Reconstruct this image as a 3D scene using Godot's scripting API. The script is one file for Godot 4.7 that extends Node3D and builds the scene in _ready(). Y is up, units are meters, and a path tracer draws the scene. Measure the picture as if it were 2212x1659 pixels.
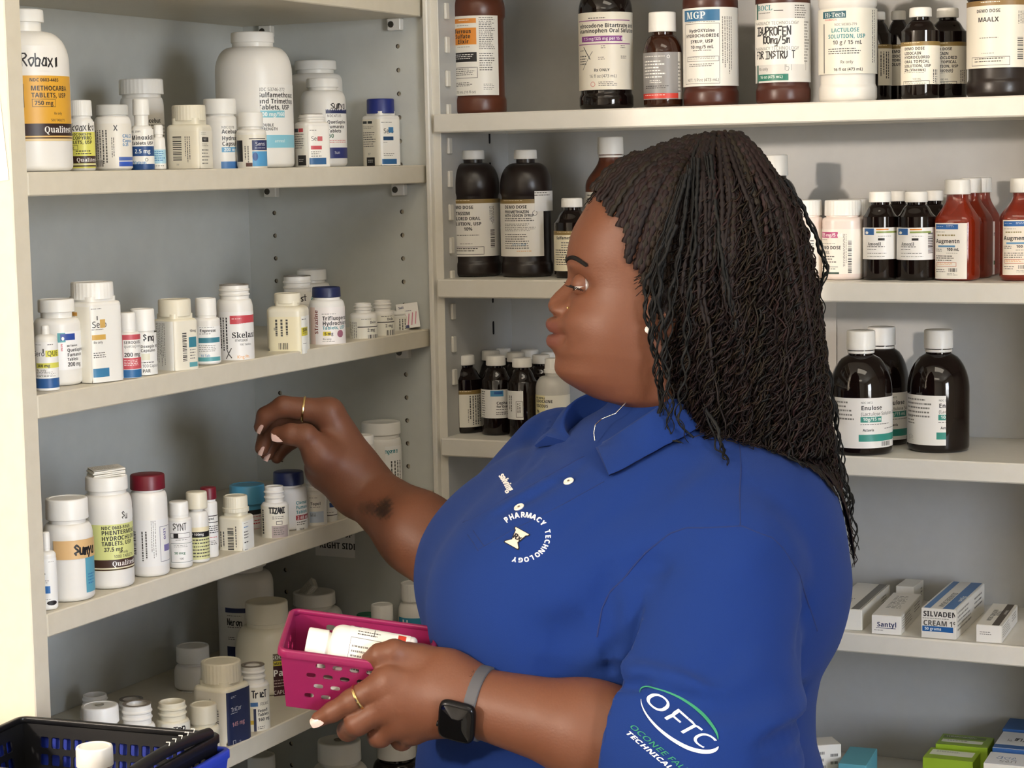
extends Node3D

func _ready() -> void:
	rng.seed = 11
	set_camera()
	set_light()
	build_room()
	make_materials()
	draw_labels()
	build_left_shelves()
	build_right_shelves()
	build_person()
	build_bottles()
	build_objects()


# ------------------------------------------------------------------ naming and tagging
var used := {}
var mats := {}
var rng := RandomNumberGenerator.new()


func numbered(called: String) -> String:
	if not used.has(called):
		used[called] = 0
		return called
	used[called] += 1
	return "%s_%03d" % [called, used[called]]


func tag(o: Node3D, label := "", category := "", group := "", kind := "") -> Node3D:
	for pair in [["label", label], ["category", category], ["group", group], ["kind", kind]]:
		if pair[1] != "":
			o.set_meta(pair[0], pair[1])
	return o


func thing(called: String, label: String, category: String, at := Vector3.ZERO, turn := 0.0, group := "") -> Node3D:
	var o := Node3D.new()
	o.name = numbered(called)
	add_child(o, true)
	o.position = at
	o.rotation.y = turn
	tag(o, label, category, group)
	return o


func part(parent: Node3D, called: String, mesh: Mesh, m: Material, label := "") -> MeshInstance3D:
	var o := MeshInstance3D.new()
	o.name = called if parent != self else numbered(called)
	o.mesh = mesh
	o.material_override = m
	o.cast_shadow = GeometryInstance3D.SHADOW_CASTING_SETTING_ON
	parent.add_child(o, true)
	if label != "":
		o.set_meta("label", label)
	return o


func structure(called: String, mesh: Mesh, m: Material, at := Vector3.ZERO) -> MeshInstance3D:
	var o := part(self, called, mesh, m)
	o.position = at
	o.set_meta("kind", "structure")
	return o


# ------------------------------------------------------------------ materials
func mat(key: String, hexa: String, rough := 0.5, spec := 0.5) -> StandardMaterial3D:
	if mats.has(key):
		return mats[key]
	var m := StandardMaterial3D.new()
	m.resource_name = key
	m.albedo_color = Color(hexa)
	m.roughness = rough
	m.metallic_specular = spec
	mats[key] = m
	return m


func noise_tex(size: int, freq: float, octaves: int, c0: Color, c1: Color, normal_strength := 0.0, kind := FastNoiseLite.TYPE_SIMPLEX_SMOOTH) -> NoiseTexture2D:
	var n := FastNoiseLite.new()
	n.noise_type = kind
	n.seed = 7
	n.frequency = freq
	n.fractal_octaves = octaves
	var t := NoiseTexture2D.new()
	t.width = size
	t.height = size
	t.seamless = true
	t.noise = n
	if normal_strength > 0.0:
		t.as_normal_map = true
		t.bump_strength = normal_strength
	else:
		var g := Gradient.new()
		g.set_color(0, c0)
		g.set_color(1, c1)
		t.color_ramp = g
	return t


func grain(m: StandardMaterial3D, tex: Texture2D, nrm: Texture2D, scale: float, world := true) -> StandardMaterial3D:
	m.uv1_triplanar = true
	m.uv1_world_triplanar = world
	m.uv1_scale = Vector3.ONE * scale
	if tex:
		m.albedo_texture = tex
	if nrm:
		m.normal_enabled = true
		m.normal_texture = nrm
	return m


func glass(key: String, hexa: String, alpha: float, rough := 0.05) -> StandardMaterial3D:
	var m := mat(key, hexa, rough)
	m.transparency = BaseMaterial3D.TRANSPARENCY_ALPHA
	m.albedo_color.a = alpha
	return m


# ------------------------------------------------------------------ mesh building
class MB:
	var v := PackedVector3Array()
	var n := PackedVector3Array()
	var uv := PackedVector2Array()
	var c := PackedColorArray()
	var idx := PackedInt32Array()
	var tint := Color.WHITE

	func vert(p: Vector3, nn: Vector3, t := Vector2.ZERO) -> int:
		v.append(p)
		n.append(nn)
		uv.append(t)
		c.append(tint)
		return v.size() - 1

	func tri(a: int, b: int, d: int) -> void:  # counter-clockwise seen from outside
		idx.append(a)
		idx.append(d)
		idx.append(b)

	func quad(a: int, b: int, d: int, e: int) -> void:
		tri(a, b, d)
		tri(a, d, e)

	func face(a: Vector3, b: Vector3, d: Vector3, e: Vector3, ta := Vector2(0, 1), tb := Vector2(1, 1), td := Vector2(1, 0), te := Vector2(0, 0)) -> void:
		var nn := (b - a).cross(d - a)
		if nn.length_squared() < 1e-18:
			nn = (d - a).cross(e - a)
		nn = nn.normalized()
		quad(vert(a, nn, ta), vert(b, nn, tb), vert(d, nn, td), vert(e, nn, te))

	func mesh() -> ArrayMesh:
		var arr := []
		arr.resize(Mesh.ARRAY_MAX)
		arr[Mesh.ARRAY_VERTEX] = v
		arr[Mesh.ARRAY_NORMAL] = n
		arr[Mesh.ARRAY_TEX_UV] = uv
		arr[Mesh.ARRAY_COLOR] = c
		arr[Mesh.ARRAY_INDEX] = idx
		var m := ArrayMesh.new()
		m.add_surface_from_arrays(Mesh.PRIMITIVE_TRIANGLES, arr)
		return m

	# a box with chamfered edges; t places its centre
	func box(size: Vector3, t := Transform3D.IDENTITY, bevel := 0.0015) -> void:
		var h := size / 2.0
		var b: float = min(bevel, min(h.x, min(h.y, h.z)) * 0.45)
		for axis in 3:
			for s in [-1.0, 1.0]:
				var u := (axis + 1) % 3
				var w := (axis + 2) % 3
				var q := []
				for k in [[-1, -1], [1, -1], [1, 1], [-1, 1]]:
					var p := Vector3.ZERO
					p[axis] = s * h[axis]
					p[u] = k[0] * (h[u] - b)
					p[w] = k[1] * (h[w] - b)
					q.append(t * p)
				if s > 0:
					face(q[0], q[1], q[2], q[3])
				else:
					face(q[3], q[2], q[1], q[0], Vector2(1, 1), Vector2(0, 1), Vector2(0, 0), Vector2(1, 0))
				# the bevel strip shared with the next axis
				for s2 in [-1.0, 1.0]:
					var e := []
					for k in [-1, 1]:
						for side in 2:
							var p := Vector3.ZERO
							p[axis] = s * (h[axis] - b * side)
							p[u] = s2 * (h[u] - b * (1 - side))
							p[w] = k * (h[w] - b)
							e.append(t * p)
					if s * s2 > 0:
						face(e[0], e[1], e[3], e[2])
					else:
						face(e[2], e[3], e[1], e[0])
		for sx in [-1.0, 1.0]:
			for sy in [-1.0, 1.0]:
				for sz in [-1.0, 1.0]:
					var a := t * Vector3(sx * h.x, sy * (h.y - b), sz * (h.z - b))
					var d := t * Vector3(sx * (h.x - b), sy * h.y, sz * (h.z - b))
					var e := t * Vector3(sx * (h.x - b), sy * (h.y - b), sz * h.z)
					var nn := (d - a).cross(e - a).normalized()
					if sx * sy * sz > 0:
						tri(vert(a, nn), vert(d, nn), vert(e, nn))
					else:
						tri(vert(a, -nn), vert(e, -nn), vert(d, -nn))

	# a revolved profile of (radius, height) points from the bottom up; sq > 2 squares the section, kz squeezes it in depth
	func lathe(prof: PackedVector2Array, segs := 32, sq := 2.0, kz := 1.0, ribs := 0, rib := 0.0, t := Transform3D.IDENTITY) -> void:
		var rows := prof.size()
		var dirs := PackedVector2Array()
		for k in segs + 1:
			var a := TAU * k / segs
			var cx := cos(a)
			var cz := sin(a)
			var d := Vector2(signf(cx) * pow(absf(cx), 2.0 / sq), signf(cz) * pow(absf(cz), 2.0 / sq) * kz)
			if ribs > 0:
				d *= 1.0 - rib * (0.5 + 0.5 * cos(a * ribs))
			dirs.append(d)
		for i in rows - 1:
			var p0 := prof[i]
			var p1 := prof[i + 1]
			var seg := (p1 - p0).normalized()
			if seg == Vector2.ZERO:
				continue
			var s0 := seg
			var s1 := seg
			if i > 0:
				var before := (p0 - prof[i - 1]).normalized()
				if before.dot(seg) > 0.75:
					s0 = (before + seg).normalized()
			if i < rows - 2:
				var after := (prof[i + 2] - p1).normalized()
				if after.dot(seg) > 0.75:
					s1 = (after + seg).normalized()
			var base := v.size()
			for k in segs + 1:
				var tangent := dirs[(k + 1) % segs] - dirs[(k - 1 + segs) % segs]
				var out := Vector2(tangent.y, -tangent.x).normalized()
				var f := float(k) / segs
				for e in 2:
					var p := p0 if e == 0 else p1
					var s := s0 if e == 0 else s1
					var nn := Vector3(out.x * s.y, -s.x, out.y * s.y).normalized()
					vert(t * Vector3(dirs[k].x * p.x, p.y, dirs[k].y * p.x), (t.basis * nn).normalized(), Vector2(f, float(i + e) / rows))
			for k in segs:
				var a: int = base + k * 2
				quad(a, a + 1, a + 3, a + 2)

	# a patch of label wrapped round such a body, its uv filling the rect r of a sheet
	func wrap(radius: float, y0: float, y1: float, a0: float, a1: float, sq: float, kz: float, r: Rect2, lift := 0.0003, hug := PackedVector2Array()) -> void:
		var steps := int(clampf(absf(a1 - a0) / 0.10, 4, 64))
		var pts := PackedVector2Array()
		var along := PackedFloat32Array()
		var sum := 0.0
		for k in steps + 1:
			var a := lerpf(a0, a1, float(k) / steps)
			var cx := cos(a)
			var cz := sin(a)
			var p := Vector2(signf(cx) * pow(absf(cx), 2.0 / sq), signf(cz) * pow(absf(cz), 2.0 / sq) * kz)
			if k > 0:
				sum += p.distance_to(pts[k - 1])
			pts.append(p)
			along.append(sum)
		var rows := 1 if hug.is_empty() else 6
		var base := v.size()
		for k in steps + 1:
			var tangent := pts[min(k + 1, steps)] - pts[max(k - 1, 0)]
			var out := Vector2(-tangent.y, tangent.x).normalized()
			if out.dot(pts[k]) < 0:
				out = -out
			for j in rows + 1:
				var g := float(j) / rows
				var y := lerpf(y0, y1, g)
				var rr := radius
				for q in hug.size() - 1:
					if y >= hug[q].y and y <= hug[q + 1].y and hug[q + 1].y > hug[q].y:
						rr = lerpf(hug[q].x, hug[q + 1].x, (y - hug[q].y) / (hug[q + 1].y - hug[q].y))
				var p := pts[k] * rr + out * lift
				vert(Vector3(p.x, y, p.y), Vector3(out.x, 0, out.y), Vector2(r.position.x + r.size.x * along[k] / sum, r.position.y + r.size.y * (1.0 - g)))
		for k in steps:
			for j in rows:
				var a := base + k * (rows + 1) + j
				quad(a, a + rows + 1, a + rows + 2, a + 1)

	# a tube along points; radii may vary
	func tube(pts: PackedVector3Array, radii: PackedFloat32Array, sides := 6, closed_ends := true) -> void:
		var up := Vector3(0.31, 0.83, 0.46)
		var base := v.size()
		var m := pts.size()
		var side := Vector3.ZERO
		for i in m:
			var d := (pts[min(i + 1, m - 1)] - pts[max(i - 1, 0)]).normalized()
			if i == 0:
				side = d.cross(up).normalized()
			side = (side - d * side.dot(d)).normalized()
			var other := d.cross(side)
			for k in sides:
				var a := TAU * k / sides
				var o := side * cos(a) + other * sin(a)
				vert(pts[i] + o * radii[i], o, Vector2(float(k) / sides, float(i) / m))
		for i in m - 1:
			for k in sides:
				var a := base + i * sides + k
				var b := base + i * sides + (k + 1) % sides
				quad(a, b, b + sides, a + sides)
		if closed_ends:
			for e in [0, m - 1]:
				var d := (pts[1] - pts[0]).normalized() * -1.0 if e == 0 else (pts[m - 1] - pts[m - 2]).normalized()
				var mid := vert(pts[e], d)
				for k in sides:
					var a: int = base + e * sides + k
					var b: int = base + e * sides + (k + 1) % sides
					if e == 0:
						tri(mid, b, a)
					else:
						tri(mid, a, b)

	# one cell of a pierced sheet: a w x h rectangle about t's origin with a rounded hole through it (or a blind hole of the given depth)
	func pierced(w: float, h: float, hw: float, hh: float, sq: float, depth: float, t: Transform3D, blind := false, sides := 16, lining: MB = null) -> void:
		var bore: MB = lining if lining else self
		var hole := []
		var rim := []
		for k in sides:
			var a := TAU * (k + 0.5) / sides
			var cx := cos(a)
			var cy := sin(a)
			hole.append(Vector3(signf(cx) * pow(absf(cx), 2.0 / sq) * hw, signf(cy) * pow(absf(cy), 2.0 / sq) * hh, 0))
			var s: float = 1.0 / maxf(absf(cx), absf(cy))
			rim.append(Vector3(cx * s * w / 2, cy * s * h / 2, 0))
		var back := Vector3(0, 0, -depth)
		for k in sides:
			var l := (k + 1) % sides
			var corner: Vector3 = rim[k]
			face(t * hole[k], t * rim[k], t * rim[l], t * hole[l])
			# fill the rectangle's corner where two rim points lie on different sides
			var ra: Vector3 = rim[k]
			var rb: Vector3 = rim[l]
			if absf(absf(ra.x) - w / 2) < 1e-6 and absf(absf(rb.y) - h / 2) < 1e-6 and absf(absf(ra.y) - h / 2) > 1e-6:
				corner = Vector3(ra.x, rb.y, 0)
				face(t * ra, t * corner, t * rb, t * rb)
			elif absf(absf(ra.y) - h / 2) < 1e-6 and absf(absf(rb.x) - w / 2) < 1e-6 and absf(absf(ra.x) - w / 2) > 1e-6:
				corner = Vector3(rb.x, ra.y, 0)
				face(t * ra, t * corner, t * rb, t * rb)
			bore.face(t * hole[l], t * (hole[l] + back), t * (hole[k] + back), t * hole[k])
			if blind:
				bore.face(t * (hole[k] + back), t * (hole[l] + back), t * back, t * back)
			else:
				face(t * (rim[k] + back), t * (hole[k] + back), t * (hole[l] + back), t * (rim[l] + back))
				if corner != rim[k]:
					face(t * (corner + back), t * (ra + back), t * (rb + back), t * (rb + back))


func box_mesh(size: Vector3, bevel := 0.0015, at := Vector3.ZERO) -> ArrayMesh:
	var b := MB.new()
	b.box(size, Transform3D(Basis.IDENTITY, at), bevel)
	return b.mesh()


func lathe_mesh(prof: PackedVector2Array, segs := 32, sq := 2.0, kz := 1.0, ribs := 0, rib := 0.0) -> ArrayMesh:
	var b := MB.new()
	b.lathe(prof, segs, sq, kz, ribs, rib)
	return b.mesh()


# ------------------------------------------------------------------ printed labels: drawn into sheets that the label parts share
const SHEET := 2048
const DOT := 2.3  # sheet pixels for each unit of a label's own ruler
var pages: Array[Image] = []
var page_mats: Array[StandardMaterial3D] = []
var label_at := {}
var pen := Vector2i(2, 2)
var row_high := 0
var font_rids := {}
const INK := {"k": "#1d1b1c", "w": "#f6f4ee", "g": "#77756f", "n": "#1b2350", "b": "#2f6ea8", "r": "#c2383c", "t": "#2d7f86", "y": "#e0c43c", "d": "#4a4844", "o": "#e08a2c"}
# strokes of a marker-pen alphabet on a grid four wide, baseline at six
const PEN := {
	"A": "062046|1434", "B": "0600203142330403|3344351606", "D": "0600203244350600", "E": "40000646|0333", "F": "400006|0333", "G": "4120010516364433", "I": "0040|2026|0646", "L": "000646", "M": "0600244046",
	"N": "06004640", "O": "2001052645412000", "P": "06003041420403", "R": "06003041320313|1346", "S": "41200112334405160 5", "T": "0040|2026", "U": "0004164440", "X": "0046|4006", "Y": "0023|4023|2326", "Z": "00400646",
	"a": "4322051636424246", "b": "00061636432203", "c": "43220516 46", "e": "0434221305264 6", "i": "2226", "l": "2026", "m": "0602|0312162 2|23324246", "n": "0602|0322324346", "o": "22031526444222", "q": "4222031636434248", "r": "0602|032232", "s": "42220324453606",
	"t": "2026 36|0242", "u": "02051636424246", "v": "022642", "x": "0246|4206", "y": "022 5|4208", "z": "02420646", "g": "4222031636434248 18", "/": "4006", "1": "2026", "0": "2001052645412000", "5": "400003334436 06", "k": "0006|420436", " ": "", "j": "322808", ".": "2526",
}


func ink(s: String) -> Color:
	return Color(INK[s]) if INK.has(s) else Color(s)


func face_rids(which: String) -> Array:
	if not font_rids.has(which):
		var f := SystemFont.new()
		f.font_names = PackedStringArray(["Droid Serif" if which == "S" else "Droid Sans Mono" if which == "M" else "Droid Sans"])
		f.font_weight = 400 if which == "t" or which == "M" else 700
		font_rids[which] = [f, f.get_rids()]
	return font_rids[which][1]


# a line of type as an image, its capitals px high
func type_image(text: String, px: float, col: Color, which: String) -> Image:
	var ts := TextServerManager.get_primary_interface()
	var size := int(maxf(round(px / 0.72), 5))
	var rids := face_rids(which)
	var line := ts.create_shaped_text()
	ts.shaped_text_add_string(line, text, rids, size)
	ts.shaped_text_shape(line)
	var wide := int(ts.shaped_text_get_size(line).x) + 6
	var high := int(size * 1.4) + 4
	var im := Image.create(wide, high, false, Image.FORMAT_RGBA8)
	im.fill(Color(col.r, col.g, col.b, 0))
	var x := 2.0
	var key := Vector2i(size, 0)
	for g in ts.shaped_text_get_glyphs(line):
		ts.font_render_glyph(g.font_rid, key, g.index)
		var tex := ts.font_get_glyph_texture_idx(g.font_rid, key, g.index)
		if tex >= 0:
			var src := ts.font_get_texture_image(g.font_rid, key, tex)
			var r := ts.font_get_glyph_uv_rect(g.font_rid, key, g.index)
			var off := ts.font_get_glyph_offset(g.font_rid, key, g.index)
			var ox := int(round(x + off.x))
			var oy := int(round(size * 1.0 + off.y))
			for j in int(r.size.y):
				for i in int(r.size.x):
					var a: float = src.get_pixel(int(r.position.x) + i, int(r.position.y) + j).a
					if a > 0.02 and ox + i >= 0 and ox + i < wide and oy + j >= 0 and oy + j < high:
						im.set_pixel(ox + i, oy + j, Color(col.r, col.g, col.b, a))
		x += g.advance
	ts.free_rid(line)
	return im


func stroke_line(im: Image, a: Vector2, b: Vector2, wide: float, col: Color) -> void:
	var steps := int(a.distance_to(b) / maxf(wide * 0.3, 0.5)) + 1
	for k in steps + 1:
		var p := a.lerp(b, float(k) / steps)
		im.fill_rect(Rect2i(int(p.x - wide / 2), int(p.y - wide / 3), int(maxf(wide, 1)), int(maxf(wide * 0.67, 1))), col)
		im.fill_rect(Rect2i(int(p.x - wide / 3), int(p.y - wide / 2), int(maxf(wide * 0.67, 1)), int(maxf(wide, 1))), col)


func hand_write(im: Image, at: Vector2, high: float, text: String, col: Color, wide: float) -> void:
	var u := high / 6.0
	var x := at.x
	for ch in text:
		var tilt := rng.randf_range(-0.35, 0.35) * u
		for s in PEN.get(ch, "").replace(" ", "").split("|", false):
			var last := Vector2(-1, -1)
			for k in s.length() / 2:
				var p := Vector2(x + float(s[k * 2]) * u * 0.60, at.y + float(s[k * 2 + 1]) * u + tilt)
				if last.x >= 0:
					stroke_line(im, last, p, wide, col)
				last = p
		x += u * (1.9 if ch in "il1 ./j" else 3.3)


# the ruler's unit is about a pixel of the photograph; each line of «ops» is one mark
func label(id: String, w: float, h: float, bg: String, ops: String) -> void:
	var im := Image.create(int(w * DOT), int(h * DOT), false, Image.FORMAT_RGBA8)
	im.fill(ink(bg))
	for line in ops.split("\n", false):
		var f := line.strip_edges().split(" ", false)
		if f.is_empty():
			continue
		var q := []
		for k in range(1, f.size()):
			q.append(float(f[k]) * DOT)
		match f[0]:
			"t", "T", "S", "M":
				var ti := type_image(" ".join(f.slice(5)), q[2], ink(f[4]), f[0])
				im.blend_rect(ti, Rect2i(Vector2i.ZERO, ti.get_size()), Vector2i(int(q[0]), int(q[1] - q[2] * 0.40)))
			"v", "V":
				var ti := type_image(" ".join(f.slice(5)), q[2], ink(f[4]), "T" if f[0] == "V" else "t")
				ti.rotate_90(CLOCKWISE)
				im.blend_rect(ti, Rect2i(Vector2i.ZERO, ti.get_size()), Vector2i(int(q[0]), int(q[1])))
			"A":  # reading upward
				var ti := type_image(" ".join(f.slice(5)), q[2], ink(f[4]), "T")
				ti.rotate_90(COUNTERCLOCKWISE)
				im.blend_rect(ti, Rect2i(Vector2i.ZERO, ti.get_size()), Vector2i(int(q[0]), int(q[1])))
			"w":
				hand_write(im, Vector2(q[0], q[1]), q[2], " ".join(f.slice(6)), ink(f[5]), q[3])
			"r":
				im.fill_rect(Rect2i(int(q[0]), int(q[1]), int(q[2]), int(q[3])), ink(f[5]))
			"o":
				for e in [[0.0, 0.0, q[2], 1.2 * DOT], [0.0, q[3], q[2] + 1.2 * DOT, 1.2 * DOT], [0.0, 0.0, 1.2 * DOT, q[3]], [q[2], 0.0, 1.2 * DOT, q[3]]]:
					im.fill_rect(Rect2i(int(q[0] + e[0]), int(q[1] + e[1]), int(e[2]), int(e[3])), ink(f[5]))
			"f", "F":  # rows of print too small to read; F runs downward
				var rows := int(f[6])
				for k in rows:
					var run: float = q[2] if f[0] == "f" else q[3]
					var x := 0.0
					var stop: float = run * rng.randf_range(0.72, 1.0)
					var pitch: float = (q[3] if f[0] == "f" else q[2]) / rows
					while x < stop:
						var dash := rng.randf_range(2.0, 6.5) * DOT
						dash = minf(dash, stop - x)
						if f[0] == "f":
							im.fill_rect(Rect2i(int(q[0] + x), int(q[1] + k * pitch), int(maxf(dash, 1)), int(maxf(pitch * 0.42, 1))), ink(f[5]))
						else:
							im.fill_rect(Rect2i(int(q[0] + k * pitch), int(q[1] + x), int(maxf(pitch * 0.42, 1)), int(maxf(dash, 1))), ink(f[5]))
						x += dash + rng.randf_range(0.8, 1.6) * DOT
			"b", "B":  # bar codes: bars stacked downward (b) or side by side (B)
				var x := 0.0
				var run: float = q[3] if f[0] == "b" else q[2]
				while x < run:
					var thick := rng.randf_range(0.7, 2.6) * DOT
					if f[0] == "b":
						im.fill_rect(Rect2i(int(q[0]), int(q[1] + x), int(q[2]), int(maxf(thick, 1))), ink("k"))
					else:
						im.fill_rect(Rect2i(int(q[0] + x), int(q[1]), int(maxf(thick, 1)), int(q[3])), ink("k"))
					x += thick + rng.randf_range(0.8, 2.4) * DOT
			"e":
				for j in int(q[3]):
					var t: float = (j + 0.5) / q[3] * 2.0 - 1.0
					var half: float = q[2] / 2 * sqrt(maxf(1.0 - t * t, 0.0))
					im.fill_rect(Rect2i(int(q[0] + q[2] / 2 - half), int(q[1]) + j, int(half * 2), 1), ink(f[5]))
			"c":
				var last := Vector2.ZERO
				for k in 25:
					var p := Vector2(q[0] + cos(TAU * k / 24) * q[2], q[1] + sin(TAU * k / 24) * q[2])
					if k > 0:
						stroke_line(im, last, p, 1.2 * DOT, ink(f[4]))
					last = p
			"l":
				stroke_line(im, Vector2(q[0], q[1]), Vector2(q[2], q[3]), q[4], ink(f[7]))
	var s := im.get_size()
	if pages.is_empty() or pen.x + s.x + 4 > SHEET:
		pen = Vector2i(2, pen.y + row_high + 4)
		row_high = 0
	if pages.is_empty() or pen.y + s.y + 4 > SHEET:
		pages.append(Image.create(SHEET, SHEET, false, Image.FORMAT_RGBA8))
		pages[-1].fill(Color("#e9e6de"))
		var m := StandardMaterial3D.new()
		m.resource_name = "printed paper %d" % pages.size()
		m.roughness = 0.42
		page_mats.append(m)
		pen = Vector2i(2, 2)
		row_high = 0
	# a margin of the edge colour keeps neighbours from bleeding in
	pages[-1].fill_rect(Rect2i(pen - Vector2i(2, 2), s + Vector2i(4, 4)), ink(bg))
	pages[-1].blit_rect(im, Rect2i(Vector2i.ZERO, s), pen)
	label_at[id] = [pages.size() - 1, Rect2(Vector2(pen) / SHEET, Vector2(s) / SHEET)]
	pen.x += s.x + 4
	row_high = maxi(row_high, s.y)


func finish_labels() -> void:
	for k in pages.size():
		page_mats[k].albedo_texture = ImageTexture.create_from_image(pages[k])


func label_mat(id: String) -> StandardMaterial3D:
	return page_mats[label_at[id][0]]


# a flat printed sheet in the xy plane, a third of a millimetre thick
func label_sheet(id: String, size: Vector2) -> ArrayMesh:
	var b := MB.new()
	var r: Rect2 = label_at[id][1]
	var x := size.x / 2
	var y := size.y / 2
	var d := 0.0003
	var edge := r.position + Vector2(0.0005, 0.0005)
	b.face(Vector3(-x, -y, d), Vector3(x, -y, d), Vector3(x, y, d), Vector3(-x, y, d), Vector2(r.position.x, r.end.y), r.end, Vector2(r.end.x, r.position.y), r.position)
	b.face(Vector3(x, -y, 0), Vector3(-x, -y, 0), Vector3(-x, y, 0), Vector3(x, y, 0), edge, edge, edge, edge)
	b.face(Vector3(-x, y, d), Vector3(x, y, d), Vector3(x, y, 0), Vector3(-x, y, 0), edge, edge, edge, edge)
	b.face(Vector3(-x, -y, 0), Vector3(x, -y, 0), Vector3(x, -y, d), Vector3(-x, -y, d), edge, edge, edge, edge)
	b.face(Vector3(x, -y, d), Vector3(x, -y, 0), Vector3(x, y, 0), Vector3(x, y, d), edge, edge, edge, edge)
	b.face(Vector3(-x, -y, 0), Vector3(-x, -y, d), Vector3(-x, y, d), Vector3(-x, y, 0), edge, edge, edge, edge)
	return b.mesh()


# ------------------------------------------------------------------ camera and light
func set_camera() -> void:
	var cam := Camera3D.new()
	cam.name = "camera"
	cam.fov = 21.182
	cam.near = 0.05
	add_child(cam, true)
	cam.position = Vector3(1.316, 1.5814, 2.4786)
	var fw := Vector3(-0.43153, -0.10545, -0.89591)
	var up := Vector3(-0.02800, 0.99423, -0.10354)
	cam.look_at(cam.position + fw, up)
	cam.current = true


func set_light() -> void:
	var e := Environment.new()
	e.background_mode = Environment.BG_SKY
	var sky := Sky.new()
	var sm := ProceduralSkyMaterial.new()
	sm.sky_top_color = Color(0.45, 0.62, 0.9)
	sm.sky_horizon_color = Color(0.8, 0.87, 0.95)
	sm.ground_bottom_color = Color(0.35, 0.36, 0.33)
	sm.ground_horizon_color = Color(0.7, 0.74, 0.76)
	sm.sky_energy_multiplier = 3.0
	sm.ground_energy_multiplier = 1.5
	sky.sky_material = sm
	e.sky = sky
	e.tonemap_mode = Environment.TONE_MAPPER_LINEAR
	e.tonemap_exposure = 2.0
	e.sdfgi_enabled = true
	e.ssao_enabled = true
	e.ssil_enabled = true
	var w := WorldEnvironment.new()
	w.name = "surroundings"
	w.environment = e
	add_child(w, true)
	# daylight falling in through the window, as large as its opening
	var day := AreaLight3D.new()
	day.name = "window_daylight"
	day.light_color = Color(0.98, 0.98, 0.97)
	day.light_energy = 3.5
	day.area_size = Vector2(1.0, 1.2)
	day.area_range = 8.0
	day.shadow_enabled = true
	add_child(day, true)
	day.position = Vector3(3.38, 1.55, 2.55)
	day.rotation = Vector3(0, PI / 2, 0)
	# the two ceiling panels
	for at in [Vector3(1.15, 2.665, 1.35), Vector3(1.15, 2.665, 3.3)]:
		var l := AreaLight3D.new()
		l.name = numbered("ceiling_panel_light")
		l.light_color = Color(1.0, 0.95, 0.87)
		l.light_energy = 0.22
		l.area_size = Vector2(1.15, 0.55)
		l.area_range = 8.0
		l.shadow_enabled = true
		add_child(l, true)
		l.position = at
		l.rotation = Vector3(-PI / 2, 0, 0)


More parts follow.
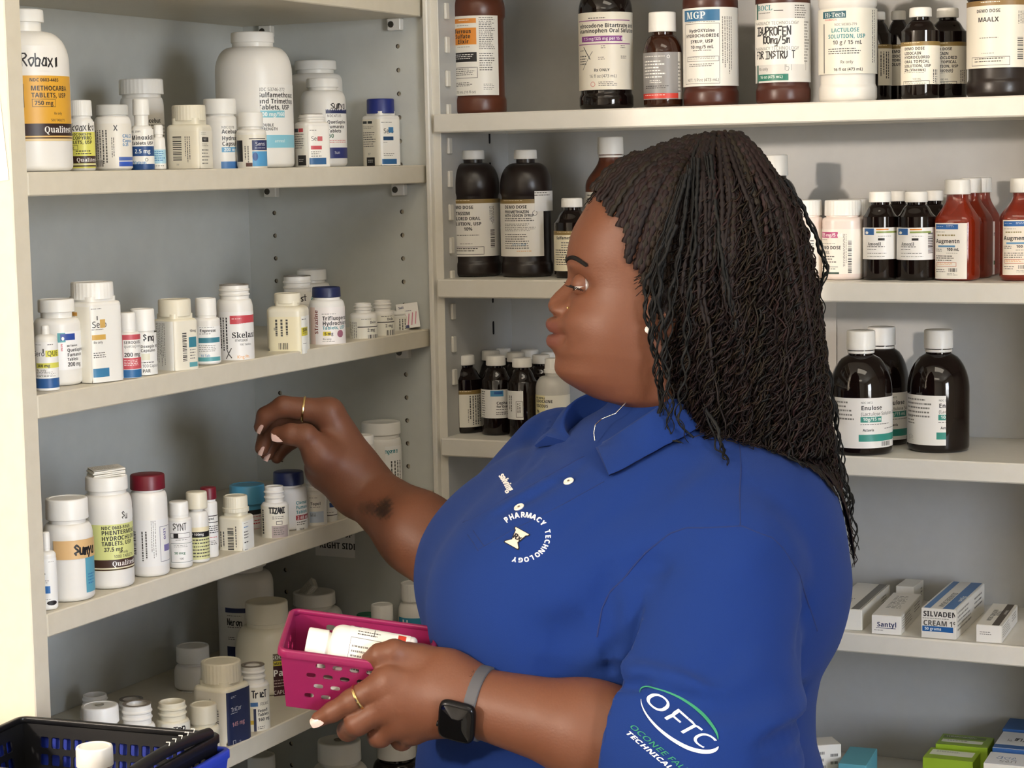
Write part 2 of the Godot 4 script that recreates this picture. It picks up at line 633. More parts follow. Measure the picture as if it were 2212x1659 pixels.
# ------------------------------------------------------------------ the room
func build_room() -> void:
	var paint := mat("wall paint", "#b3aea3", 0.85)
	var floor_m := grain(mat("vinyl floor", "#857e72", 0.45), noise_tex(256, 0.02, 4, Color(0.8, 0.8, 0.8), Color.WHITE), null, 1.2)
	structure("floor", box_mesh(Vector3(5.2, 0.1, 5.0), 0.0, Vector3(1.05, -0.05, 2.1)), floor_m)
	structure("ceiling", box_mesh(Vector3(5.2, 0.1, 5.0), 0.0, Vector3(1.05, 2.75, 2.1)), mat("ceiling paint", "#e6e3da", 0.9))
	structure("wall_back", box_mesh(Vector3(5.2, 2.7, 0.1), 0.0, Vector3(1.05, 1.35, -0.28)), paint)
	structure("wall_front", box_mesh(Vector3(5.2, 2.7, 0.1), 0.0, Vector3(1.05, 1.35, 4.55)), paint)
	structure("wall_left", box_mesh(Vector3(0.1, 2.7, 5.0), 0.0, Vector3(-1.5, 1.35, 2.1)), paint)
	# right wall with the window opening
	var b := MB.new()
	b.box(Vector3(0.1, 0.95, 5.0), Transform3D(Basis.IDENTITY, Vector3(3.5, 0.475, 2.1)), 0.0)
	b.box(Vector3(0.1, 0.55, 5.0), Transform3D(Basis.IDENTITY, Vector3(3.5, 2.425, 2.1)), 0.0)
	b.box(Vector3(0.1, 1.2, 2.45), Transform3D(Basis.IDENTITY, Vector3(3.5, 1.55, 0.825)), 0.0)
	b.box(Vector3(0.1, 1.2, 1.55), Transform3D(Basis.IDENTITY, Vector3(3.5, 1.55, 3.825)), 0.0)
	structure("wall_right", b.mesh(), paint)
	var win := thing("window", "", "", Vector3(3.5, 0.95, 2.55))
	win.name = "window_1"
	win.set_meta("kind", "structure")
	var frame_m := mat("window frame", "#e9e7e0", 0.4)
	for s in [-1.0, 1.0]:
		part(win, "frame", box_mesh(Vector3(0.08, 1.2, 0.05), 0.003, Vector3(0, 0.6, s * 0.475)), frame_m)
		part(win, "frame", box_mesh(Vector3(0.08, 0.05, 0.9), 0.003, Vector3(0, 0.6 + s * 0.575, 0)), frame_m)
	for k in 3:
		part(win, "muntin", box_mesh(Vector3(0.03, 1.1, 0.022), 0.002, Vector3(0, 0.6, -0.225 + 0.225 * k)), frame_m)
	for k in 4:
		part(win, "muntin", box_mesh(Vector3(0.028, 0.022, 0.9), 0.002, Vector3(0, 0.16 + 0.22 * k, 0)), frame_m)
	part(win, "pane", box_mesh(Vector3(0.005, 1.1, 0.9), 0.0, Vector3(0, 0.6, 0)), glass("window glass", "#f4fbff", 0.04))
	# ceiling panels
	for z in [1.35, 3.3]:
		var p := thing("ceiling_light", "square white diffuser panel set in the ceiling " + ("above the shelves" if z < 2 else "behind the camera"), "ceiling light", Vector3(1.15, 2.7, z))
		part(p, "frame", box_mesh(Vector3(1.26, 0.022, 0.66), 0.002, Vector3(0, -0.011, 0)), frame_m)
		var glow := mat("ceiling diffuser", "#fffaf0", 0.5)
		glow.emission_enabled = true
		glow.emission = Color(1.0, 0.95, 0.86)
		glow.emission_energy_multiplier = 1.2
		part(p, "diffuser", box_mesh(Vector3(1.18, 0.006, 0.58), 0.001, Vector3(0, -0.025, 0)), glow)
	build_lamp(Vector3(-0.80, 2.0, 3.2))


# a globe lamp hanging in front of the wall behind the photographer's left shoulder
func build_lamp(at: Vector3) -> void:
	var t := thing("pendant_lamp", "white globe lamp hanging from the ceiling on a thin rod", "lamp", at)
	var metal := mat("lamp metal", "#8c8878", 0.3)
	metal.metallic = 1.0
	part(t, "rod", lathe_mesh(PackedVector2Array([Vector2(0, 0.10), Vector2(0.006, 0.10), Vector2(0.006, 0.68), Vector2(0, 0.68)]), 12), metal)
	part(t, "cap", lathe_mesh(PackedVector2Array([Vector2(0.045, 0.075), Vector2(0.045, 0.10), Vector2(0.012, 0.125), Vector2(0, 0.125)]), 24), metal)
	var glow := mat("lamp globe", "#fff3dc", 0.4)
	glow.emission_enabled = true
	glow.emission = Color(1.0, 0.94, 0.88)
	glow.emission_energy_multiplier = 14.0
	var prof := PackedVector2Array()
	for k in 17:
		var a := -PI / 2 + PI * k / 16.0
		prof.append(Vector2(maxf(cos(a) * 0.085, 0.0), sin(a) * 0.085))
	part(t, "globe", lathe_mesh(prof, 28), glow)
	var l := OmniLight3D.new()
	l.name = "globe_light"
	l.light_color = Color(1.0, 0.94, 0.88)
	l.light_energy = 2.5
	l.light_size = 0.085
	l.omni_range = 9.0
	l.omni_attenuation = 2.0
	l.shadow_enabled = true
	t.add_child(l, true)


# ------------------------------------------------------------------ the two shelf units
const SHELF_L := [1.8078, 1.5851, 1.3622, 1.1391, 0.9145, 0.6905, 0.4665, 0.2425]
const SHELF_R := [1.8745, 1.6528, 1.4307, 1.2137, 0.9894, 0.7675, 0.545, 0.323]


# an upright board seen from inside (t's z axis): plain strips and two columns of blind holes
func drilled_board(cols: Array, width: float, y0: float, y1: float, pitch: float, first: float, hw: float, hh: float, sq: float, t: Transform3D, bores: MB) -> ArrayMesh:
	var b := MB.new()
	var n := int((y1 - y0) / pitch)
	var low: float = first - pitch * (floor((first - y0) / pitch) - 0.0) - pitch / 2
	if low < y0:
		low += pitch
	n = int((y1 - low) / pitch)
	var high: float = low + n * pitch
	var edges := [0.0]
	for c in cols:
		edges.append(c - 0.012)
		edges.append(c + 0.012)
	edges.append(width)
	for k in edges.size() - 1:
		var a: float = edges[k]
		var z: float = edges[k + 1]
		var spans := [[y0, y1]] if k % 2 == 0 else [[y0, low], [high, y1]]
		for s in spans:
			b.face(t * Vector3(a, s[0], 0), t * Vector3(z, s[0], 0), t * Vector3(z, s[1], 0), t * Vector3(a, s[1], 0))
		if k % 2 == 1:
			for i in n:
				b.pierced(0.024, pitch, hw, hh, sq, 0.011, t * Transform3D(Basis.IDENTITY, Vector3((a + z) / 2, low + pitch * (i + 0.5), 0)), true, 16, bores)
	return b.mesh()


func build_left_shelves() -> void:
	var cream := grain(mat("cream laminate", "#d8d0bd", 0.42), noise_tex(256, 0.05, 4, Color(0.975, 0.975, 0.97), Color.WHITE), null, 3.0)
	var inner := grain(mat("grey white laminate", "#c9cbc6", 0.42), noise_tex(256, 0.04, 4, Color(0.975, 0.975, 0.975), Color.WHITE), null, 2.5)
	var d := 0.2877
	var w := 0.8421
	var t := thing("bookcase", "tall cream shelf unit full of pill bottles, at the reaching hand", "shelf unit", Vector3(-d / 2, 0, w / 2))
	var off := Vector3(d / 2, 0, -w / 2)
	var top := 2.06
	# uprights: core board plus the drilled inner face
	part(t, "upright", box_mesh(Vector3(d + 0.012, top, 0.022), 0.0012, off + Vector3(-d / 2 - 0.006, top / 2, -0.0145)), cream)
	part(t, "upright", box_mesh(Vector3(d + 0.012, top, 0.0245), 0.0012, off + Vector3(-d / 2 - 0.006, top / 2, w + 0.01225)), cream)
	var face_t := Transform3D(Basis.IDENTITY, off + Vector3(-d, 0, 0))
	var bores := MB.new()
	var panel := part(t, "drilled_panel", drilled_board([d - 0.2451, d - 0.040], d, 0.1, top - 0.025, 0.032, 1.7463, 0.0031, 0.0031, 2.0, face_t, bores), inner)
	part(panel, "peg_holes", bores.mesh(), mat("raw chipboard", "#3a2f26", 0.9)).set_meta("kind", "stuff")  # raw board lining, its colour darkened to stand for shade in the holes
	part(t, "back_panel", box_mesh(Vector3(0.008, top - 0.02, w), 0.0, off + Vector3(-d - 0.004, top / 2, w / 2)), inner)
	part(t, "top_board", box_mesh(Vector3(d, 0.0245, w), 0.0012, off + Vector3(-d / 2, top - 0.0122, w / 2)), cream)
	part(t, "plinth", box_mesh(Vector3(d - 0.03, 0.1, w), 0.0012, off + Vector3(-d / 2 - 0.015, 0.05, w / 2)), cream)
	var clip_m := mat("clip plastic", "#e4e2dc", 0.35)
	var screw_m := mat("clip screw", "#55524c", 0.4)
	screw_m.metallic = 0.8
	for k in SHELF_L.size():
		var y: float = SHELF_L[k]
		part(t, "shelf", box_mesh(Vector3(d - 0.001, 0.0241, w - 0.001), 0.0013, off + Vector3(-d / 2, y - 0.01205, w / 2)), cream)
		if k < 4:
			for x in [-0.040, -0.2451]:
				var c := part(t, "shelf_clip", box_mesh(Vector3(0.020, 0.016, 0.011), 0.0012, off + Vector3(x, y - 0.0325, 0.0055)), clip_m)
				part(c, "screw", lathe_mesh(PackedVector2Array([Vector2(0.0045, 0), Vector2(0.004, 0.0012), Vector2(0.0018, 0.0012), Vector2(0.0016, 0.0004), Vector2(0, 0.0004)]), 14), screw_m).transform = Transform3D(Basis(Vector3.RIGHT, PI / 2), off + Vector3(x - 0.004, y - 0.0325, 0.011))
	# the paper sign stuck on the side panel
	var s := part(self, "paper_label", label_sheet("side_sign", Vector2(0.065, 0.045)), label_mat("side_sign"))
	tag(s, "white paper label with black capital letters stuck on the drilled side panel", "sign")
	s.position = Vector3(-0.1610, 1.0577, 0.0006)
	# a sheet of paper on the outside of the near upright
	var pp := part(self, "paper_sheet", box_mesh(Vector3(0.216, 0.279, 0.0006), 0.0), mat("white paper", "#f1eee8", 0.8))
	tag(pp, "blank white paper sheet on the outer side of the near cream upright", "paper")
	pp.position = Vector3(-0.122, 1.708, w + 0.0252)
	pp.rotation.z = 0.08


func build_right_shelves() -> void:
	var white := grain(mat("white enamelled steel", "#dedad0", 0.38), noise_tex(256, 0.05, 4, Color(0.98, 0.98, 0.975), Color.WHITE), null, 3.0)
	var grey := grain(mat("grey enamelled steel", "#b9b9b6", 0.40), noise_tex(256, 0.05, 4, Color(0.98, 0.98, 0.98), Color.WHITE), null, 3.0)
	var w := 0.96
	var zf := 0.0127
	var zb := -0.210
	var t := thing("metal_shelving", "white steel shelf unit holding syrup bottles and boxes, behind the person", "shelf unit", Vector3(w / 2, 0, zb / 2))
	var off := Vector3(-w / 2, 0, -zb / 2)
	var top := 2.12
	part(t, "side_panel", box_mesh(Vector3(0.0075, top, zf - zb), 0.003, off + Vector3(0.0085, top / 2, (zf + zb) / 2)), white)
	part(t, "side_panel", box_mesh(Vector3(0.016, top, zf - zb), 0.003, off + Vector3(w - 0.008, top / 2, (zf + zb) / 2)), white)
	var side := Transform3D(Basis(Vector3(0, 0, -1), Vector3(0, 1, 0), Vector3(1, 0, 0)), off + Vector3(0.0222, 0, 0.0))
	var bores := MB.new()
	var panel := part(t, "slotted_panel", drilled_board([0.150], -zb, 0.1, top - 0.03, 0.0452, 1.352, 0.0030, 0.0095, 5.0, side, bores), grey)
	part(panel, "slots", bores.mesh(), mat("dark slot lining", "#26262a", 0.6)).set_meta("kind", "stuff")  # slot walls and bottoms get a darker colour than the panel
	part(t, "front_flange", box_mesh(Vector3(0.012, top - 0.04, 0.002), 0.0008, off + Vector3(0.0175, top / 2, 0.001)), white)
	part(t, "back_panel", box_mesh(Vector3(w - 0.02, top, 0.006), 0.0, off + Vector3(w / 2, top / 2, zb - 0.003)), grey)
	part(t, "top_board", box_mesh(Vector3(w, 0.03, zf - zb), 0.003, off + Vector3(w / 2, top - 0.015, (zf + zb) / 2)), white)
	part(t, "plinth", box_mesh(Vector3(w, 0.1, 0.2), 0.002, off + Vector3(w / 2, 0.05, zb / 2)), white)
	for k in SHELF_R.size():
		var y: float = SHELF_R[k]
		# a folded steel tray: flat top, a lip down the front
		var b := MB.new()
		b.box(Vector3(w - 0.036, 0.006, zf - zb - 0.002), Transform3D(Basis.IDENTITY, off + Vector3(w / 2, y - 0.003, (zf + zb) / 2)), 0.0012)
		b.box(Vector3(w - 0.036, 0.0249, 0.010), Transform3D(Basis.IDENTITY, off + Vector3(w / 2, y - 0.01245, zf - 0.005)), 0.0018)
		b.box(Vector3(w - 0.036, 0.0249, 0.006), Transform3D(Basis.IDENTITY, off + Vector3(w / 2, y - 0.01245, zb + 0.004)), 0.001)
		b.box(Vector3(0.006, 0.0249, zf - zb - 0.02), Transform3D(Basis.IDENTITY, off + Vector3(0.0215, y - 0.01245, (zf + zb) / 2)), 0.001)
		part(t, "shelf", b.mesh(), white)
	for k in 12:
		part(t, "shelf_clip", box_mesh(Vector3(0.004, 0.022, 0.010), 0.001, off + Vector3(0.0242, 1.7915 - 0.0452 * k, -0.022)), white)
	var notice := part(self, "paper_notice", label_sheet("notice", Vector2(0.10, 0.20)), label_mat("notice"))
	tag(notice, "grey paper notice with lines of writing hung behind the long hair", "paper")
	notice.position = Vector3(0.4605, 1.300, -0.2088)


# ------------------------------------------------------------------ bottles
# A container stands at (x, y, z), its own +z turned by «turn». The specification s holds, in metres: h height, r half width, n neck radius,
# st top of the straight wall, nb foot of the neck, cb foot of the cap, cr cap radius; sq squares the section, k its depth; shape of shoulder; body and cap colours
func container(called: String, said: String, group: String, at: Vector3, turn: float, s: Dictionary, prints := []) -> Node3D:
	var t := thing(called, said, "bottle" if called != "jar" else "jar", at, turn, group)
	var r: float = s.r
	var n: float = s.n
	var h: float = s.h
	var sq: float = s.get("sq", 2.0)
	var kz: float = s.get("k", 1.0)
	var open: bool = s.get("open", false)
	var st: float = s.st
	var nb: float = s.nb
	var f: float = minf(0.006, r * 0.2)
	var p := PackedVector2Array([Vector2(0, 0.0015), Vector2(r * 0.72, 0.0015), Vector2(r * 0.8, 0), Vector2(r - f, 0)])
	for k in range(1, 5):
		var a := PI / 2 * k / 4
		p.append(Vector2(r - f + f * sin(a), f - f * cos(a)))
	var shape: String = s.get("shape", "round")
	if shape == "ring" or shape == "jug":  # grooves moulded near the foot and the shoulder
		var g: float = st * 0.16
		p.append_array([Vector2(r, g - 0.004), Vector2(r - 0.0006, g - 0.0015), Vector2(r - 0.0016, g), Vector2(r - 0.0022, g + 0.002)])
		p.append_array([Vector2(r - 0.0022, st * 0.9 - 0.002), Vector2(r - 0.0016, st * 0.9), Vector2(r, st * 0.9 + 0.003)])
	p.append(Vector2(r, st))
	for k in range(1, 11):
		var u := k / 10.0
		match shape:
			"cone":  # a straight sloping shoulder with softened ends
				var e := u + 0.06 * sin(TAU * u)
				p.append(Vector2(lerpf(r, n, e * 0.97), lerpf(st, nb, u)) if k < 10 else Vector2(n, nb))
			"bell":  # rounds over, then flares up into the neck
				var e := 0.5 - 0.5 * cos(PI * u)
				p.append(Vector2(lerpf(r, n, e), lerpf(st, nb, u)))
			"dome":
				p.append(Vector2(n + (r - n) * pow(maxf(1.0 - pow(u, 1.9), 0.0), 0.62), lerpf(st, nb, u)))
			_:
				var a := PI / 2 * u
				p.append(Vector2(n + (r - n) * pow(maxf(cos(a), 0.0), 0.8), lerpf(st, nb, sin(a))))
	var body_m: StandardMaterial3D = s.body
	if open:
		var top := h
		var th := (top - nb) / 3.0
		p.append(Vector2(n, nb + 0.0015))
		for k in 2:  # screw thread
			var y := nb + th * (k + 0.7)
			p.append_array([Vector2(n, y), Vector2(n + 0.0013, y + th * 0.18), Vector2(n + 0.0013, y + th * 0.36), Vector2(n, y + th * 0.55)])
		p.append_array([Vector2(n, top - 0.0006), Vector2(n - 0.0006, top), Vector2(n - 0.0016, top), Vector2(n - 0.002, top - 0.0006)])
		if not s.get("seal", false):
			p.append_array([Vector2(n - 0.002, nb), Vector2(r - 0.004, st), Vector2(r - 0.004, 0.004), Vector2(0, 0.004)])
		else:
			p.append_array([Vector2(n - 0.0022, top - 0.0012), Vector2(0, top - 0.0010)])
	else:
		p.append_array([Vector2(n, nb + 0.001), Vector2(n, minf(s.cb + 0.003, h - 0.002)), Vector2(0, minf(s.cb + 0.003, h - 0.002))])
	var segs := 40 if r > 0.02 else 28
	part(t, "body", lathe_mesh(p, segs, sq, kz), body_m)
	if open and s.get("foil", "") != "":
		var ring := part(t, "foil_seal", lathe_mesh(PackedVector2Array([Vector2(n - 0.004, h + 0.0003), Vector2(n + 0.0004, h + 0.0003), Vector2(n + 0.0004, h + 0.0009), Vector2(n - 0.0035, h + 0.0009), Vector2(n - 0.004, h + 0.0003)]), 28), mat("torn foil seal", "#7d7468", 0.35))
		ring.position = Vector3.ZERO
	if not open:
		var c: float = s.cr
		var cb: float = s.cb
		var cap := PackedVector2Array()
		var style: String = s.get("cap", "smooth")
		var lip := 0.0012
		cap.append_array([Vector2(n, cb), Vector2(c - 0.0006, cb), Vector2(c, cb + 0.0006)])
		if style == "skirt":  # a plain collar below the grip
			var y := cb + (h - cb) * 0.26
			cap.append_array([Vector2(c, y), Vector2(c - 0.0012, y + 0.0006)])
			c -= 0.0012
		cap.append_array([Vector2(c - 0.0003, h - lip * 1.4), Vector2(c - 0.0003 - lip * 0.4, h - lip * 0.4), Vector2(c - lip * 1.4, h)])
		if s.get("dish", true) and c > 0.012:
			cap.append_array([Vector2(c * 0.82, h), Vector2(c * 0.79, h - 0.0007), Vector2(0, h - 0.0007)])
		else:
			cap.append(Vector2(0, h))
		var o := part(t, "cap", lathe_mesh(cap, 96 if style in ["ribbed", "skirt"] else 36, 2.0, 1.0, 32 if style in ["ribbed", "skirt"] else 0, 0.028), s.capm)
		if s.has("band"):  # the tamper ring under the cap
			part(t, "tamper_ring", lathe_mesh(PackedVector2Array([Vector2(n, cb - s.band), Vector2(s.cr - 0.0018, cb - s.band), Vector2(s.cr - 0.0012, cb - s.band + 0.0006), Vector2(s.cr - 0.0012, cb - 0.0012), Vector2(n, cb - 0.0012)]), 32), s.capm)
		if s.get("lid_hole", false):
			part(o, "dispensing_hole", lathe_mesh(PackedVector2Array([Vector2(c * 0.24, h + 0.0006), Vector2(c * 0.24, h + 0.0001), Vector2(c * 0.20, h - 0.0004), Vector2(0, h - 0.0004)]), 20), mat("hole shade plastic", "#8d887b", 0.6))  # shade inside the hole is painted as a darker shallow disc
	for q in prints:  # [sheet id, y0, y1, left degrees, right degrees]
		if label_at.has(q[0]):
			var b := MB.new()
			b.wrap(r, q[1], q[2], PI / 2 - deg_to_rad(q[3]), PI / 2 - deg_to_rad(q[4]), sq, kz, label_at[q[0]][1], 0.0003 if q.size() < 6 else q[5], p.slice(4) if q.size() > 6 else PackedVector2Array())
			part(t, "label", b.mesh(), label_mat(q[0]))
	return t


func carton(said: String, at: Vector3, turn: float, size: Vector3, m: Material, prints := [], group := "", tilt := Vector3.ZERO) -> Node3D:
	var t := thing("carton", said, "box", at, turn, group)
	t.rotation.x = tilt.x
	t.rotation.z = tilt.z
	part(t, "body", box_mesh(size, 0.0006, Vector3(0, size.y / 2, 0)), m)
	for q in prints:  # [sheet id, side]
		var w := size.x if q[1] in ["front", "top", "back"] else size.z
		var h := size.y if q[1] != "top" else size.z
		var o := part(t, "printed_face", label_sheet(q[0], Vector2(w * 0.985, h * 0.985)), label_mat(q[0]))
		match q[1]:
			"front": o.position = Vector3(0, size.y / 2, size.z / 2 + 0.0001)
			"top": o.transform = Transform3D(Basis(Vector3.RIGHT, -PI / 2), Vector3(0, size.y + 0.0001, 0))
			"right": o.transform = Transform3D(Basis(Vector3.UP, PI / 2), Vector3(size.x / 2 + 0.0001, size.y / 2, 0))
			"left": o.transform = Transform3D(Basis(Vector3.UP, -PI / 2), Vector3(-size.x / 2 - 0.0001, size.y / 2, 0))
	return t


# ------------------------------------------------------------------ baskets, cartons and small things
# a plastic basket open at the top; its walls are pierced in rows. t places the middle of its foot
func basket(said: String, t: Transform3D, top: Vector2, foot: Vector2, high: float, cell: Vector2, hole: Vector2, sq: float, rows: int, first: float, stagger: bool, m: Material, called := "basket") -> Node3D:
	var o := thing(called, said, "basket")
	o.transform = t
	var thick := 0.0018
	for w in 4:
		var half_top := (top.x if w % 2 == 0 else top.y) / 2
		var half_foot := (foot.x if w % 2 == 0 else foot.y) / 2
		var out_top := (top.y if w % 2 == 0 else top.x) / 2
		var out_foot := (foot.y if w % 2 == 0 else foot.x) / 2
		var up := Vector3(0, high, out_top - out_foot)
		var turn := Basis(Vector3.UP, w * PI / 2)
		var nrm := Vector3(0, -(out_top - out_foot), high).normalized()
		var wall_t := Transform3D(turn * Basis(Vector3.RIGHT, up / high, nrm), turn * Vector3(0, 0, out_foot))
		var b := MB.new()
		var usable := half_foot - 0.006
		var n := int(usable * 2 / cell.x)
		var edge := func(v: float) -> float: return lerpf(half_foot, half_top, v / high)
		var bands := [[0.0, first]]
		for r in rows:
			bands.append([first + r * cell.y, first + (r + 1) * cell.y])
		bands.append([first + rows * cell.y, high])
		for k in bands.size():
			var v0: float = bands[k][0]
			var v1: float = bands[k][1]
			var pierce: bool = k > 0 and k < bands.size() - 1
			var count := n - (1 if stagger and k % 2 == 0 else 0)
			var x := count * cell.x / 2 if pierce else 0.0
			var e0: float = edge.call(v0)
			var e1: float = edge.call(v1)
			for s in [-1.0, 1.0]:
				for side in [0.0, -thick]:
					var q := [Vector3(x * s, v0, side), Vector3(e0 * s, v0, side), Vector3(e1 * s, v1, side), Vector3(x * s, v1, side)]
					if (s > 0) == (side == 0.0):
						b.face(wall_t * q[0], wall_t * q[1], wall_t * q[2], wall_t * q[3])
					else:
						b.face(wall_t * q[3], wall_t * q[2], wall_t * q[1], wall_t * q[0])
			if pierce:
				for i in count:
					b.pierced(cell.x, cell.y, hole.x, hole.y, sq, thick, wall_t * Transform3D(Basis.IDENTITY, Vector3((i - (count - 1) / 2.0) * cell.x, (v0 + v1) / 2, 0)), false, 16)
		part(o, "side", b.mesh(), m)
	part(o, "floor", box_mesh(Vector3(foot.x, 0.002, foot.y), 0.0005, Vector3(0, 0.001, 0)), m)
	# the rolled rim
	var rim := MB.new()
	var path := []
	var rc := 0.008
	for c in [[1, 1, 0], [-1, 1, 1], [-1, -1, 2], [1, -1, 3]]:
		for k in 7:
			var a: float = PI / 2 * (c[2] + k / 6.0)
			path.append([Vector3(c[0] * (top.x / 2 - rc), 0, c[1] * (top.y / 2 - rc)), Vector3(cos(a), 0, sin(a))])
	var sect := [Vector2(-0.0022, -0.004), Vector2(-0.0022, 0.0008), Vector2(-0.001, 0.0022), Vector2(0.002, 0.0022), Vector2(0.0036, 0.0008), Vector2(0.0036, -0.0058), Vector2(0.0022, -0.0058), Vector2(0.0020, -0.004)]
	for k in path.size() + 1:
		var p: Array = path[k % path.size()]
		for j in sect.size():
			var s: Vector2 = sect[j]
			var tan: Vector2 = (sect[(j + 1) % sect.size()] - sect[(j - 1 + sect.size()) % sect.size()]).normalized()
			rim.vert(p[0] + p[1] * (rc + s.x) + Vector3(0, high + s.y, 0), (p[1] * -tan.y + Vector3(0, tan.x, 0)).normalized())
	for k in path.size():
		for j in sect.size():
			var a := k * sect.size() + j
			var b2 := k * sect.size() + (j + 1) % sect.size()
			rim.quad(a, a + sect.size(), b2 + sect.size(), b2)
	part(o, "rim", rim.mesh(), m)
	return o


func leaflet(said: String, at: Vector3, turn: Vector3, size: Vector3) -> void:
	var t := thing("folded_leaflet", said, "leaflet", at)
	t.rotation = turn
	for k in 4:
		var o := part(t, "paper_fold", box_mesh(Vector3(size.x * (1.0 - 0.03 * (k % 2)), size.y / 5, size.z * (1.0 - 0.04 * ((k + 1) % 2))), 0.0003), M.card)
		o.position = Vector3(0.0006 * (k % 2), size.y * (k + 0.5) / 4, 0)
		o.rotation.z = 0.03 * (k % 2)
	var p := part(t, "printed_face", label_sheet("leaflet", Vector2(size.x * 0.95, size.z * 0.92)), label_mat("leaflet"))
	p.transform = Transform3D(Basis(Vector3.RIGHT, -PI / 2), Vector3(0, size.y + 0.0003, 0))


func build_objects() -> void:
	# the pink basket in her near hand, leaning a little toward the camera
	var pink := mat("pink basket plastic", "#8d2150", 0.28)
	var lf := Vector3(-0.3954, 1.1016, 0.2)
	var rt := Vector3(-0.2449, 1.0782, 0.2)
	var ex: Vector3 = (rt - lf).normalized()
	var flat := Vector3(-ex.y, ex.x, 0).normalized()
	var lean := 0.20
	var ey := (flat * cos(lean) + Vector3(0, 0, 1) * sin(lean)).normalized()
	var ez := ex.cross(ey).normalized()
	var foot: Vector3 = (lf + rt) / 2 - ey * 0.0665 - ez * 0.050
	var pt := PERSON * Transform3D(Basis(ex, ey, ez), foot)
	var long: float = lf.distance_to(rt)
	basket("small pink plastic basket with rounded holes held in the near hand", pt, Vector2(long, 0.100), Vector2(long - 0.022, 0.080), 0.066, Vector2(0.0172, 0.0122), Vector2(0.0049, 0.0030), 3.2, 4, 0.0105, true, pink)
	var lying := container("pill_bottle", "white bottle lying on its side on top in the pink basket", "", Vector3.ZERO, 0.0, {"h": 0.112, "r": 0.0262, "st": 0.075, "nb": 0.088, "cr": 0.0178, "cb": 0.091, "n": 0.0158, "body": M.white, "capm": M.whitecap}, [["lying", 0.008, 0.070, -75, 80]])
	var by := (-ex + ey * 0.05).normalized()
	var bz := (ey * 0.62 + ez * 0.78).normalized()
	bz = (bz - by * bz.dot(by)).normalized()
	lying.transform = pt * Transform3D(Basis(ex, ey, ez).inverse() * Basis(by.cross(bz), by, bz), Vector3(0.058, 0.0525, 0.010))
	for k in 2:
		var under := container("pill_bottle", ["white bottle lying low in the pink basket, seen through the front holes", "white bottle lying low at the back inside the pink basket"][k], "", Vector3.ZERO, 0.0, {"h": 0.094, "r": 0.0130 + 0.002 * k, "st": 0.070, "nb": 0.078, "cr": 0.0115, "cb": 0.080, "n": 0.010, "body": M.white, "capm": M.whitecap}, [])
		under.transform = pt * Transform3D(Basis(Vector3(0, 0, 1), Vector3(1, 0, 0), Vector3(0, 1, 0)), Vector3(-0.042, 0.0155 + 0.002 * k, 0.024 - 0.042 * k))
	# counter at the near end of the cream shelves, out of frame but for what stands on it
	var c := thing("counter", "white worktop below the black basket", "counter", Vector3(0.02, 0, 1.12))
	part(c, "worktop", box_mesh(Vector3(0.72, 0.03, 0.46), 0.003, Vector3(0, 0.905, 0)), mat("counter laminate", "#cfcabf", 0.4))
	part(c, "cabinet", box_mesh(Vector3(0.68, 0.89, 0.42), 0.002, Vector3(0, 0.445, 0)), mats["cream laminate"])
	# black basket nested in a blue one
	var black := mat("black basket plastic", "#131315", 0.35)
	var blue := mat("blue basket plastic", "#2b3fae", 0.35)
	var turn := 0.0971
	var mid := Vector3(0.1205, 0, 0.893) + Vector3(0.0971, 0, 0.9953) * 0.078
	basket("bright blue basket nested round the black basket", Transform3D(Basis(Vector3.UP, turn), mid + Vector3(0, 0.9202, 0)), Vector2(0.232, 0.172), Vector2(0.206, 0.146), 0.112, Vector2(0.0126, 0.017), Vector2(0.0045, 0.0062), 6.0, 4, 0.012, false, blue)
	var black_basket := basket("black slotted plastic basket in the front corner below the cream shelves", Transform3D(Basis(Vector3.UP, turn), mid + Vector3(0, 0.9246, 0)), Vector2(0.2185, 0.158), Vector2(0.196, 0.136), 0.1235, Vector2(0.0126, 0.017), Vector2(0.0047, 0.0056), 6.0, 6, 0.0085, false, black)
	var hb := MB.new()
	var h0 := Vector3(0.1060, 0.128, -0.066)
	var hp := PackedVector3Array()
	for k in 15:
		hp.append(h0.lerp(Vector3(0.1060, 0.131, 0.075), k / 14.0) + Vector3(0, 0.004 * sin(PI * k / 14.0), 0))
	var hr := PackedFloat32Array()
	hr.resize(15)
	hr.fill(0.0058)
	hb.tube(hp, hr, 14)
	var handle := part(black_basket, "handle", hb.mesh(), black, "black bar handle folded down on the end rim")
	var sb := MB.new()
	for k in 5:
		var z := -0.038 + k * 0.0115
		sb.tube(PackedVector3Array([Vector3(0.1030, 0.1397, z), Vector3(0.1052, 0.1412, z + 0.004), Vector3(0.1078, 0.1408, z + 0.002), Vector3(0.1096, 0.1392, z + 0.007)]), PackedFloat32Array([0.0005, 0.0006, 0.0006, 0.0004]), 5)
	part(handle, "paint_marks", sb.mesh(), mat("white marker paint", "#e8e6e0", 0.6))
	# the amber vial standing in it
	container("vial", "amber prescription vial with white cap standing in the black basket", "", Vector3(0.1565, 0.9268, 0.9775), 0.7, {"h": 0.1290, "r": 0.0156, "st": 0.098, "nb": 0.106, "cr": 0.0172, "cb": 0.1105, "n": 0.0146, "body": M.vial, "capm": M.whitecap, "band": 0.003}, [["vial", 0.02, 0.094, -80, 80]])
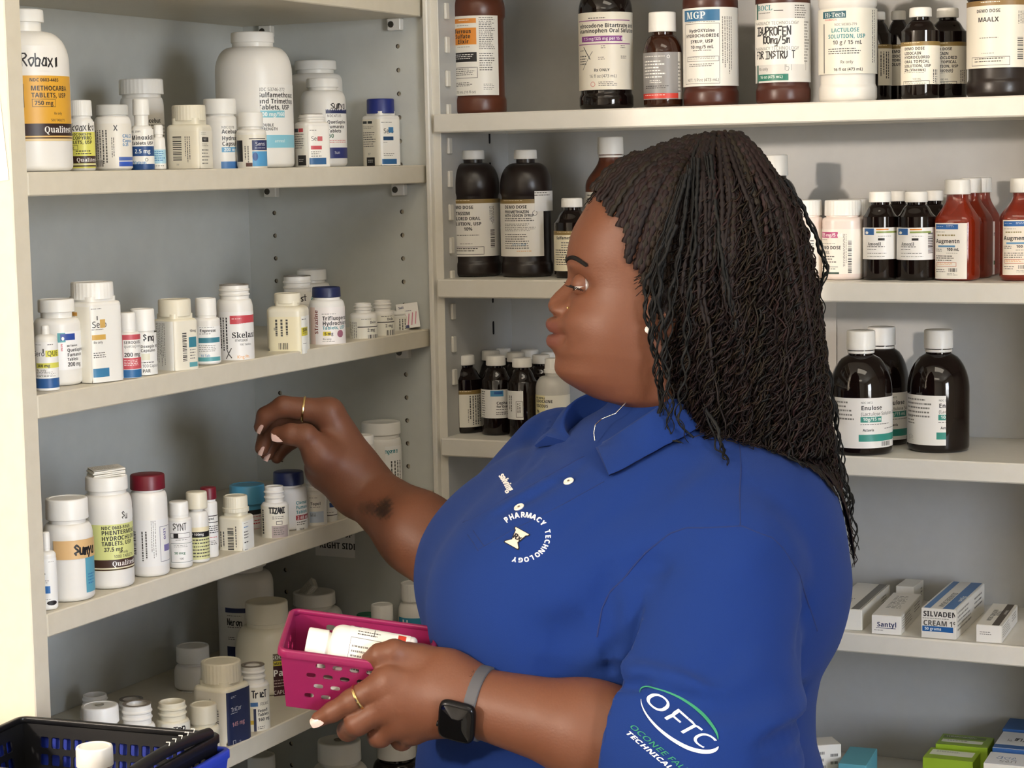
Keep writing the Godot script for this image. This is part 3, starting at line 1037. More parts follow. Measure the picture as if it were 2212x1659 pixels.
	for k in 4:
		container("pill_bottle", ["white bottle low at the far side inside the black basket", "white bottle low behind the vial in the black basket", "white bottle in the black basket's near corner, mostly hidden", "white bottle low at the end nearest the shelves in the black basket"][k], "", Vector3([0.07, 0.115, 0.045, 0.192][k], 0.9268, [0.928, 0.924, 0.975, 0.925][k]), 0.6, {"h": 0.078, "r": 0.0165, "st": 0.058, "nb": 0.064, "cr": 0.0150, "cb": 0.066, "n": 0.0125, "body": M.white, "capm": M.whitecap}, [["lying", 0.01, 0.05, -70, 70]])
	# leaflets on two lids, cotton in a mouth
	leaflet("folded white leaflet lying on the lid of the green-labelled bottle", Vector3(-0.0281, 1.2594, 0.6983), Vector3(0.06, 0.95, 0.03), Vector3(0.036, 0.008, 0.024))
	leaflet("small folded leaflet leaning upright on a white lid behind the pink basket", Vector3(-0.152, 1.0030, 0.086), Vector3(0.5, 0.75, 0.95), Vector3(0.030, 0.008, 0.018))
	var cb := MB.new()
	var nz := FastNoiseLite.new()
	nz.seed = 3
	nz.frequency = 90.0
	for i in 17:
		for k in 25:
			var a := PI * i / 16.0
			var d := Vector3(sin(a) * cos(TAU * k / 24), cos(a), sin(a) * sin(TAU * k / 24))
			cb.vert(d * (0.0105 + 0.004 * nz.get_noise_3dv(d * 0.02)) * Vector3(1, 1.05, 1), d)
	for i in 16:
		for k in 24:
			var a := i * 25 + k
			cb.quad(a, a + 1, a + 26, a + 25)
	var cotton := part(self, "cotton_ball", cb.mesh(), mat("cotton wool", "#e6e3dc", 1.0))
	tag(cotton, "tuft of white cotton wool in the open bottle's mouth", "cotton")
	cotton.position = Vector3(-0.0167, 1.2045, 0.2884)
	build_cartons()


func build_cartons() -> void:
	var g := "medicine cartons on the lower steel shelves"
	carton("white pill carton with pink stripes tipped at the third cream shelf's end", Vector3(-0.0230, 1.3640, 0.0185), 0.55, Vector3(0.030, 0.034, 0.016), M.card, [["stripes", "front"]], "", Vector3(-0.12, 0, 0.10))
	var y := 0.9897
	carton("long white carton with grey band, half behind the blue sleeve", Vector3(0.5780, y, -0.0830), 0.05, Vector3(0.044, 0.0265, 0.165), M.card, [["grey_top", "top"], ["plain_side", "right"]], g)
	carton("small white carton standing behind the first two on the steel shelf", Vector3(0.6210, y, -0.172), 0.0, Vector3(0.024, 0.030, 0.05), M.card, [["plain_side", "right"]], g)
	carton("white carton with black printed end reading upside down, second along steel shelf", Vector3(0.6330, y, -0.0640), 0.07, Vector3(0.0365, 0.0235, 0.140), M.card, [["santyl_end", "front"], ["plain_top", "top"], ["lines_side", "right"]], g)
	carton("biggest white carton with two blue bands and cream label", Vector3(0.7020, y, -0.0800), 0.02, Vector3(0.0425, 0.0372, 0.172), M.card, [["cream_end", "front"], ["cream_top", "top"], ["lines_side", "right"]], g)
	carton("small white carton with dark brown top band, at the steel shelf's right", Vector3(0.7620, y, -0.0590), 0.06, Vector3(0.0305, 0.0212, 0.128), M.card, [["crushed_end", "front"], ["brown_top", "top"], ["lines_side", "right"]], g)
	y = 0.7678
	carton("white carton with black top edge beside the shirt's hem", Vector3(0.5415, y, -0.0345), -0.95, Vector3(0.036, 0.0640, 0.040), M.card, [["black_edge", "front"], ["lines_side", "right"]], g)
	carton("flat pale teal carton just below the black-edged one", Vector3(0.5880, y, -0.0400), 0.1, Vector3(0.036, 0.0480, 0.080), M.tealcard, [], g)
	carton("lime green carton with white panel, front of the low shelf", Vector3(0.7100, y, -0.0380), 0.03, Vector3(0.0630, 0.0632, 0.048), M.lime, [["green_top", "top"]], g)
	carton("lime green carton behind the other green one", Vector3(0.7150, y, -0.0890), 0.05, Vector3(0.0660, 0.0680, 0.050), M.lime, [["green_back_top", "top"]], g)
	carton("blue carton with white stripe, rear of the right-hand pile", Vector3(0.7860, y, -0.1720), 0.04, Vector3(0.072, 0.0740, 0.055), M.bluecard, [["blue_stripe", "front"]], g)
	carton("white and blue carton with marker letter, middle of the right-hand pile", Vector3(0.7880, y, -0.0990), 0.04, Vector3(0.066, 0.0720, 0.078), M.bluecard, [["marker_top", "top"]], g)
	carton("white carton with blue scribbled top, front of the right-hand pile", Vector3(0.7920, y, -0.0250), 0.05, Vector3(0.068, 0.0690, 0.052), M.card, [["scribble_top", "top"]], g)


# ------------------------------------------------------------------ the person
# Inside the person's own axes x runs from her face to her back, y up, z toward her left side; metres.
const FORE := Vector3(-0.879, 0, 0.477)  # where the chest points
const SIDE := Vector3(0.477, 0, 0.879)  # her left


# a body described by level slices: each row is height, centre x, centre z, half depth ahead, half depth behind, half width
class Slices:
	var y0 := 0.0
	var step := 0.002
	var rows := []
	var fore := Vector2(-1, 0)
	var side := Vector2(0, 1)

	func _init(table: Array, f := Vector2(-1, 0), s := Vector2(0, 1)) -> void:
		fore = f
		side = s
		y0 = table[0][0]
		var y := y0
		var k := 0
		while y <= table[-1][0] + 1e-6:
			while k < table.size() - 2 and y > table[k + 1][0]:
				k += 1
			var a: Array = table[max(k - 1, 0)]
			var b: Array = table[k]
			var c: Array = table[k + 1]
			var d: Array = table[min(k + 2, table.size() - 1)]
			var t: float = (y - b[0]) / (c[0] - b[0])
			var r := PackedFloat32Array()
			for q in range(1, 6):
				var h: float = c[0] - b[0]
				var m0: float = (c[q] - a[q]) / maxf(c[0] - a[0], 1e-6) * h
				var m1: float = (d[q] - b[q]) / maxf(d[0] - b[0], 1e-6) * h
				if (c[q] - b[q]) * m0 <= 0:
					m0 = 0.0
				if (c[q] - b[q]) * m1 <= 0:
					m1 = 0.0
				var lim: float = 3.0 * absf(c[q] - b[q])
				m0 = clampf(m0, -lim, lim)
				m1 = clampf(m1, -lim, lim)
				var t2 := t * t
				var t3 := t2 * t
				r.append((2 * t3 - 3 * t2 + 1) * b[q] + (t3 - 2 * t2 + t) * m0 + (-2 * t3 + 3 * t2) * c[q] + (t3 - t2) * m1)
			rows.append(r)
			y += step

	func d(p: Vector3) -> float:
		var f := clampf((p.y - y0) / step, 0.0, rows.size() - 1.001)
		var i := int(f)
		var t := f - i
		var a: PackedFloat32Array = rows[i]
		var b: PackedFloat32Array = rows[i + 1]
		var v := Vector2(p.x - lerpf(a[0], b[0], t), p.z - lerpf(a[1], b[1], t))
		var u := v.dot(fore)
		var rf := lerpf(a[2], b[2], t) if u > 0 else lerpf(a[3], b[3], t)
		var rs := lerpf(a[4], b[4], t)
		var q := sqrt(u * u / (rf * rf) + pow(v.dot(side) / rs, 2))
		var slope := ((b[4] - a[4]) / step) * 0.8
		var dd := (q - 1.0) * minf(rf, rs) / sqrt(1.0 + slope * slope)
		var over: float = maxf(y0 - p.y, p.y - (y0 + step * (rows.size() - 1)))
		return maxf(dd, over)


# the polo shirt: torso, two sleeves, bust, and the folds of the cloth
class Shirt:
	var torso: Slices
	var near := []
	var folds := []
	var hem := Plane()

	func d(p: Vector3) -> float:
		var t := torso.d(p)
		if t > 0.16:
			return t - 0.02 if p.z < 0.1 else minf(t - 0.02, H.capsule(p, near[0], near[1], 0.11, 0.12) - 0.02)
		for e in [[Vector3(-0.128, 1.118, 0.105), 0.118], [Vector3(-0.175, 1.125, -0.055), 0.088]]:
			t = H.join(t, (p - e[0]).length() - e[1], 0.07)
		# far sleeve
		t = H.join(t, H.capsule(p, Vector3(-0.098, 1.232, -0.155), Vector3(-0.165, 1.150, -0.150), 0.068, 0.070), 0.035)
		# near sleeve, bent at the elbow and cut off square to the forearm
		var s := H.capsule(p, near[0], near[1], 0.087, 0.097)
		s = H.join(s, H.capsule(p, near[1], near[2], 0.094, 0.073), 0.05)
		s = maxf(s, hem.distance_to(p))
		var hollow := H.capsule(p, near[1], near[2] + (near[2] - near[1]) * 0.6, 0.062, 0.062)
		s = maxf(s, -maxf(hollow, -hem.distance_to(p) - 0.04))
		t = H.join(t, s, 0.009)
		for f in folds:
			var away: float = (p - f[0]).length_squared()
			if away > f[1]:
				continue
			var pts: PackedVector3Array = f[2]
			var best := 1e9
			var where := 0.0
			for k in pts.size() - 1:
				var ba := pts[k + 1] - pts[k]
				var u := clampf((p - pts[k]).dot(ba) / ba.length_squared(), 0.0, 1.0)
				var q := (p - pts[k] - ba * u).length_squared()
				if q < best:
					best = q
					where = (k + u) / (pts.size() - 1)
			best /= f[3] * f[3]
			if best < 7.0:
				t += f[4] * exp(-best) * sin(PI * (where * 0.88 + 0.06))
		return t

	# a furrow (or, with deep < 0, a ridge) along points laid on the cloth
	func fold(ends: Array, wide: float, deep: float) -> void:
		var c := Curve3D.new()
		for k in ends.size():
			var tan: Vector3 = (ends[min(k + 1, ends.size() - 1)] - ends[max(k - 1, 0)]) / 6.0
			c.add_point(ends[k], -tan, tan)
		var pts := PackedVector3Array()
		var mid := Vector3.ZERO
		for k in 8:
			pts.append(H.land(self, c.sample_baked(c.get_baked_length() * k / 7.0) + Vector3(0, 0, 0.05), Vector3(0, 0, -1)))
			mid += pts[k] / 8.0
		var r := 0.0
		for p in pts:
			r = maxf(r, p.distance_to(mid))
		folds.append([mid, pow(r + wide * 2.7, 2), pts, wide, deep])


# an arm with its hand: a soft core and five finger chains that stay apart
class Arm:
	var core := []
	var fingers := []
	var k_core := 0.02

	func d(p: Vector3) -> float:
		var t := 1.0
		for c in core:
			t = H.join(t, H.capsule(p, c[0], c[1], c[2], c[3]), k_core)
		var best := t
		for f in fingers:
			var u := 1.0
			for c in f:
				u = H.join(u, H.capsule(p, c[0], c[1], c[2], c[3]), 0.004)
			if u < 0.05:
				best = minf(best, H.join(t, u, 0.010))
			else:
				best = minf(best, u)
		return best

	func chain(pts: Array, radii: Array) -> void:
		var f := []
		for k in pts.size() - 1:
			f.append([pts[k], pts[k + 1], radii[k], radii[k + 1]])
		fingers.append(f)


# shared distance helpers, reachable from the inner classes
class H:
	static func capsule(p: Vector3, a: Vector3, b: Vector3, ra: float, rb: float) -> float:
		var ba := b - a
		var h := clampf((p - a).dot(ba) / ba.length_squared(), 0.0, 1.0)
		return (p - a - ba * h).length() - lerpf(ra, rb, h)

	static func join(a: float, b: float, k: float) -> float:
		var h := maxf(k - absf(a - b), 0.0) / k
		return minf(a, b) - h * h * k * 0.25

	static func slope(f, p: Vector3, e := 0.0012) -> Vector3:
		var a: float = f.d(p + Vector3(e, -e, -e))
		var b: float = f.d(p + Vector3(-e, -e, e))
		var c: float = f.d(p + Vector3(-e, e, -e))
		var d: float = f.d(p + Vector3(e, e, e))
		return (Vector3(1, -1, -1) * a + Vector3(-1, -1, 1) * b + Vector3(-1, 1, -1) * c + Vector3(1, 1, 1) * d).normalized()

	# from «p» along «dir» to the surface
	static func land(f, p: Vector3, dir: Vector3) -> Vector3:
		var first := p
		for k in 70:
			var q: float = f.d(p)
			if absf(q) < 0.0002:
				return p
			p += dir * q * 0.8
			if p.distance_squared_to(first) > 0.16:
				break
		return p if absf(f.d(p)) < 0.004 else first


# surface nets: a vertex in each cell that the surface of f crosses, a quad round each crossed edge
func nets(f, lo: Vector3, hi: Vector3, cell: float, b: MB) -> void:
	var n := Vector3i(((hi - lo) / cell).ceil()) + Vector3i.ONE
	var sy := n.x
	var sz := n.x * n.y
	var val := PackedFloat32Array()
	val.resize(n.x * n.y * n.z)
	val.fill(9.0)
	var which := PackedInt32Array()
	which.resize(val.size())
	which.fill(-1)
	var blocks := []
	const BL := 5
	var reach := cell * BL * 0.87 * 1.35 + cell
	for bz in range(0, n.z - 1, BL):
		for by in range(0, n.y - 1, BL):
			for bx in range(0, n.x - 1, BL):
				var mid := lo + Vector3(bx + BL * 0.5, by + BL * 0.5, bz + BL * 0.5) * cell
				if absf(f.d(mid)) < reach:
					blocks.append(Vector3i(bx, by, bz))
					for k in range(bz, min(bz + BL + 1, n.z)):
						for j in range(by, min(by + BL + 1, n.y)):
							var at := bx + j * sy + k * sz
							for i in range(bx, min(bx + BL + 1, n.x)):
								if val[at] == 9.0:
									val[at] = f.d(lo + Vector3(i, j, k) * cell)
								at += 1
	var corner := [0, 1, sy, sy + 1, sz, sz + 1, sz + sy, sz + sy + 1]
	var offs := [Vector3(0, 0, 0), Vector3(1, 0, 0), Vector3(0, 1, 0), Vector3(1, 1, 0), Vector3(0, 0, 1), Vector3(1, 0, 1), Vector3(0, 1, 1), Vector3(1, 1, 1)]
	var edge := [[0, 1], [2, 3], [4, 5], [6, 7], [0, 2], [1, 3], [4, 6], [5, 7], [0, 4], [1, 5], [2, 6], [3, 7]]
	var cells := PackedInt32Array()
	for bl in blocks:
		for k in range(bl.z, min(bl.z + BL, n.z - 1)):
			for j in range(bl.y, min(bl.y + BL, n.y - 1)):
				for i in range(bl.x, min(bl.x + BL, n.x - 1)):
					var at: int = i + j * sy + k * sz
					var neg := 0
					for c in corner:
						if val[at + c] < 0.0:
							neg += 1
					if neg == 0 or neg == 8:
						continue
					var sum := Vector3.ZERO
					var count := 0
					for e in edge:
						var a: float = val[at + corner[e[0]]]
						var z: float = val[at + corner[e[1]]]
						if (a < 0.0) != (z < 0.0):
							sum += offs[e[0]].lerp(offs[e[1]], a / (a - z))
							count += 1
					var p := lo + (Vector3(i, j, k) + sum / count) * cell
					var nn := H.slope(f, p)
					p -= nn * clampf(f.d(p), -cell * 0.5, cell * 0.5)
					which[at] = b.vert(p, nn)
					cells.append(at)
	for at in cells:
		for axis in 3:
			var u: int = [1, sy, sz][axis]
			var v: int = [sy, sz, 1][axis]
			var w: int = [sz, 1, sy][axis]
			if (val[at] < 0.0) == (val[at + u] < 0.0) or at - v - w < 0:
				continue
			var q0 := which[at]
			var q1 := which[at - v]
			var q2 := which[at - v - w]
			var q3 := which[at - w]
			if q0 < 0 or q1 < 0 or q2 < 0 or q3 < 0:
				continue
			if val[at] < 0.0:
				b.quad(q0, q1, q2, q3)
			else:
				b.quad(q3, q2, q1, q0)


# --- head: level rows bent round the profile, with nose, lips, brow and sockets pushed out or in
var head_rows: Slices
const NOSE := [[1.475, 0.0, 0.008], [1.4598, 0.002, 0.0085], [1.4531, 0.0056, 0.009], [1.451, 0.008, 0.0095], [1.444, 0.0144, 0.0105], [1.438, 0.0183, 0.0125], [1.432, 0.0184, 0.0142], [1.4295, 0.0174, 0.0146], [1.4247, 0.0138, 0.0150], [1.4213, 0.009, 0.0145], [1.4183, 0.0062, 0.015], [1.4159, 0.0128, 0.020], [1.4114, 0.0146, 0.022], [1.4069, 0.0135, 0.0225], [1.402, 0.0095, 0.022], [1.3996, 0.0022, 0.026], [1.3972, 0.0106, 0.021], [1.392, 0.0116, 0.021], [1.387, 0.0094, 0.019], [1.382, 0.0028, 0.018], [1.376, 0.0, 0.02]]


func bump(x: float, y: float, z: float, cx: float, cy: float, cz: float, s: float) -> float:
	return exp(-((x - cx) * (x - cx) + (y - cy) * (y - cy) + (z - cz) * (z - cz)) / (s * s))


func head_point(y: float, t: float) -> Vector3:  # t: 0 the front, PI the back, on either side
	var f := clampf((y - head_rows.y0) / head_rows.step, 0.0, head_rows.rows.size() - 1.001)
	var i := int(f)
	var r: PackedFloat32Array = head_rows.rows[i]
	var r2: PackedFloat32Array = head_rows.rows[i + 1]
	var g := f - i
	var cx := lerpf(r[0], r2[0], g)
	var ct := cos(t)
	var st := sin(t)
	var ra := lerpf(r[2], r2[2], g) if ct > 0 else lerpf(r[3], r2[3], g)
	var e := 0.90 if ct > 0 else 0.96
	var p := Vector3(cx - signf(ct) * pow(absf(ct), e) * ra, y, signf(st) * pow(absf(st), e) * lerpf(r[4], r2[4], g))
	if ct > -0.2:
		for k in NOSE.size() - 1:
			if y <= NOSE[k][0] and y > NOSE[k + 1][0]:
				var q: float = (NOSE[k][0] - y) / (NOSE[k][0] - NOSE[k + 1][0])
				var n := lerpf(NOSE[k][1], NOSE[k + 1][1], q)
				var s := lerpf(NOSE[k][2], NOSE[k + 1][2], q)
				p.x -= n * exp(-pow(absf(p.z) / s, 2.4))
		var z := absf(p.z)
		var side := 1.0 if p.z >= 0 else -1.0
		# wing of the nose, its crease and the nostril
		p.x -= 0.0085 * bump(0, y, z, 0, 1.4268, 0.0165, 0.0072)
		p.z += side * 0.0026 * bump(0, y, z, 0, 1.4265, 0.0190, 0.0075)
		p.x += 0.0030 * bump(0, y, z, 0, 1.4300, 0.0275, 0.0055)
		p.x += 0.0055 * bump(0, y, z, 0, 1.4205, 0.0095, 0.0036)
		# eye socket, lid mound, brow ridge
		p.x += 0.0105 * exp(-pow((y - 1.4535) / 0.0105, 2) - pow((z - 0.033) / 0.0175, 2))
		p.x -= 0.0030 * exp(-pow((y - 1.4740) / 0.0065, 2) - pow((z - 0.026) / 0.022, 2))
		p.x -= 0.0030 * exp(-pow((y - 1.4425) / 0.007, 2) - pow((z - 0.034) / 0.014, 2))
		# full cheeks and the hollow at the mouth's corner
		p.z += side * 0.0045 * bump(p.x, y, 0, -0.062, 1.405, 0, 0.030)
		p.x -= 0.0050 * bump(0, y, z, 0, 1.416, 0.046, 0.020)
		p.x += 0.0050 * bump(0, y, z, 0, 1.3985, 0.0285, 0.0075)
		p.x -= 0.0030 * bump(0, y, z, 0, 1.366, 0.0, 0.020)
	return p


func build_head(b: MB, skin: Color, lip: Color) -> void:
	var ys := PackedFloat32Array()
	var y := 1.240
	while y < 1.5915:
		ys.append(y)
		y += 0.0016 if y > 1.372 and y < 1.478 else 0.003
	var ts := PackedFloat32Array()
	var m := 132
	for k in m:
		var u := (k + 0.5) / m * 2.0 - 1.0
		ts.append(PI * (0.42 * u + 0.58 * u * u * u))
	var base := b.v.size()
	for r in ys.size():
		for k in m:
			var p := head_point(ys[r], ts[k])
			var du := head_point(ys[r], ts[k] + 0.01) - head_point(ys[r], ts[k] - 0.01)
			var dv := head_point(ys[r] + 0.0012, ts[k]) - head_point(ys[r] - 0.0012, ts[k])
			var nn := du.cross(dv).normalized()
			if nn.dot(p - Vector3(0, ys[r], 0)) < 0:
				nn = -nn
			var on_lip: float = smoothstep(1.3855, 1.3885, ys[r]) * (1.0 - smoothstep(1.4125, 1.4155, ys[r])) * (1.0 - smoothstep(0.021, 0.029, absf(p.z))) if ts[k] < 1.6 and ts[k] > -1.6 else 0.0
			b.tint = skin.lerp(lip, on_lip * 0.5)
			b.vert(p, nn)
	for r in ys.size() - 1:
		for k in m:
			var a := base + r * m + k
			var c := base + r * m + (k + 1) % m
			b.quad(a, c, c + m, a + m)
	b.tint = skin
	var top := b.vert(Vector3(0.02, 1.5925, 0), Vector3.UP)
	for k in m:
		b.tri(base + (ys.size() - 1) * m + k, base + (ys.size() - 1) * m + (k + 1) % m, top)


func bent_normal(points: Array) -> Vector3:
	return (points[1] - points[0]).cross(points[2] - points[0]).normalized()


# a nail: a shallow shield lying on the fingertip, along «dir», facing «up»
func nail(parent: Node3D, at: Vector3, dir: Vector3, up: Vector3, long: float, wide: float, m: Material) -> void:
	var b := MB.new()
	var z := dir.normalized()
	var x := up.cross(z).normalized()
	var y := z.cross(x)
	var t := Transform3D(Basis(x, y, z), at)
	for i in 9:
		for j in 7:
			var u := (i / 8.0) * 2.0 - 1.0
			var v := (j / 6.0) * 2.0 - 1.0
			var w: float = wide * (1.0 - 0.28 * maxf(u, 0.0) * maxf(u, 0.0)) * sqrt(maxf(1.0 - pow(minf(u, 0.0), 4), 0.0))
			var p := Vector3(v * w / 2, 0.0012 - v * v * 0.0026 - 0.0008 * u * u, u * long / 2)
			b.vert(t * p, (t.basis * Vector3(v * 0.7, 1, u * 0.15)).normalized())
	for i in 8:
		for j in 6:
			var a := i * 7 + j
			b.quad(a, a + 7, a + 8, a + 1)
	part(parent, "fingernail", b.mesh(), m)


var shirt: Shirt
var PERSON := Transform3D(Basis(Vector3.UP, 0.44682), Vector3(0.4910, 0, 0.4030))


func build_person() -> void:
	var skin_c := Color("#6c432f").srgb_to_linear()
	var skin := grain(mat("brown skin", "#ffffff", 0.50, 0.45), null, noise_tex(256, 0.12, 3, Color.BLACK, Color.WHITE, 1.5), 9.0, false)
	skin.normal_scale = 0.22
	skin.vertex_color_use_as_albedo = true
	skin.subsurf_scatter_enabled = true
	skin.subsurf_scatter_strength = 0.06
	head_rows = Slices.new([
		[1.235, 0.0, 0, 0.040, 0.070, 0.066], [1.28, 0.008, 0, 0.044, 0.058, 0.060], [1.307, 0.012, 0, 0.0493, 0.050, 0.057], [1.318, 0.010, 0, 0.0485, 0.044, 0.0575], [1.322, 0.008, 0, 0.052, 0.044, 0.059], [1.325, 0.006, 0, 0.0608, 0.044, 0.0605],
		[1.3288, 0.003, 0, 0.0708, 0.045, 0.0625], [1.3347, 0.0, 0, 0.0795, 0.046, 0.0645], [1.343, -0.003, 0, 0.0899, 0.048, 0.0665], [1.348, -0.005, 0, 0.0950, 0.050, 0.0680], [1.354, -0.006, 0, 0.0993, 0.052, 0.0695],
		[1.3596, -0.007, 0, 0.1009, 0.054, 0.0710], [1.372, -0.008, 0, 0.0990, 0.058, 0.0740], [1.382, -0.008, 0, 0.1005, 0.062, 0.0755], [1.400, -0.006, 0, 0.1005, 0.066, 0.0770], [1.4183, -0.003, 0, 0.1010, 0.072, 0.0778],
		[1.438, 0.0, 0, 0.0955, 0.078, 0.0780], [1.452, 0.002, 0, 0.0950, 0.083, 0.0778], [1.468, 0.002, 0, 0.0955, 0.088, 0.0778], [1.4824, 0.002, 0, 0.0972, 0.092, 0.0782], [1.4904, 0.002, 0, 0.0965, 0.094, 0.0782],
		[1.510, 0.003, 0, 0.0923, 0.096, 0.0775], [1.532, 0.005, 0, 0.0815, 0.094, 0.0750], [1.549, 0.008, 0, 0.0740, 0.088, 0.0700], [1.562, 0.012, 0, 0.0690, 0.080, 0.0640], [1.578, 0.016, 0, 0.0560, 0.062, 0.0510], [1.588, 0.020, 0, 0.0380, 0.040, 0.0340], [1.593, 0.020, 0, 0.010, 0.010, 0.010]])
	var b := MB.new()
	build_head(b, skin_c, Color("#64362f").srgb_to_linear())
	build_ear(b)
	# ---- near arm, holding the pink basket
	var elbow := Vector3(0.0129, 1.0076, 0.285)
	var wrist := Vector3(-0.2164, 1.0503, 0.205)
	var left := Arm.new()
	left.core = [[Vector3(0.0434, 1.0709, 0.255), elbow, 0.058, 0.056], [elbow, elbow.lerp(wrist, 0.45), 0.055, 0.047], [elbow.lerp(wrist, 0.45), wrist, 0.046, 0.0325],
		[wrist, Vector3(-0.2858, 1.0695, 0.206), 0.030, 0.0165], [wrist, Vector3(-0.2816, 1.0486, 0.208), 0.029, 0.0165], [wrist, Vector3(-0.2749, 1.0304, 0.203), 0.028, 0.016], [wrist, Vector3(-0.2641, 1.0166, 0.192), 0.027, 0.0155], [Vector3(-0.232, 1.0755, 0.196), Vector3(-0.2695, 1.0828, 0.172), 0.023, 0.018]]
	left.chain([Vector3(-0.2858, 1.0695, 0.206), Vector3(-0.3248, 1.0486, 0.203), Vector3(-0.3451, 1.0364, 0.199), Vector3(-0.3588, 1.0287, 0.196)], [0.0150, 0.0118, 0.0100, 0.0082])
	left.chain([Vector3(-0.2816, 1.0486, 0.208), Vector3(-0.3199, 1.0255, 0.203), Vector3(-0.3318, 1.0106, 0.176), Vector3(-0.3259, 1.0075, 0.155)], [0.0150, 0.0126, 0.0108, 0.0092])
	left.chain([Vector3(-0.2749, 1.0304, 0.203), Vector3(-0.2976, 1.0095, 0.192), Vector3(-0.3025, 1.0001, 0.165), Vector3(-0.2959, 1, 0.148)], [0.0145, 0.0122, 0.0104, 0.0088])
	left.chain([Vector3(-0.2641, 1.0166, 0.192), Vector3(-0.277, 1.0003, 0.178), Vector3(-0.2802, 0.9932, 0.156), Vector3(-0.2752, 0.994, 0.142)], [0.0140, 0.0108, 0.0092, 0.0080])
	left.chain([Vector3(-0.2591, 1.0855, 0.192), Vector3(-0.2811, 1.096, 0.196), Vector3(-0.2961, 1.0934, 0.196), Vector3(-0.3058, 1.0881, 0.193)], [0.0165, 0.0130, 0.0115, 0.0092])
	b.tint = skin_c
	nets(left, Vector3(-0.40, 0.90, 0.10), Vector3(0.10, 1.16, 0.36), 0.0034, b)
	# ---- far arm, reaching to the shelf
	var elbow2 := Vector3(-0.2129, 1.1106, -0.13)
	var wrist2 := Vector3(-0.3453, 1.1978, -0.245)
	var right := Arm.new()
	right.core = [[Vector3(-0.1699, 1.1618, -0.17), elbow2, 0.056, 0.050], [elbow2, elbow2.lerp(wrist2, 0.45), 0.050, 0.047], [elbow2.lerp(wrist2, 0.45), wrist2, 0.046, 0.0325],
		[wrist2, Vector3(-0.3794, 1.2882, -0.24), 0.030, 0.0175], [wrist2, Vector3(-0.3794, 1.2787, -0.262), 0.030, 0.017], [wrist2, Vector3(-0.3837, 1.2622, -0.28), 0.028, 0.0165], [wrist2, Vector3(-0.3889, 1.2455, -0.294), 0.026, 0.0155], [Vector3(-0.3583, 1.2204, -0.232), Vector3(-0.3894, 1.2409, -0.212), 0.026, 0.0205], [Vector3(-0.3714, 1.2059, -0.27), Vector3(-0.3904, 1.2132, -0.262), 0.024, 0.020], [Vector3(-0.3595, 1.214, -0.245), Vector3(-0.3879, 1.2213, -0.238), 0.029, 0.022]]
	right.chain([Vector3(-0.3816, 1.2899, -0.24), Vector3(-0.435, 1.298, -0.238), Vector3(-0.4568, 1.2869, -0.24), Vector3(-0.4637, 1.2732, -0.242)], [0.0165, 0.0125, 0.0106, 0.0084])
	right.chain([Vector3(-0.3816, 1.2804, -0.262), Vector3(-0.433, 1.2876, -0.268), Vector3(-0.4589, 1.265, -0.27), Vector3(-0.4659, 1.2439, -0.266)], [0.0160, 0.0125, 0.0108, 0.0088])
	right.chain([Vector3(-0.386, 1.2622, -0.28), Vector3(-0.4304, 1.2708, -0.292), Vector3(-0.4551, 1.2505, -0.292), Vector3(-0.4621, 1.2344, -0.284)], [0.0155, 0.0120, 0.0104, 0.0086])
	right.chain([Vector3(-0.3912, 1.2455, -0.294), Vector3(-0.4232, 1.2526, -0.306), Vector3(-0.4441, 1.2394, -0.304), Vector3(-0.4516, 1.2279, -0.296)], [0.0145, 0.0108, 0.0092, 0.0078])
	right.chain([Vector3(-0.3854, 1.2396, -0.216), Vector3(-0.4057, 1.2657, -0.204), Vector3(-0.4233, 1.2683, -0.204), Vector3(-0.4387, 1.2675, -0.208)], [0.0195, 0.0145, 0.0126, 0.0098])
	nets(right, Vector3(-0.50, 1.00, -0.36), Vector3(-0.10, 1.34, -0.06), 0.0034, b)
	# small blurred tattoo on the far forearm
	var ink_c := Color("#2a1d18").srgb_to_linear()
	for k in b.v.size():
		var p := b.v[k]
		if p.z < -0.12 and p.z > -0.26 and p.x < -0.24:
			for q in [[Vector3(-0.3114, 1.1829, -0.2), 0.0085, 0.85], [Vector3(-0.3159, 1.1785, -0.2), 0.006, 0.7], [Vector3(-0.3269, 1.1809, -0.2), 0.007, 0.6], [Vector3(-0.338, 1.18, -0.2), 0.006, 0.35], [Vector3(-0.3079, 1.1895, -0.2), 0.005, 0.6]]:
				var e: float = Vector2(p.x - q[0].x, p.y - q[0].y).length() / q[1]
				if e < 1.5:
					b.c[k] = b.c[k].lerp(ink_c, q[2] * (1.0 - smoothstep(0.6, 1.5, e + 0.35 * sin(p.x * 900.0) * sin(p.y * 1100.0))))
	var person := part(self, "person", b.mesh(), skin)
	person.transform = PERSON
	tag(person, "woman in a blue polo shirt reaching to the shelf with a pink basket in hand", "person")

	# ---- nails, rings, watch, ear stud, nose stud, necklace
	var nail_m := mat("pale pink nail varnish", "#e3bfb4", 0.22)
	nail(person, Vector3(-0.3609, 1.0287, 0.203), Vector3(-0.3588, 1.0287, 0.196) - Vector3(-0.3451, 1.0364, 0.199), Vector3(-0.25, 0.35, 0.9), 0.015, 0.0125, nail_m)
	nail(person, Vector3(-0.3066, 1.0906, 0.201), Vector3(-0.3058, 1.0881, 0.193) - Vector3(-0.2961, 1.0934, 0.196), Vector3(-0.1, 0.55, 0.82), 0.014, 0.0115, nail_m)
	nail(person, Vector3(-0.437, 1.2682, -0.1985), Vector3(-0.4387, 1.2675, -0.208) - Vector3(-0.4233, 1.2683, -0.204), Vector3(0.05, 0.3, 0.95), 0.0185, 0.0165, nail_m)
	nail(person, Vector3(-0.4645, 1.273, -0.2345), Vector3(-0.4637, 1.2732, -0.242) - Vector3(-0.4568, 1.2869, -0.24), Vector3(-0.85, 0.1, 0.5), 0.013, 0.012, nail_m)
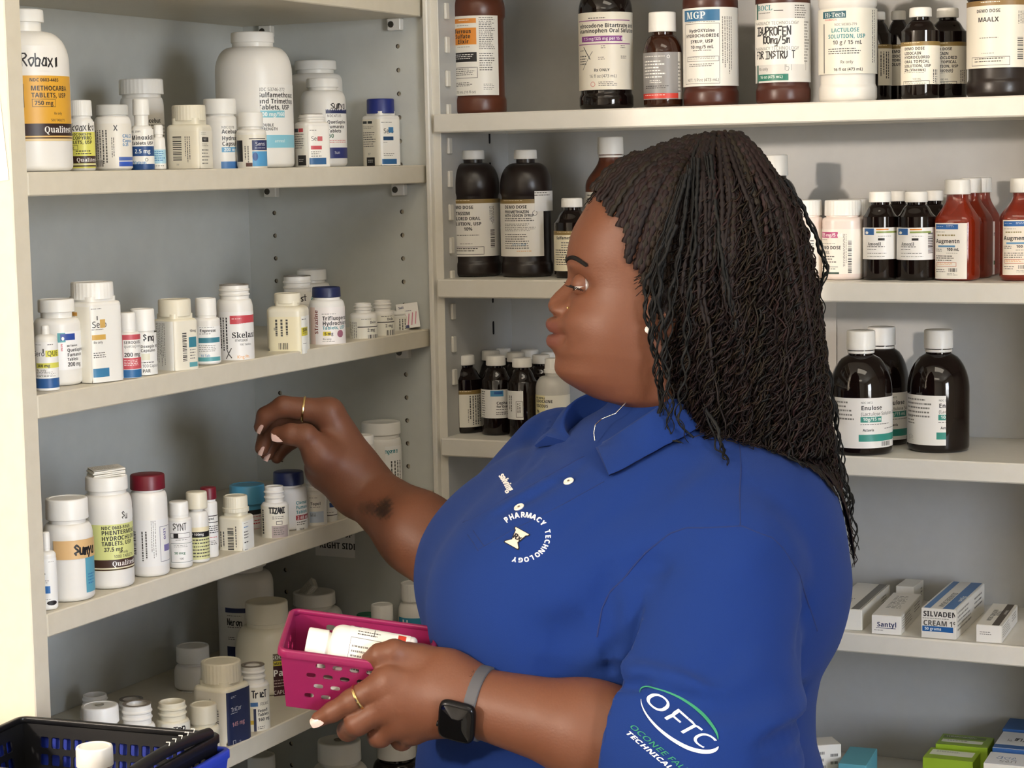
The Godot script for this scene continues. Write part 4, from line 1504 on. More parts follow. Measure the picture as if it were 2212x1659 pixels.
	nail(person, Vector3(-0.4673, 1.2426, -0.259), Vector3(-0.4659, 1.2439, -0.266) - Vector3(-0.4589, 1.265, -0.27), Vector3(-0.8, 0.05, 0.6), 0.013, 0.012, nail_m)
	nail(person, Vector3(-0.4625, 1.2319, -0.277), Vector3(-0.4621, 1.2344, -0.284) - Vector3(-0.4551, 1.2505, -0.292), Vector3(-0.7, 0.05, 0.7), 0.012, 0.011, nail_m)
	var gold := mat("gold", "#e3c88a", 0.22)
	gold.metallic = 1.0
	hoop(person, "ring", Vector3(-0.3172, 1.0519, 0.2035), Vector3(-0.3248, 1.0486, 0.203) - Vector3(-0.2858, 1.0695, 0.206), 0.0134, 0.0011, gold, "thin gold ring on the index finger holding the basket")
	hoop(person, "ring", Vector3(-0.4106, 1.294, -0.239), Vector3(-0.435, 1.298, -0.238) - Vector3(-0.3816, 1.2899, -0.24), 0.0152, 0.0010, gold, "thin gold ring on the raised hand")
	build_watch(person, wrist.lerp(elbow, 0.06), (elbow - wrist).normalized())
	var silver := mat("bright silver", "#dcdcdc", 0.15)
	silver.metallic = 1.0
	var gem := mat("clear stud stone", "#f3f3f0", 0.05)
	var stud := part(person, "ear_stud", lathe_mesh(PackedVector2Array([Vector2(0, 0), Vector2(0.0036, 0), Vector2(0.0042, 0.0010), Vector2(0.0032, 0.0024), Vector2(0.0018, 0.0029), Vector2(0, 0.0029)]), 10), gem)
	stud.transform = Transform3D(Basis(Vector3.RIGHT, PI / 2 - 0.1), Vector3(-0.0134, 1.4086, 0.0865))
	var ns := part(person, "nose_stud", lathe_mesh(PackedVector2Array([Vector2(0, 0), Vector2(0.0013, 0), Vector2(0.0013, 0.0010), Vector2(0, 0.0018)]), 10), gold)
	var wing := head_point(1.4290, 0.30)
	ns.transform = Transform3D(Basis(Vector3.RIGHT, PI / 2 - 0.3), wing)
	build_eyes(person, skin_c)
	build_shirt(person)
	build_trousers(person)
	build_hair(person)


func build_ear(b: MB) -> void:
	# a flattened shell with a rolled rim and a soft lobe
	var at := Vector3(0.004, 1.424, 0.0775)
	var basis := Basis(Vector3(1, 0, 0.30).normalized(), Vector3(0.10, 1, -0.05).normalized(), Vector3(-0.30, 0, 1).normalized())
	var rows := 14
	var cols := 22
	var base := b.v.size()
	for i in rows + 1:
		var r := i / float(rows)
		for k in cols:
			var a := TAU * k / cols
			var shape := 1.0 + 0.12 * sin(a) - 0.10 * cos(a) * (0.5 - 0.5 * sin(a))
			var lobe := 1.0 + 0.18 * exp(-pow((a - TAU * 0.75) / 0.6, 2))
			var rim := 0.0055 * exp(-pow((r - 0.86) / 0.12, 2)) - 0.004 * exp(-pow((r - 0.45) / 0.22, 2)) + 0.009 * sqrt(maxf(1.0 - r * r, 0.0))
			var p := Vector3(cos(a) * 0.0185 * r * shape * lobe, sin(a) * 0.0315 * r * shape, rim)
			b.vert(at + basis * p, (basis * Vector3(cos(a) * r, sin(a) * r, 1.0 - r * 0.4)).normalized())
	for i in rows:
		for k in cols:
			var p := base + i * cols + k
			var q := base + i * cols + (k + 1) % cols
			b.quad(p, p + cols, q + cols, q)


func hoop(parent: Node3D, called: String, at: Vector3, axis: Vector3, r: float, thick: float, m: Material, label := "") -> void:
	var y := axis.normalized()
	var x := y.cross(Vector3(0.2, 0.3, 0.9)).normalized()
	var prof := PackedVector2Array()
	for k in 9:
		var a := TAU * k / 8
		prof.append(Vector2(r + cos(a) * thick, sin(a) * thick * 1.5))
	var o := part(parent, called, lathe_mesh(prof, 40), m, label)
	o.transform = Transform3D(Basis(x, y, x.cross(y)), at)


func build_watch(parent: Node3D, at: Vector3, axis: Vector3) -> void:
	var rubber := mat("grey rubber strap", "#4c4c50", 0.6)
	var dark := mat("black watch case", "#17171a", 0.25)
	dark.metallic = 0.6
	var out := (Vector3(-0.02, -0.28, 0.95) - axis * axis.dot(Vector3(-0.02, -0.28, 0.95))).normalized()
	var w := 0.0148
	var r := 0.0372
	var strap := part(parent, "watch_strap", lathe_mesh(PackedVector2Array([Vector2(r - 0.002, -w), Vector2(r, -w), Vector2(r + 0.0009, -w + 0.001), Vector2(r + 0.0009, w - 0.001), Vector2(r, w), Vector2(r - 0.002, w), Vector2(r - 0.002, -w)]), 56), rubber, "grey rubber watch strap")
	strap.transform = Transform3D(Basis(out.cross(axis) * -1.0, axis, out), at)
	for k in 2:
		var a := 1.25 + k * 0.16
		var dir := out * cos(a) + axis.cross(out) * sin(a) * 1.0
		if dir.y < 0:
			dir = out * cos(a) - axis.cross(out) * sin(a)
		var o := part(strap, "strap_hole", lathe_mesh(PackedVector2Array([Vector2(0.0016, 0.0009), Vector2(0.0016, 0.0004), Vector2(0.0012, 0.0002), Vector2(0, 0.0002)]), 12), mat("strap hole", "#202022", 0.7))
		var side := dir.cross(axis).normalized()
		o.transform = strap.transform.affine_inverse() * Transform3D(Basis(side, dir, side.cross(dir)), at + dir * (r + 0.0008))
	var b := MB.new()
	var prof := PackedVector2Array([Vector2(0, -0.005), Vector2(0.0155, -0.005), Vector2(0.0190, -0.002), Vector2(0.0196, 0.001), Vector2(0.0190, 0.0036), Vector2(0.0172, 0.0052), Vector2(0.0156, 0.0056), Vector2(0, 0.0056)])
	b.lathe(prof, 48, 5.0, 1.12)
	var body := part(parent, "watch_case", b.mesh(), dark, "black rounded watch case")
	var tangent := axis.cross(out)
	body.transform = Transform3D(Basis(axis, out, tangent * -1.0).orthonormalized(), at + out * (r + 0.0042))
	var face := MB.new()
	face.lathe(PackedVector2Array([Vector2(0.0165, 0.0052), Vector2(0.0165, 0.0058), Vector2(0.0156, 0.0062), Vector2(0, 0.0062)]), 48, 6.0, 1.13)
	part(body, "watch_screen", face.mesh(), mat("black glass screen", "#050507", 0.05))
	part(body, "crown", lathe_mesh(PackedVector2Array([Vector2(0, 0), Vector2(0.0032, 0), Vector2(0.0032, 0.0022), Vector2(0, 0.0026)]), 16), dark).transform = Transform3D(Basis(Vector3.BACK, PI / 2), Vector3(-0.0185, 0.0005, -0.008))


func build_eyes(person: Node3D, skin_c: Color) -> void:
	var white := mat("eye white", "#d8cfc8", 0.1)
	var dark := mat("dark iris", "#1c100b", 0.06)
	var lash := mat("lash and brow hair", "#120c0a", 0.6)
	for s in [1.0, -1.0]:
		var at := Vector3(-0.0792, 1.4535, s * 0.0325)
		var ball := PackedVector2Array()
		for k in 13:
			var a := -PI / 2 + PI * k / 12.0
			ball.append(Vector2(maxf(cos(a) * 0.0115, 0.0), sin(a) * 0.0115))
		var eye := part(person, "eye", lathe_mesh(ball, 22), white)
		eye.position = at
		var iris := part(eye, "iris", lathe_mesh(PackedVector2Array([Vector2(0.0056, 0.0101), Vector2(0.0045, 0.0108), Vector2(0.0025, 0.0115), Vector2(0, 0.0117)]), 18), dark)
		var look := Vector3(-1, -0.20, s * 0.05).normalized()
		var x := look.cross(Vector3.UP).normalized()
		iris.transform = Transform3D(Basis(x, look, x.cross(look)), Vector3.ZERO)
		# lids: two shells over the ball, the upper one low
		for lid in [[-0.04, 1.45, 0.0131], [-1.45, -0.40, 0.0128]]:
			var b := MB.new()
			b.tint = skin_c
			for i in 9:
				for k in 25:
					var up := lerpf(lid[0], lid[1], i / 8.0)
					var round := lerpf(-1.75, 1.75, k / 24.0)
					var drop: float = (0.16 * round * round - 0.05) * (1.0 - i / 8.0 if lid[0] > 0 else i / 8.0) * (-1.0 if lid[0] > 0 else 1.0)
					var e := up + drop
					var nn := Vector3(-cos(e) * cos(round), sin(e), s * cos(e) * sin(round))
					b.vert(at + nn * lid[2], nn)
			for i in 8:
				for k in 24:
					var a := i * 25 + k
					if s > 0:
						b.quad(a, a + 1, a + 26, a + 25)
					else:
						b.quad(a, a + 25, a + 26, a + 1)
			part(person, "eyelid", b.mesh(), mats["brown skin"])
		var lb := MB.new()
		for k in 22:
			var round := lerpf(-1.3, 1.5, k / 21.0)
			var e := -0.04 - (0.16 * round * round - 0.05)
			var p := at + Vector3(-cos(e) * cos(round), sin(e), s * cos(e) * sin(round)) * 0.0132
			var out := Vector3(-cos(round), -0.15, s * sin(round)).normalized()
			lb.tube(PackedVector3Array([p, p + out * 0.003 + Vector3(0, -0.0008, 0), p + out * 0.0062 + Vector3(0, 0.0006, 0)]), PackedFloat32Array([0.0006, 0.0005, 0.0001]), 4)
		tag(part(person, "eyelashes", lb.mesh(), lash), "", "", "", "stuff")
		var bb := MB.new()
		for k in 46:
			var u := k / 45.0
			var tt := lerpf(0.10, 0.66, u)
			var y := 1.4755 + 0.0085 * sin(PI * minf(u * 0.8 + 0.12, 1.0)) - 0.003 * u
			for w in 3:
				var p := head_point(y + (w - 1) * 0.0016 * (1.2 - u), s * tt)
				var q := head_point(y + (w - 1) * 0.0012 + 0.0015, s * (tt + 0.055))
				var lift := Vector3(-0.0008, 0, s * 0.0006)
				bb.tube(PackedVector3Array([p + lift * 0.5, p.lerp(q, 0.5) + lift * 1.5, q + lift]), PackedFloat32Array([0.0007, 0.0006, 0.0002]), 4)
		tag(part(person, "eyebrow", bb.mesh(), lash), "", "", "", "stuff")


# ---- cloth
func on_shirt(p: Vector3, dir: Vector3) -> Array:
	var q := H.land(shirt, p, dir)
	return [q, H.slope(shirt, q)]


# letters and shapes sewn on: each vertex of «mesh» (x, y in metres, z a height) is laid on the cloth
func sewn(parent: Node3D, called: String, mesh: Mesh, origin: Vector3, x: Vector3, y: Vector3, dir: Vector3, m: Material, lift := 0.0006) -> void:
	var arr := mesh.surface_get_arrays(0)
	var src: PackedVector3Array = arr[Mesh.ARRAY_VERTEX]
	var ix: PackedInt32Array = arr[Mesh.ARRAY_INDEX] if arr[Mesh.ARRAY_INDEX] != null else PackedInt32Array()
	if ix.is_empty():
		ix = PackedInt32Array(range(src.size()))
	var b := MB.new()
	var cache := {}
	for p in src:
		var key := Vector2i(int(p.x * 40000), int(p.y * 40000))
		if not cache.has(key):
			cache[key] = on_shirt(origin + x * p.x + y * p.y, dir)
		var hit: Array = cache[key]
		b.vert(hit[0] + hit[1] * (lift if p.z > 0.0 else -0.0008), hit[1])
	b.idx = ix
	part(parent, called, b.mesh(), m)


func text_mesh(text: String, high: float, bold := true, align := HORIZONTAL_ALIGNMENT_CENTER) -> Mesh:
	var f := SystemFont.new()
	f.font_names = PackedStringArray(["Droid Sans"])
	f.font_weight = 700 if bold else 400
	var t := TextMesh.new()
	t.text = text
	t.font = f
	t.font_size = 40
	t.pixel_size = high / 29.0
	t.depth = 0.001
	t.curve_step = 2.0
	t.horizontal_alignment = align
	var m := ArrayMesh.new()
	m.add_surface_from_arrays(Mesh.PRIMITIVE_TRIANGLES, t.get_mesh_arrays())
	return m


# a crescent between two angles, thickest in the middle, as a finely divided strip
func crescent(rx: float, ry: float, a0: float, a1: float, thick: float, skew := 0.0) -> Mesh:
	var b := MB.new()
	for k in 49:
		var u := k / 48.0
		var a := lerpf(a0, a1, u)
		var w := thick * pow(sin(PI * clampf(u + skew * u * (1 - u), 0.0, 1.0)), 0.8) + 0.0003
		for s in [-0.5, 0.5]:
			b.vert(Vector3(cos(a) * (rx + w * s), sin(a) * (ry + w * s), 0.001), Vector3.BACK)
	for k in 48:
		if a1 > a0:
			b.quad(k * 2, k * 2 + 1, k * 2 + 3, k * 2 + 2)
		else:
			b.quad(k * 2 + 2, k * 2 + 3, k * 2 + 1, k * 2)
	return b.mesh()


func poly_mesh(pts: PackedVector2Array) -> Mesh:
	var b := MB.new()
	for p in pts:
		b.vert(Vector3(p.x, p.y, 0.001), Vector3.BACK)
	var t := Geometry2D.triangulate_polygon(pts)
	for k in range(0, t.size(), 3):
		var turn := (pts[t[k + 1]] - pts[t[k]]).cross(pts[t[k + 2]] - pts[t[k]])
		if turn > 0:
			b.tri(t[k], t[k + 1], t[k + 2])
		else:
			b.tri(t[k], t[k + 2], t[k + 1])
	return b.mesh()


# a seam: a narrow tube half sunk in the cloth along points laid on it
func seam(parent: Node3D, called: String, pts: Array, dir: Vector3, r: float, m: Material, sink := 0.0) -> void:
	var path := PackedVector3Array()
	var c := Curve3D.new()
	for k in pts.size():
		var tan: Vector3 = (pts[min(k + 1, pts.size() - 1)] - pts[max(k - 1, 0)]) / 6.0
		c.add_point(pts[k], -tan, tan)
	var n := int(c.get_baked_length() / 0.004)
	for k in n + 1:
		var hit := on_shirt(c.sample_baked(c.get_baked_length() * k / n), dir)
		path.append(hit[0] - hit[1] * sink)
	var radii := PackedFloat32Array()
	radii.resize(path.size())
	radii.fill(r)
	var b := MB.new()
	b.tube(path, radii, 6)
	part(parent, called, b.mesh(), m)


const FOLDS := [
	[[Vector3(-0.0653, 1.1803, 0.3), Vector3(-0.0675, 1.1524, 0.3), Vector3(-0.0666, 1.1232, 0.31), Vector3(-0.0649, 1.0942, 0.32)], 0.010, 0.0306],
	[[Vector3(-0.0551, 1.1828, 0.3), Vector3(-0.0271, 1.186, 0.31), Vector3(-0.0023, 1.1861, 0.33)], 0.012, 0.0102],
	[[Vector3(-0.0722, 1.1617, 0.28), Vector3(-0.0921, 1.1302, 0.26), Vector3(-0.1235, 1.1216, 0.24), Vector3(-0.1507, 1.1293, 0.22)], 0.020, 0.0102],
	[[Vector3(-0.0799, 1.0981, 0.28), Vector3(-0.1015, 1.112, 0.26), Vector3(-0.1282, 1.1171, 0.24)], 0.022, 0.0102],
	[[Vector3(-0.0725, 1.0853, 0.33), Vector3(-0.0477, 1.087, 0.34), Vector3(-0.0288, 1.0914, 0.35)], 0.006, 0.0153],
	[[Vector3(-0.0724, 1.0924, 0.33), Vector3(-0.0395, 1.0978, 0.35), Vector3(-0.0015, 1.0943, 0.36), Vector3(0.0329, 1.084, 0.36)], 0.009, -0.0119],
	[[Vector3(-0.0274, 1.0852, 0.36), Vector3(0.0156, 1.0764, 0.36), Vector3(0.05, 1.0757, 0.36), Vector3(0.0914, 1.0829, 0.34)], 0.014, 0.0136],
	[[Vector3(0.0676, 1.1215, 0.36), Vector3(0.0363, 1.1049, 0.37), Vector3(0.0063, 1.0968, 0.37)], 0.018, 0.0068],
	[[Vector3(0.1386, 1.0347, 0.24), Vector3(0.1009, 1.0404, 0.3), Vector3(0.0705, 1.0336, 0.33)], 0.010, 0.0204],
	[[Vector3(0.1341, 1.0503, 0.24), Vector3(0.0965, 1.0519, 0.3), Vector3(0.0706, 1.0493, 0.33)], 0.010, -0.0102],
	[[Vector3(0.1317, 1.0161, 0.24), Vector3(0.0963, 1.0177, 0.3), Vector3(0.066, 1.0135, 0.33)], 0.010, 0.0136],
	[[Vector3(0.0551, 1.2961, 0.16), Vector3(0.0029, 1.2591, 0.22), Vector3(-0.0361, 1.219, 0.25)], 0.014, 0.0051],
	[[Vector3(0.0268, 1.2872, 0.16), Vector3(-0.0293, 1.2459, 0.22), Vector3(-0.067, 1.2113, 0.23)], 0.016, 0.0059],
	[[Vector3(-0.0016, 1.2782, 0.16), Vector3(-0.056, 1.2337, 0.2), Vector3(-0.0987, 1.2054, 0.22)], 0.014, 0.0051],
	[[Vector3(-0.0537, 1.2555, 0.16), Vector3(-0.1024, 1.2252, 0.2), Vector3(-0.1494, 1.1886, 0.2)], 0.014, 0.0043],
	[[Vector3(-0.1103, 1.3058, -0.02), Vector3(-0.1364, 1.2754, -0.02), Vector3(-0.1678, 1.2421, -0.04)], 0.012, 0.0068],
	[[Vector3(-0.081, 1.3101, 0.02), Vector3(-0.1169, 1.2832, 0.04), Vector3(-0.1523, 1.2522, 0.03)], 0.012, 0.0051],
	[[Vector3(-0.0794, 1.276, 0.1), Vector3(-0.1234, 1.2523, 0.1), Vector3(-0.1774, 1.224, 0.1)], 0.010, 0.0034],
	[[Vector3(-0.099, 1.2666, 0.1), Vector3(-0.1381, 1.2477, 0.1), Vector3(-0.1824, 1.2257, 0.08)], 0.008, -0.0034],
	[[Vector3(-0.1422, 1.0891, 0.22), Vector3(-0.1061, 1.07, 0.24), Vector3(-0.0796, 1.0653, 0.26)], 0.020, 0.0119],
	[[Vector3(-0.1533, 0.984, 0.2), Vector3(-0.1964, 0.9731, 0.16), Vector3(-0.2417, 0.9664, 0.1)], 0.016, 0.0102],
	[[Vector3(0.1311, 1.1689, 0.2), Vector3(0.1356, 1.131, 0.2), Vector3(0.1183, 1.0936, 0.24)], 0.014, 0.0085],
	[[Vector3(0.1053, 1.2144, 0.24), Vector3(0.0777, 1.2041, 0.28), Vector3(0.0509, 1.1768, 0.32)], 0.020, -0.0051],
]


func setup_shirt() -> void:
	shirt = Shirt.new()
	shirt.torso = Slices.new([
		[0.80, -0.045, 0, 0.225, 0.225, 0.245], [0.917, -0.048, 0, 0.222, 0.220, 0.240], [0.952, -0.049, 0, 0.214, 0.210, 0.238], [0.998, -0.046, 0, 0.209, 0.206, 0.235], [1.03, -0.040, 0, 0.208, 0.206, 0.235], [1.07, -0.027, 0, 0.214, 0.218, 0.238],
		[1.12, -0.021, 0, 0.219, 0.224, 0.243], [1.163, -0.019, 0, 0.210, 0.217, 0.241], [1.21, -0.012, 0, 0.186, 0.200, 0.229], [1.2417, -0.006, 0, 0.163, 0.183, 0.207], [1.262, -0.002, 0, 0.142, 0.165, 0.182], [1.280, 0.002, 0, 0.118, 0.138, 0.148],
		[1.298, 0.006, 0, 0.090, 0.106, 0.108], [1.314, 0.009, 0, 0.067, 0.078, 0.078], [1.330, 0.010, 0, 0.052, 0.060, 0.062]], Vector2(FORE.x, FORE.z), Vector2(SIDE.x, SIDE.z))
	shirt.near = [Vector3(0.0534, 1.1658, 0.165), Vector3(0.0149, 1.0092, 0.262), Vector3(-0.0343, 1.0213, 0.252)]
	var along: Vector3 = (Vector3(-0.2164, 1.0503, 0.205) - Vector3(0.0129, 1.0076, 0.285)).normalized()
	var cut := Vector3(-0.0581, 1.0217, 0.255)
	shirt.hem = Plane(along, along.dot(cut))
	for f in FOLDS:
		shirt.fold(f[0], f[1], f[2])



func build_shirt(person: Node3D) -> void:
	var cloth := grain(mat("blue pique cotton", "#193474", 0.85, 0.25), noise_tex(256, 0.25, 2, Color(0.90, 0.91, 0.93), Color.WHITE), noise_tex(256, 0.30, 2, Color.BLACK, Color.WHITE, 3.0, FastNoiseLite.TYPE_CELLULAR), 22.0, false)
	cloth.normal_scale = 0.30
	cloth.rim_enabled = true
	cloth.rim = 0.4
	setup_shirt()
	var b := MB.new()
	nets(shirt, Vector3(-0.34, 0.84, -0.28), Vector3(0.26, 1.345, 0.42), 0.0064, b)
	var polo := part(person, "polo_shirt", b.mesh(), cloth, "blue short-sleeved polo shirt with white embroidery")
	var thread := mat("dark blue seam thread", "#14275c", 0.9)
	var toward := Vector3(0, 0, -1)
	seam(polo, "seam", [Vector3(-0.0775, 1.1153, 0.2284), Vector3(-0.0723, 1.1423, 0.2243), Vector3(-0.0641, 1.1589, 0.222), Vector3(-0.048, 1.1749, 0.2242), Vector3(-0.0261, 1.1985, 0.2178), Vector3(-0.0028, 1.2159, 0.2162), Vector3(0.0126, 1.2217, 0.2191), Vector3(0.0276, 1.2226, 0.2258), Vector3(0.05, 1.2238, 0.2301), Vector3(0.0674, 1.2243, 0.2296), Vector3(0.0807, 1.2186, 0.2328), Vector3(0.0966, 1.2121, 0.2293), Vector3(0.1075, 1.201, 0.2256), Vector3(0.1263, 1.1703, 0.2113), Vector3(0.1401, 1.1314, 0.1782), Vector3(0.1502, 1.1027, 0.1667)], toward, 0.0011, thread, 0.0005)
	seam(polo, "seam", [Vector3(0.0795, 1.2918, 0.0959), Vector3(0.0753, 1.2705, 0.1496), Vector3(0.0683, 1.2451, 0.1988), Vector3(0.0653, 1.2251, 0.2289)], toward, 0.0009, thread, 0.0004)
	# placket: two stitched edges and a box at its foot
	seam(polo, "seam", [Vector3(-0.0831, 1.2778, 0.0955), Vector3(-0.1236, 1.2597, 0.1162), Vector3(-0.1673, 1.2382, 0.1221), Vector3(-0.2118, 1.2102, 0.0961)], toward, 0.0006, thread, 0.0002)
	seam(polo, "seam", [Vector3(-0.065, 1.2591, 0.1509), Vector3(-0.1083, 1.2385, 0.1661), Vector3(-0.1582, 1.2156, 0.1742), Vector3(-0.1939, 1.195, 0.1696)], toward, 0.0006, thread, 0.0002)
	seam(polo, "seam", [Vector3(-0.2061, 1.2043, 0.1377), Vector3(-0.2001, 1.1994, 0.1563), Vector3(-0.1948, 1.1933, 0.1705)], toward, 0.0006, thread, 0.0002)
	seam(polo, "seam", [Vector3(-0.2003, 1.2088, 0.1396), Vector3(-0.1944, 1.2038, 0.1575), Vector3(-0.1886, 1.1981, 0.1714)], toward, 0.0006, thread, 0.0002)
	# buttons
	var shell := mat("cream button", "#ece6d8", 0.3)
	var hole := mat("button thread", "#6a5a48", 0.8)
	for at in [Vector3(-0.1006, 1.2571, 0.1371), Vector3(-0.1521, 1.233, 0.1479)]:
		var up := H.slope(shirt, at)
		var x := up.cross(Vector3.UP).normalized()
		var o := part(polo, "button", lathe_mesh(PackedVector2Array([Vector2(0.0052, 0.0), Vector2(0.0057, 0.0010), Vector2(0.0050, 0.0022), Vector2(0.0032, 0.0016), Vector2(0, 0.0016)]), 24), shell)
		o.transform = Transform3D(Basis(x, up, x.cross(up)), at)
		part(o, "button_thread", lathe_mesh(PackedVector2Array([Vector2(0.0014, 0.0014), Vector2(0.0013, 0.0021), Vector2(0, 0.0023)]), 10), hole)
	# embroidery
	var white := mat("white embroidery", "#f2f1ee", 0.8)
	var green := mat("green embroidery", "#2f8a63", 0.8)
	var stone := mat("beige embroidery", "#d8c8b8", 0.8)
	var black := mat("black embroidery", "#15151a", 0.8)
	# sleeve emblem
	var o1 := Vector3(-0.007, 1.0617, 0.35)
	var ex := (Vector3(0.0208, 1.0424, 0.3648) - o1).normalized()
	var ey := (Vector3(-0.0179, 1.0828, 0.3245) - o1)
	ey = (ey - ex * ey.dot(ex)).normalized()
	var back := Vector3(0, 0, 0.04)
	sewn(polo, "embroidered_letters", text_mesh("OFTC", 0.0225, false), o1 + ex * 0.0010 + ey * 0.0010 + back, ex, ey, toward, white)
	sewn(polo, "embroidered_arc", crescent(0.0410, 0.0270, PI * 1.10, PI * 0.14, 0.0040, -0.6), o1 - ex * 0.001 + ey * 0.002 + back, ex, ey, toward, green)
	sewn(polo, "embroidered_arc", crescent(0.0410, 0.0270, PI * 1.13, PI * 2.08, 0.0062, -0.8), o1 + ex * 0.003 - ey * 0.001 + back, ex, ey, toward, white)
	sewn(polo, "embroidered_letters", text_mesh("OCONEE FALL LINE", 0.0078, false, HORIZONTAL_ALIGNMENT_LEFT), Vector3(-0.0504, 1.054, 0.3334) + back, ex, ey, toward, green)
	sewn(polo, "embroidered_letters", text_mesh("TECHNICAL COLLEGE", 0.0070, true, HORIZONTAL_ALIGNMENT_LEFT), Vector3(-0.0544, 1.048, 0.3339) + back, ex, ey, toward, white)
	# chest emblem: letters round a mortar
	var o2 := Vector3(-0.1499, 1.2086, 0.1863)
	var up2 := (Vector3(-0.1355, 1.2252, 0.1741) - o2).normalized()
	var right2 := (Vector3(-0.1284, 1.1978, 0.2011) - o2)
	right2 = (right2 - up2 * right2.dot(up2)).normalized()
	var word := "PHARMACY TECHNOLOGY"
	for k in word.length():
		if word[k] == " ":
			continue
		var a := lerpf(PI * 0.90, -PI * 0.40, k / float(word.length() - 1))
		var c := o2 + right2 * (0.0265 * cos(a)) + up2 * (0.0265 * sin(a)) + back
		var lx := right2 * sin(a) - up2 * cos(a)
		var ly := right2 * cos(a) + up2 * sin(a)
		sewn(polo, "embroidered_letter", text_mesh(word[k], 0.0055, true), c, lx, ly, toward, white)
	var pot := PackedVector2Array([Vector2(-0.0092, 0.0105), Vector2(-0.0092, 0.0078), Vector2(-0.0070, 0.0072), Vector2(-0.0042, -0.0040), Vector2(-0.0090, -0.0085), Vector2(-0.0090, -0.0112), Vector2(0.0090, -0.0112), Vector2(0.0090, -0.0085), Vector2(0.0042, -0.0040), Vector2(0.0070, 0.0072), Vector2(0.0092, 0.0078), Vector2(0.0092, 0.0105)])
	var inset := PackedVector2Array([Vector2(-0.0080, 0.0097), Vector2(-0.0080, 0.0084), Vector2(-0.0060, 0.0070), Vector2(-0.0032, -0.0040), Vector2(-0.0078, -0.0090), Vector2(-0.0078, -0.0104), Vector2(0.0078, -0.0104), Vector2(0.0078, -0.0090), Vector2(0.0032, -0.0040), Vector2(0.0060, 0.0070), Vector2(0.0080, 0.0084), Vector2(0.0080, 0.0097)])
	var pot_at := o2 - up2 * 0.003 - right2 * 0.004 + back
	sewn(polo, "embroidered_mortar", poly_mesh(pot), pot_at, right2, up2, toward, black, 0.0006)
	sewn(polo, "embroidered_mortar", poly_mesh(inset), pot_at, right2, up2, toward, stone, 0.0010)
	sewn(polo, "embroidered_letters", text_mesh("Rx", 0.0060, true), pot_at + up2 * 0.001, right2, up2, toward, black, 0.0014)
	# the word on her other breast
	var o3 := Vector3(-0.1654, 1.2465, 0.063)
	var ex3 := (Vector3(-0.1595, 1.2443, 0.1129) - o3).normalized()
	var ey3 := (Vector3(-0.1584, 1.2501, 0.0485) - o3)
	ey3 = (ey3 - ex3 * ey3.dot(ex3)).normalized()
	sewn(polo, "embroidered_letters", text_mesh("solving", 0.0075, true), o3 - H.slope(shirt, o3) * -0.03, ex3 * 2.6, ey3, H.slope(shirt, o3) * -1.0, white)
	build_collar(person, cloth, thread)
	# fine silver chain lying in the open collar
	var silver: StandardMaterial3D = mats["bright silver"]
	var c := Curve3D.new()
	for p in [Vector3(-0.0363, 1.3281, 0.052), Vector3(-0.0478, 1.3178, 0.06), Vector3(-0.0627, 1.3124, 0.062), Vector3(-0.07, 1.3071, 0.07), Vector3(-0.0718, 1.2994, 0.075), Vector3(-0.0711, 1.2917, 0.08)]:
		c.add_point(p)
	var nb := MB.new()
	var pts := PackedVector3Array()
	var rad := PackedFloat32Array()
	for k in 41:
		pts.append(c.sample_baked(c.get_baked_length() * k / 40.0))
		rad.append(0.0006 + 0.0003 * (k % 2))
	nb.tube(pts, rad, 5)
	part(person, "necklace", nb.mesh(), silver, "fine silver chain necklace")


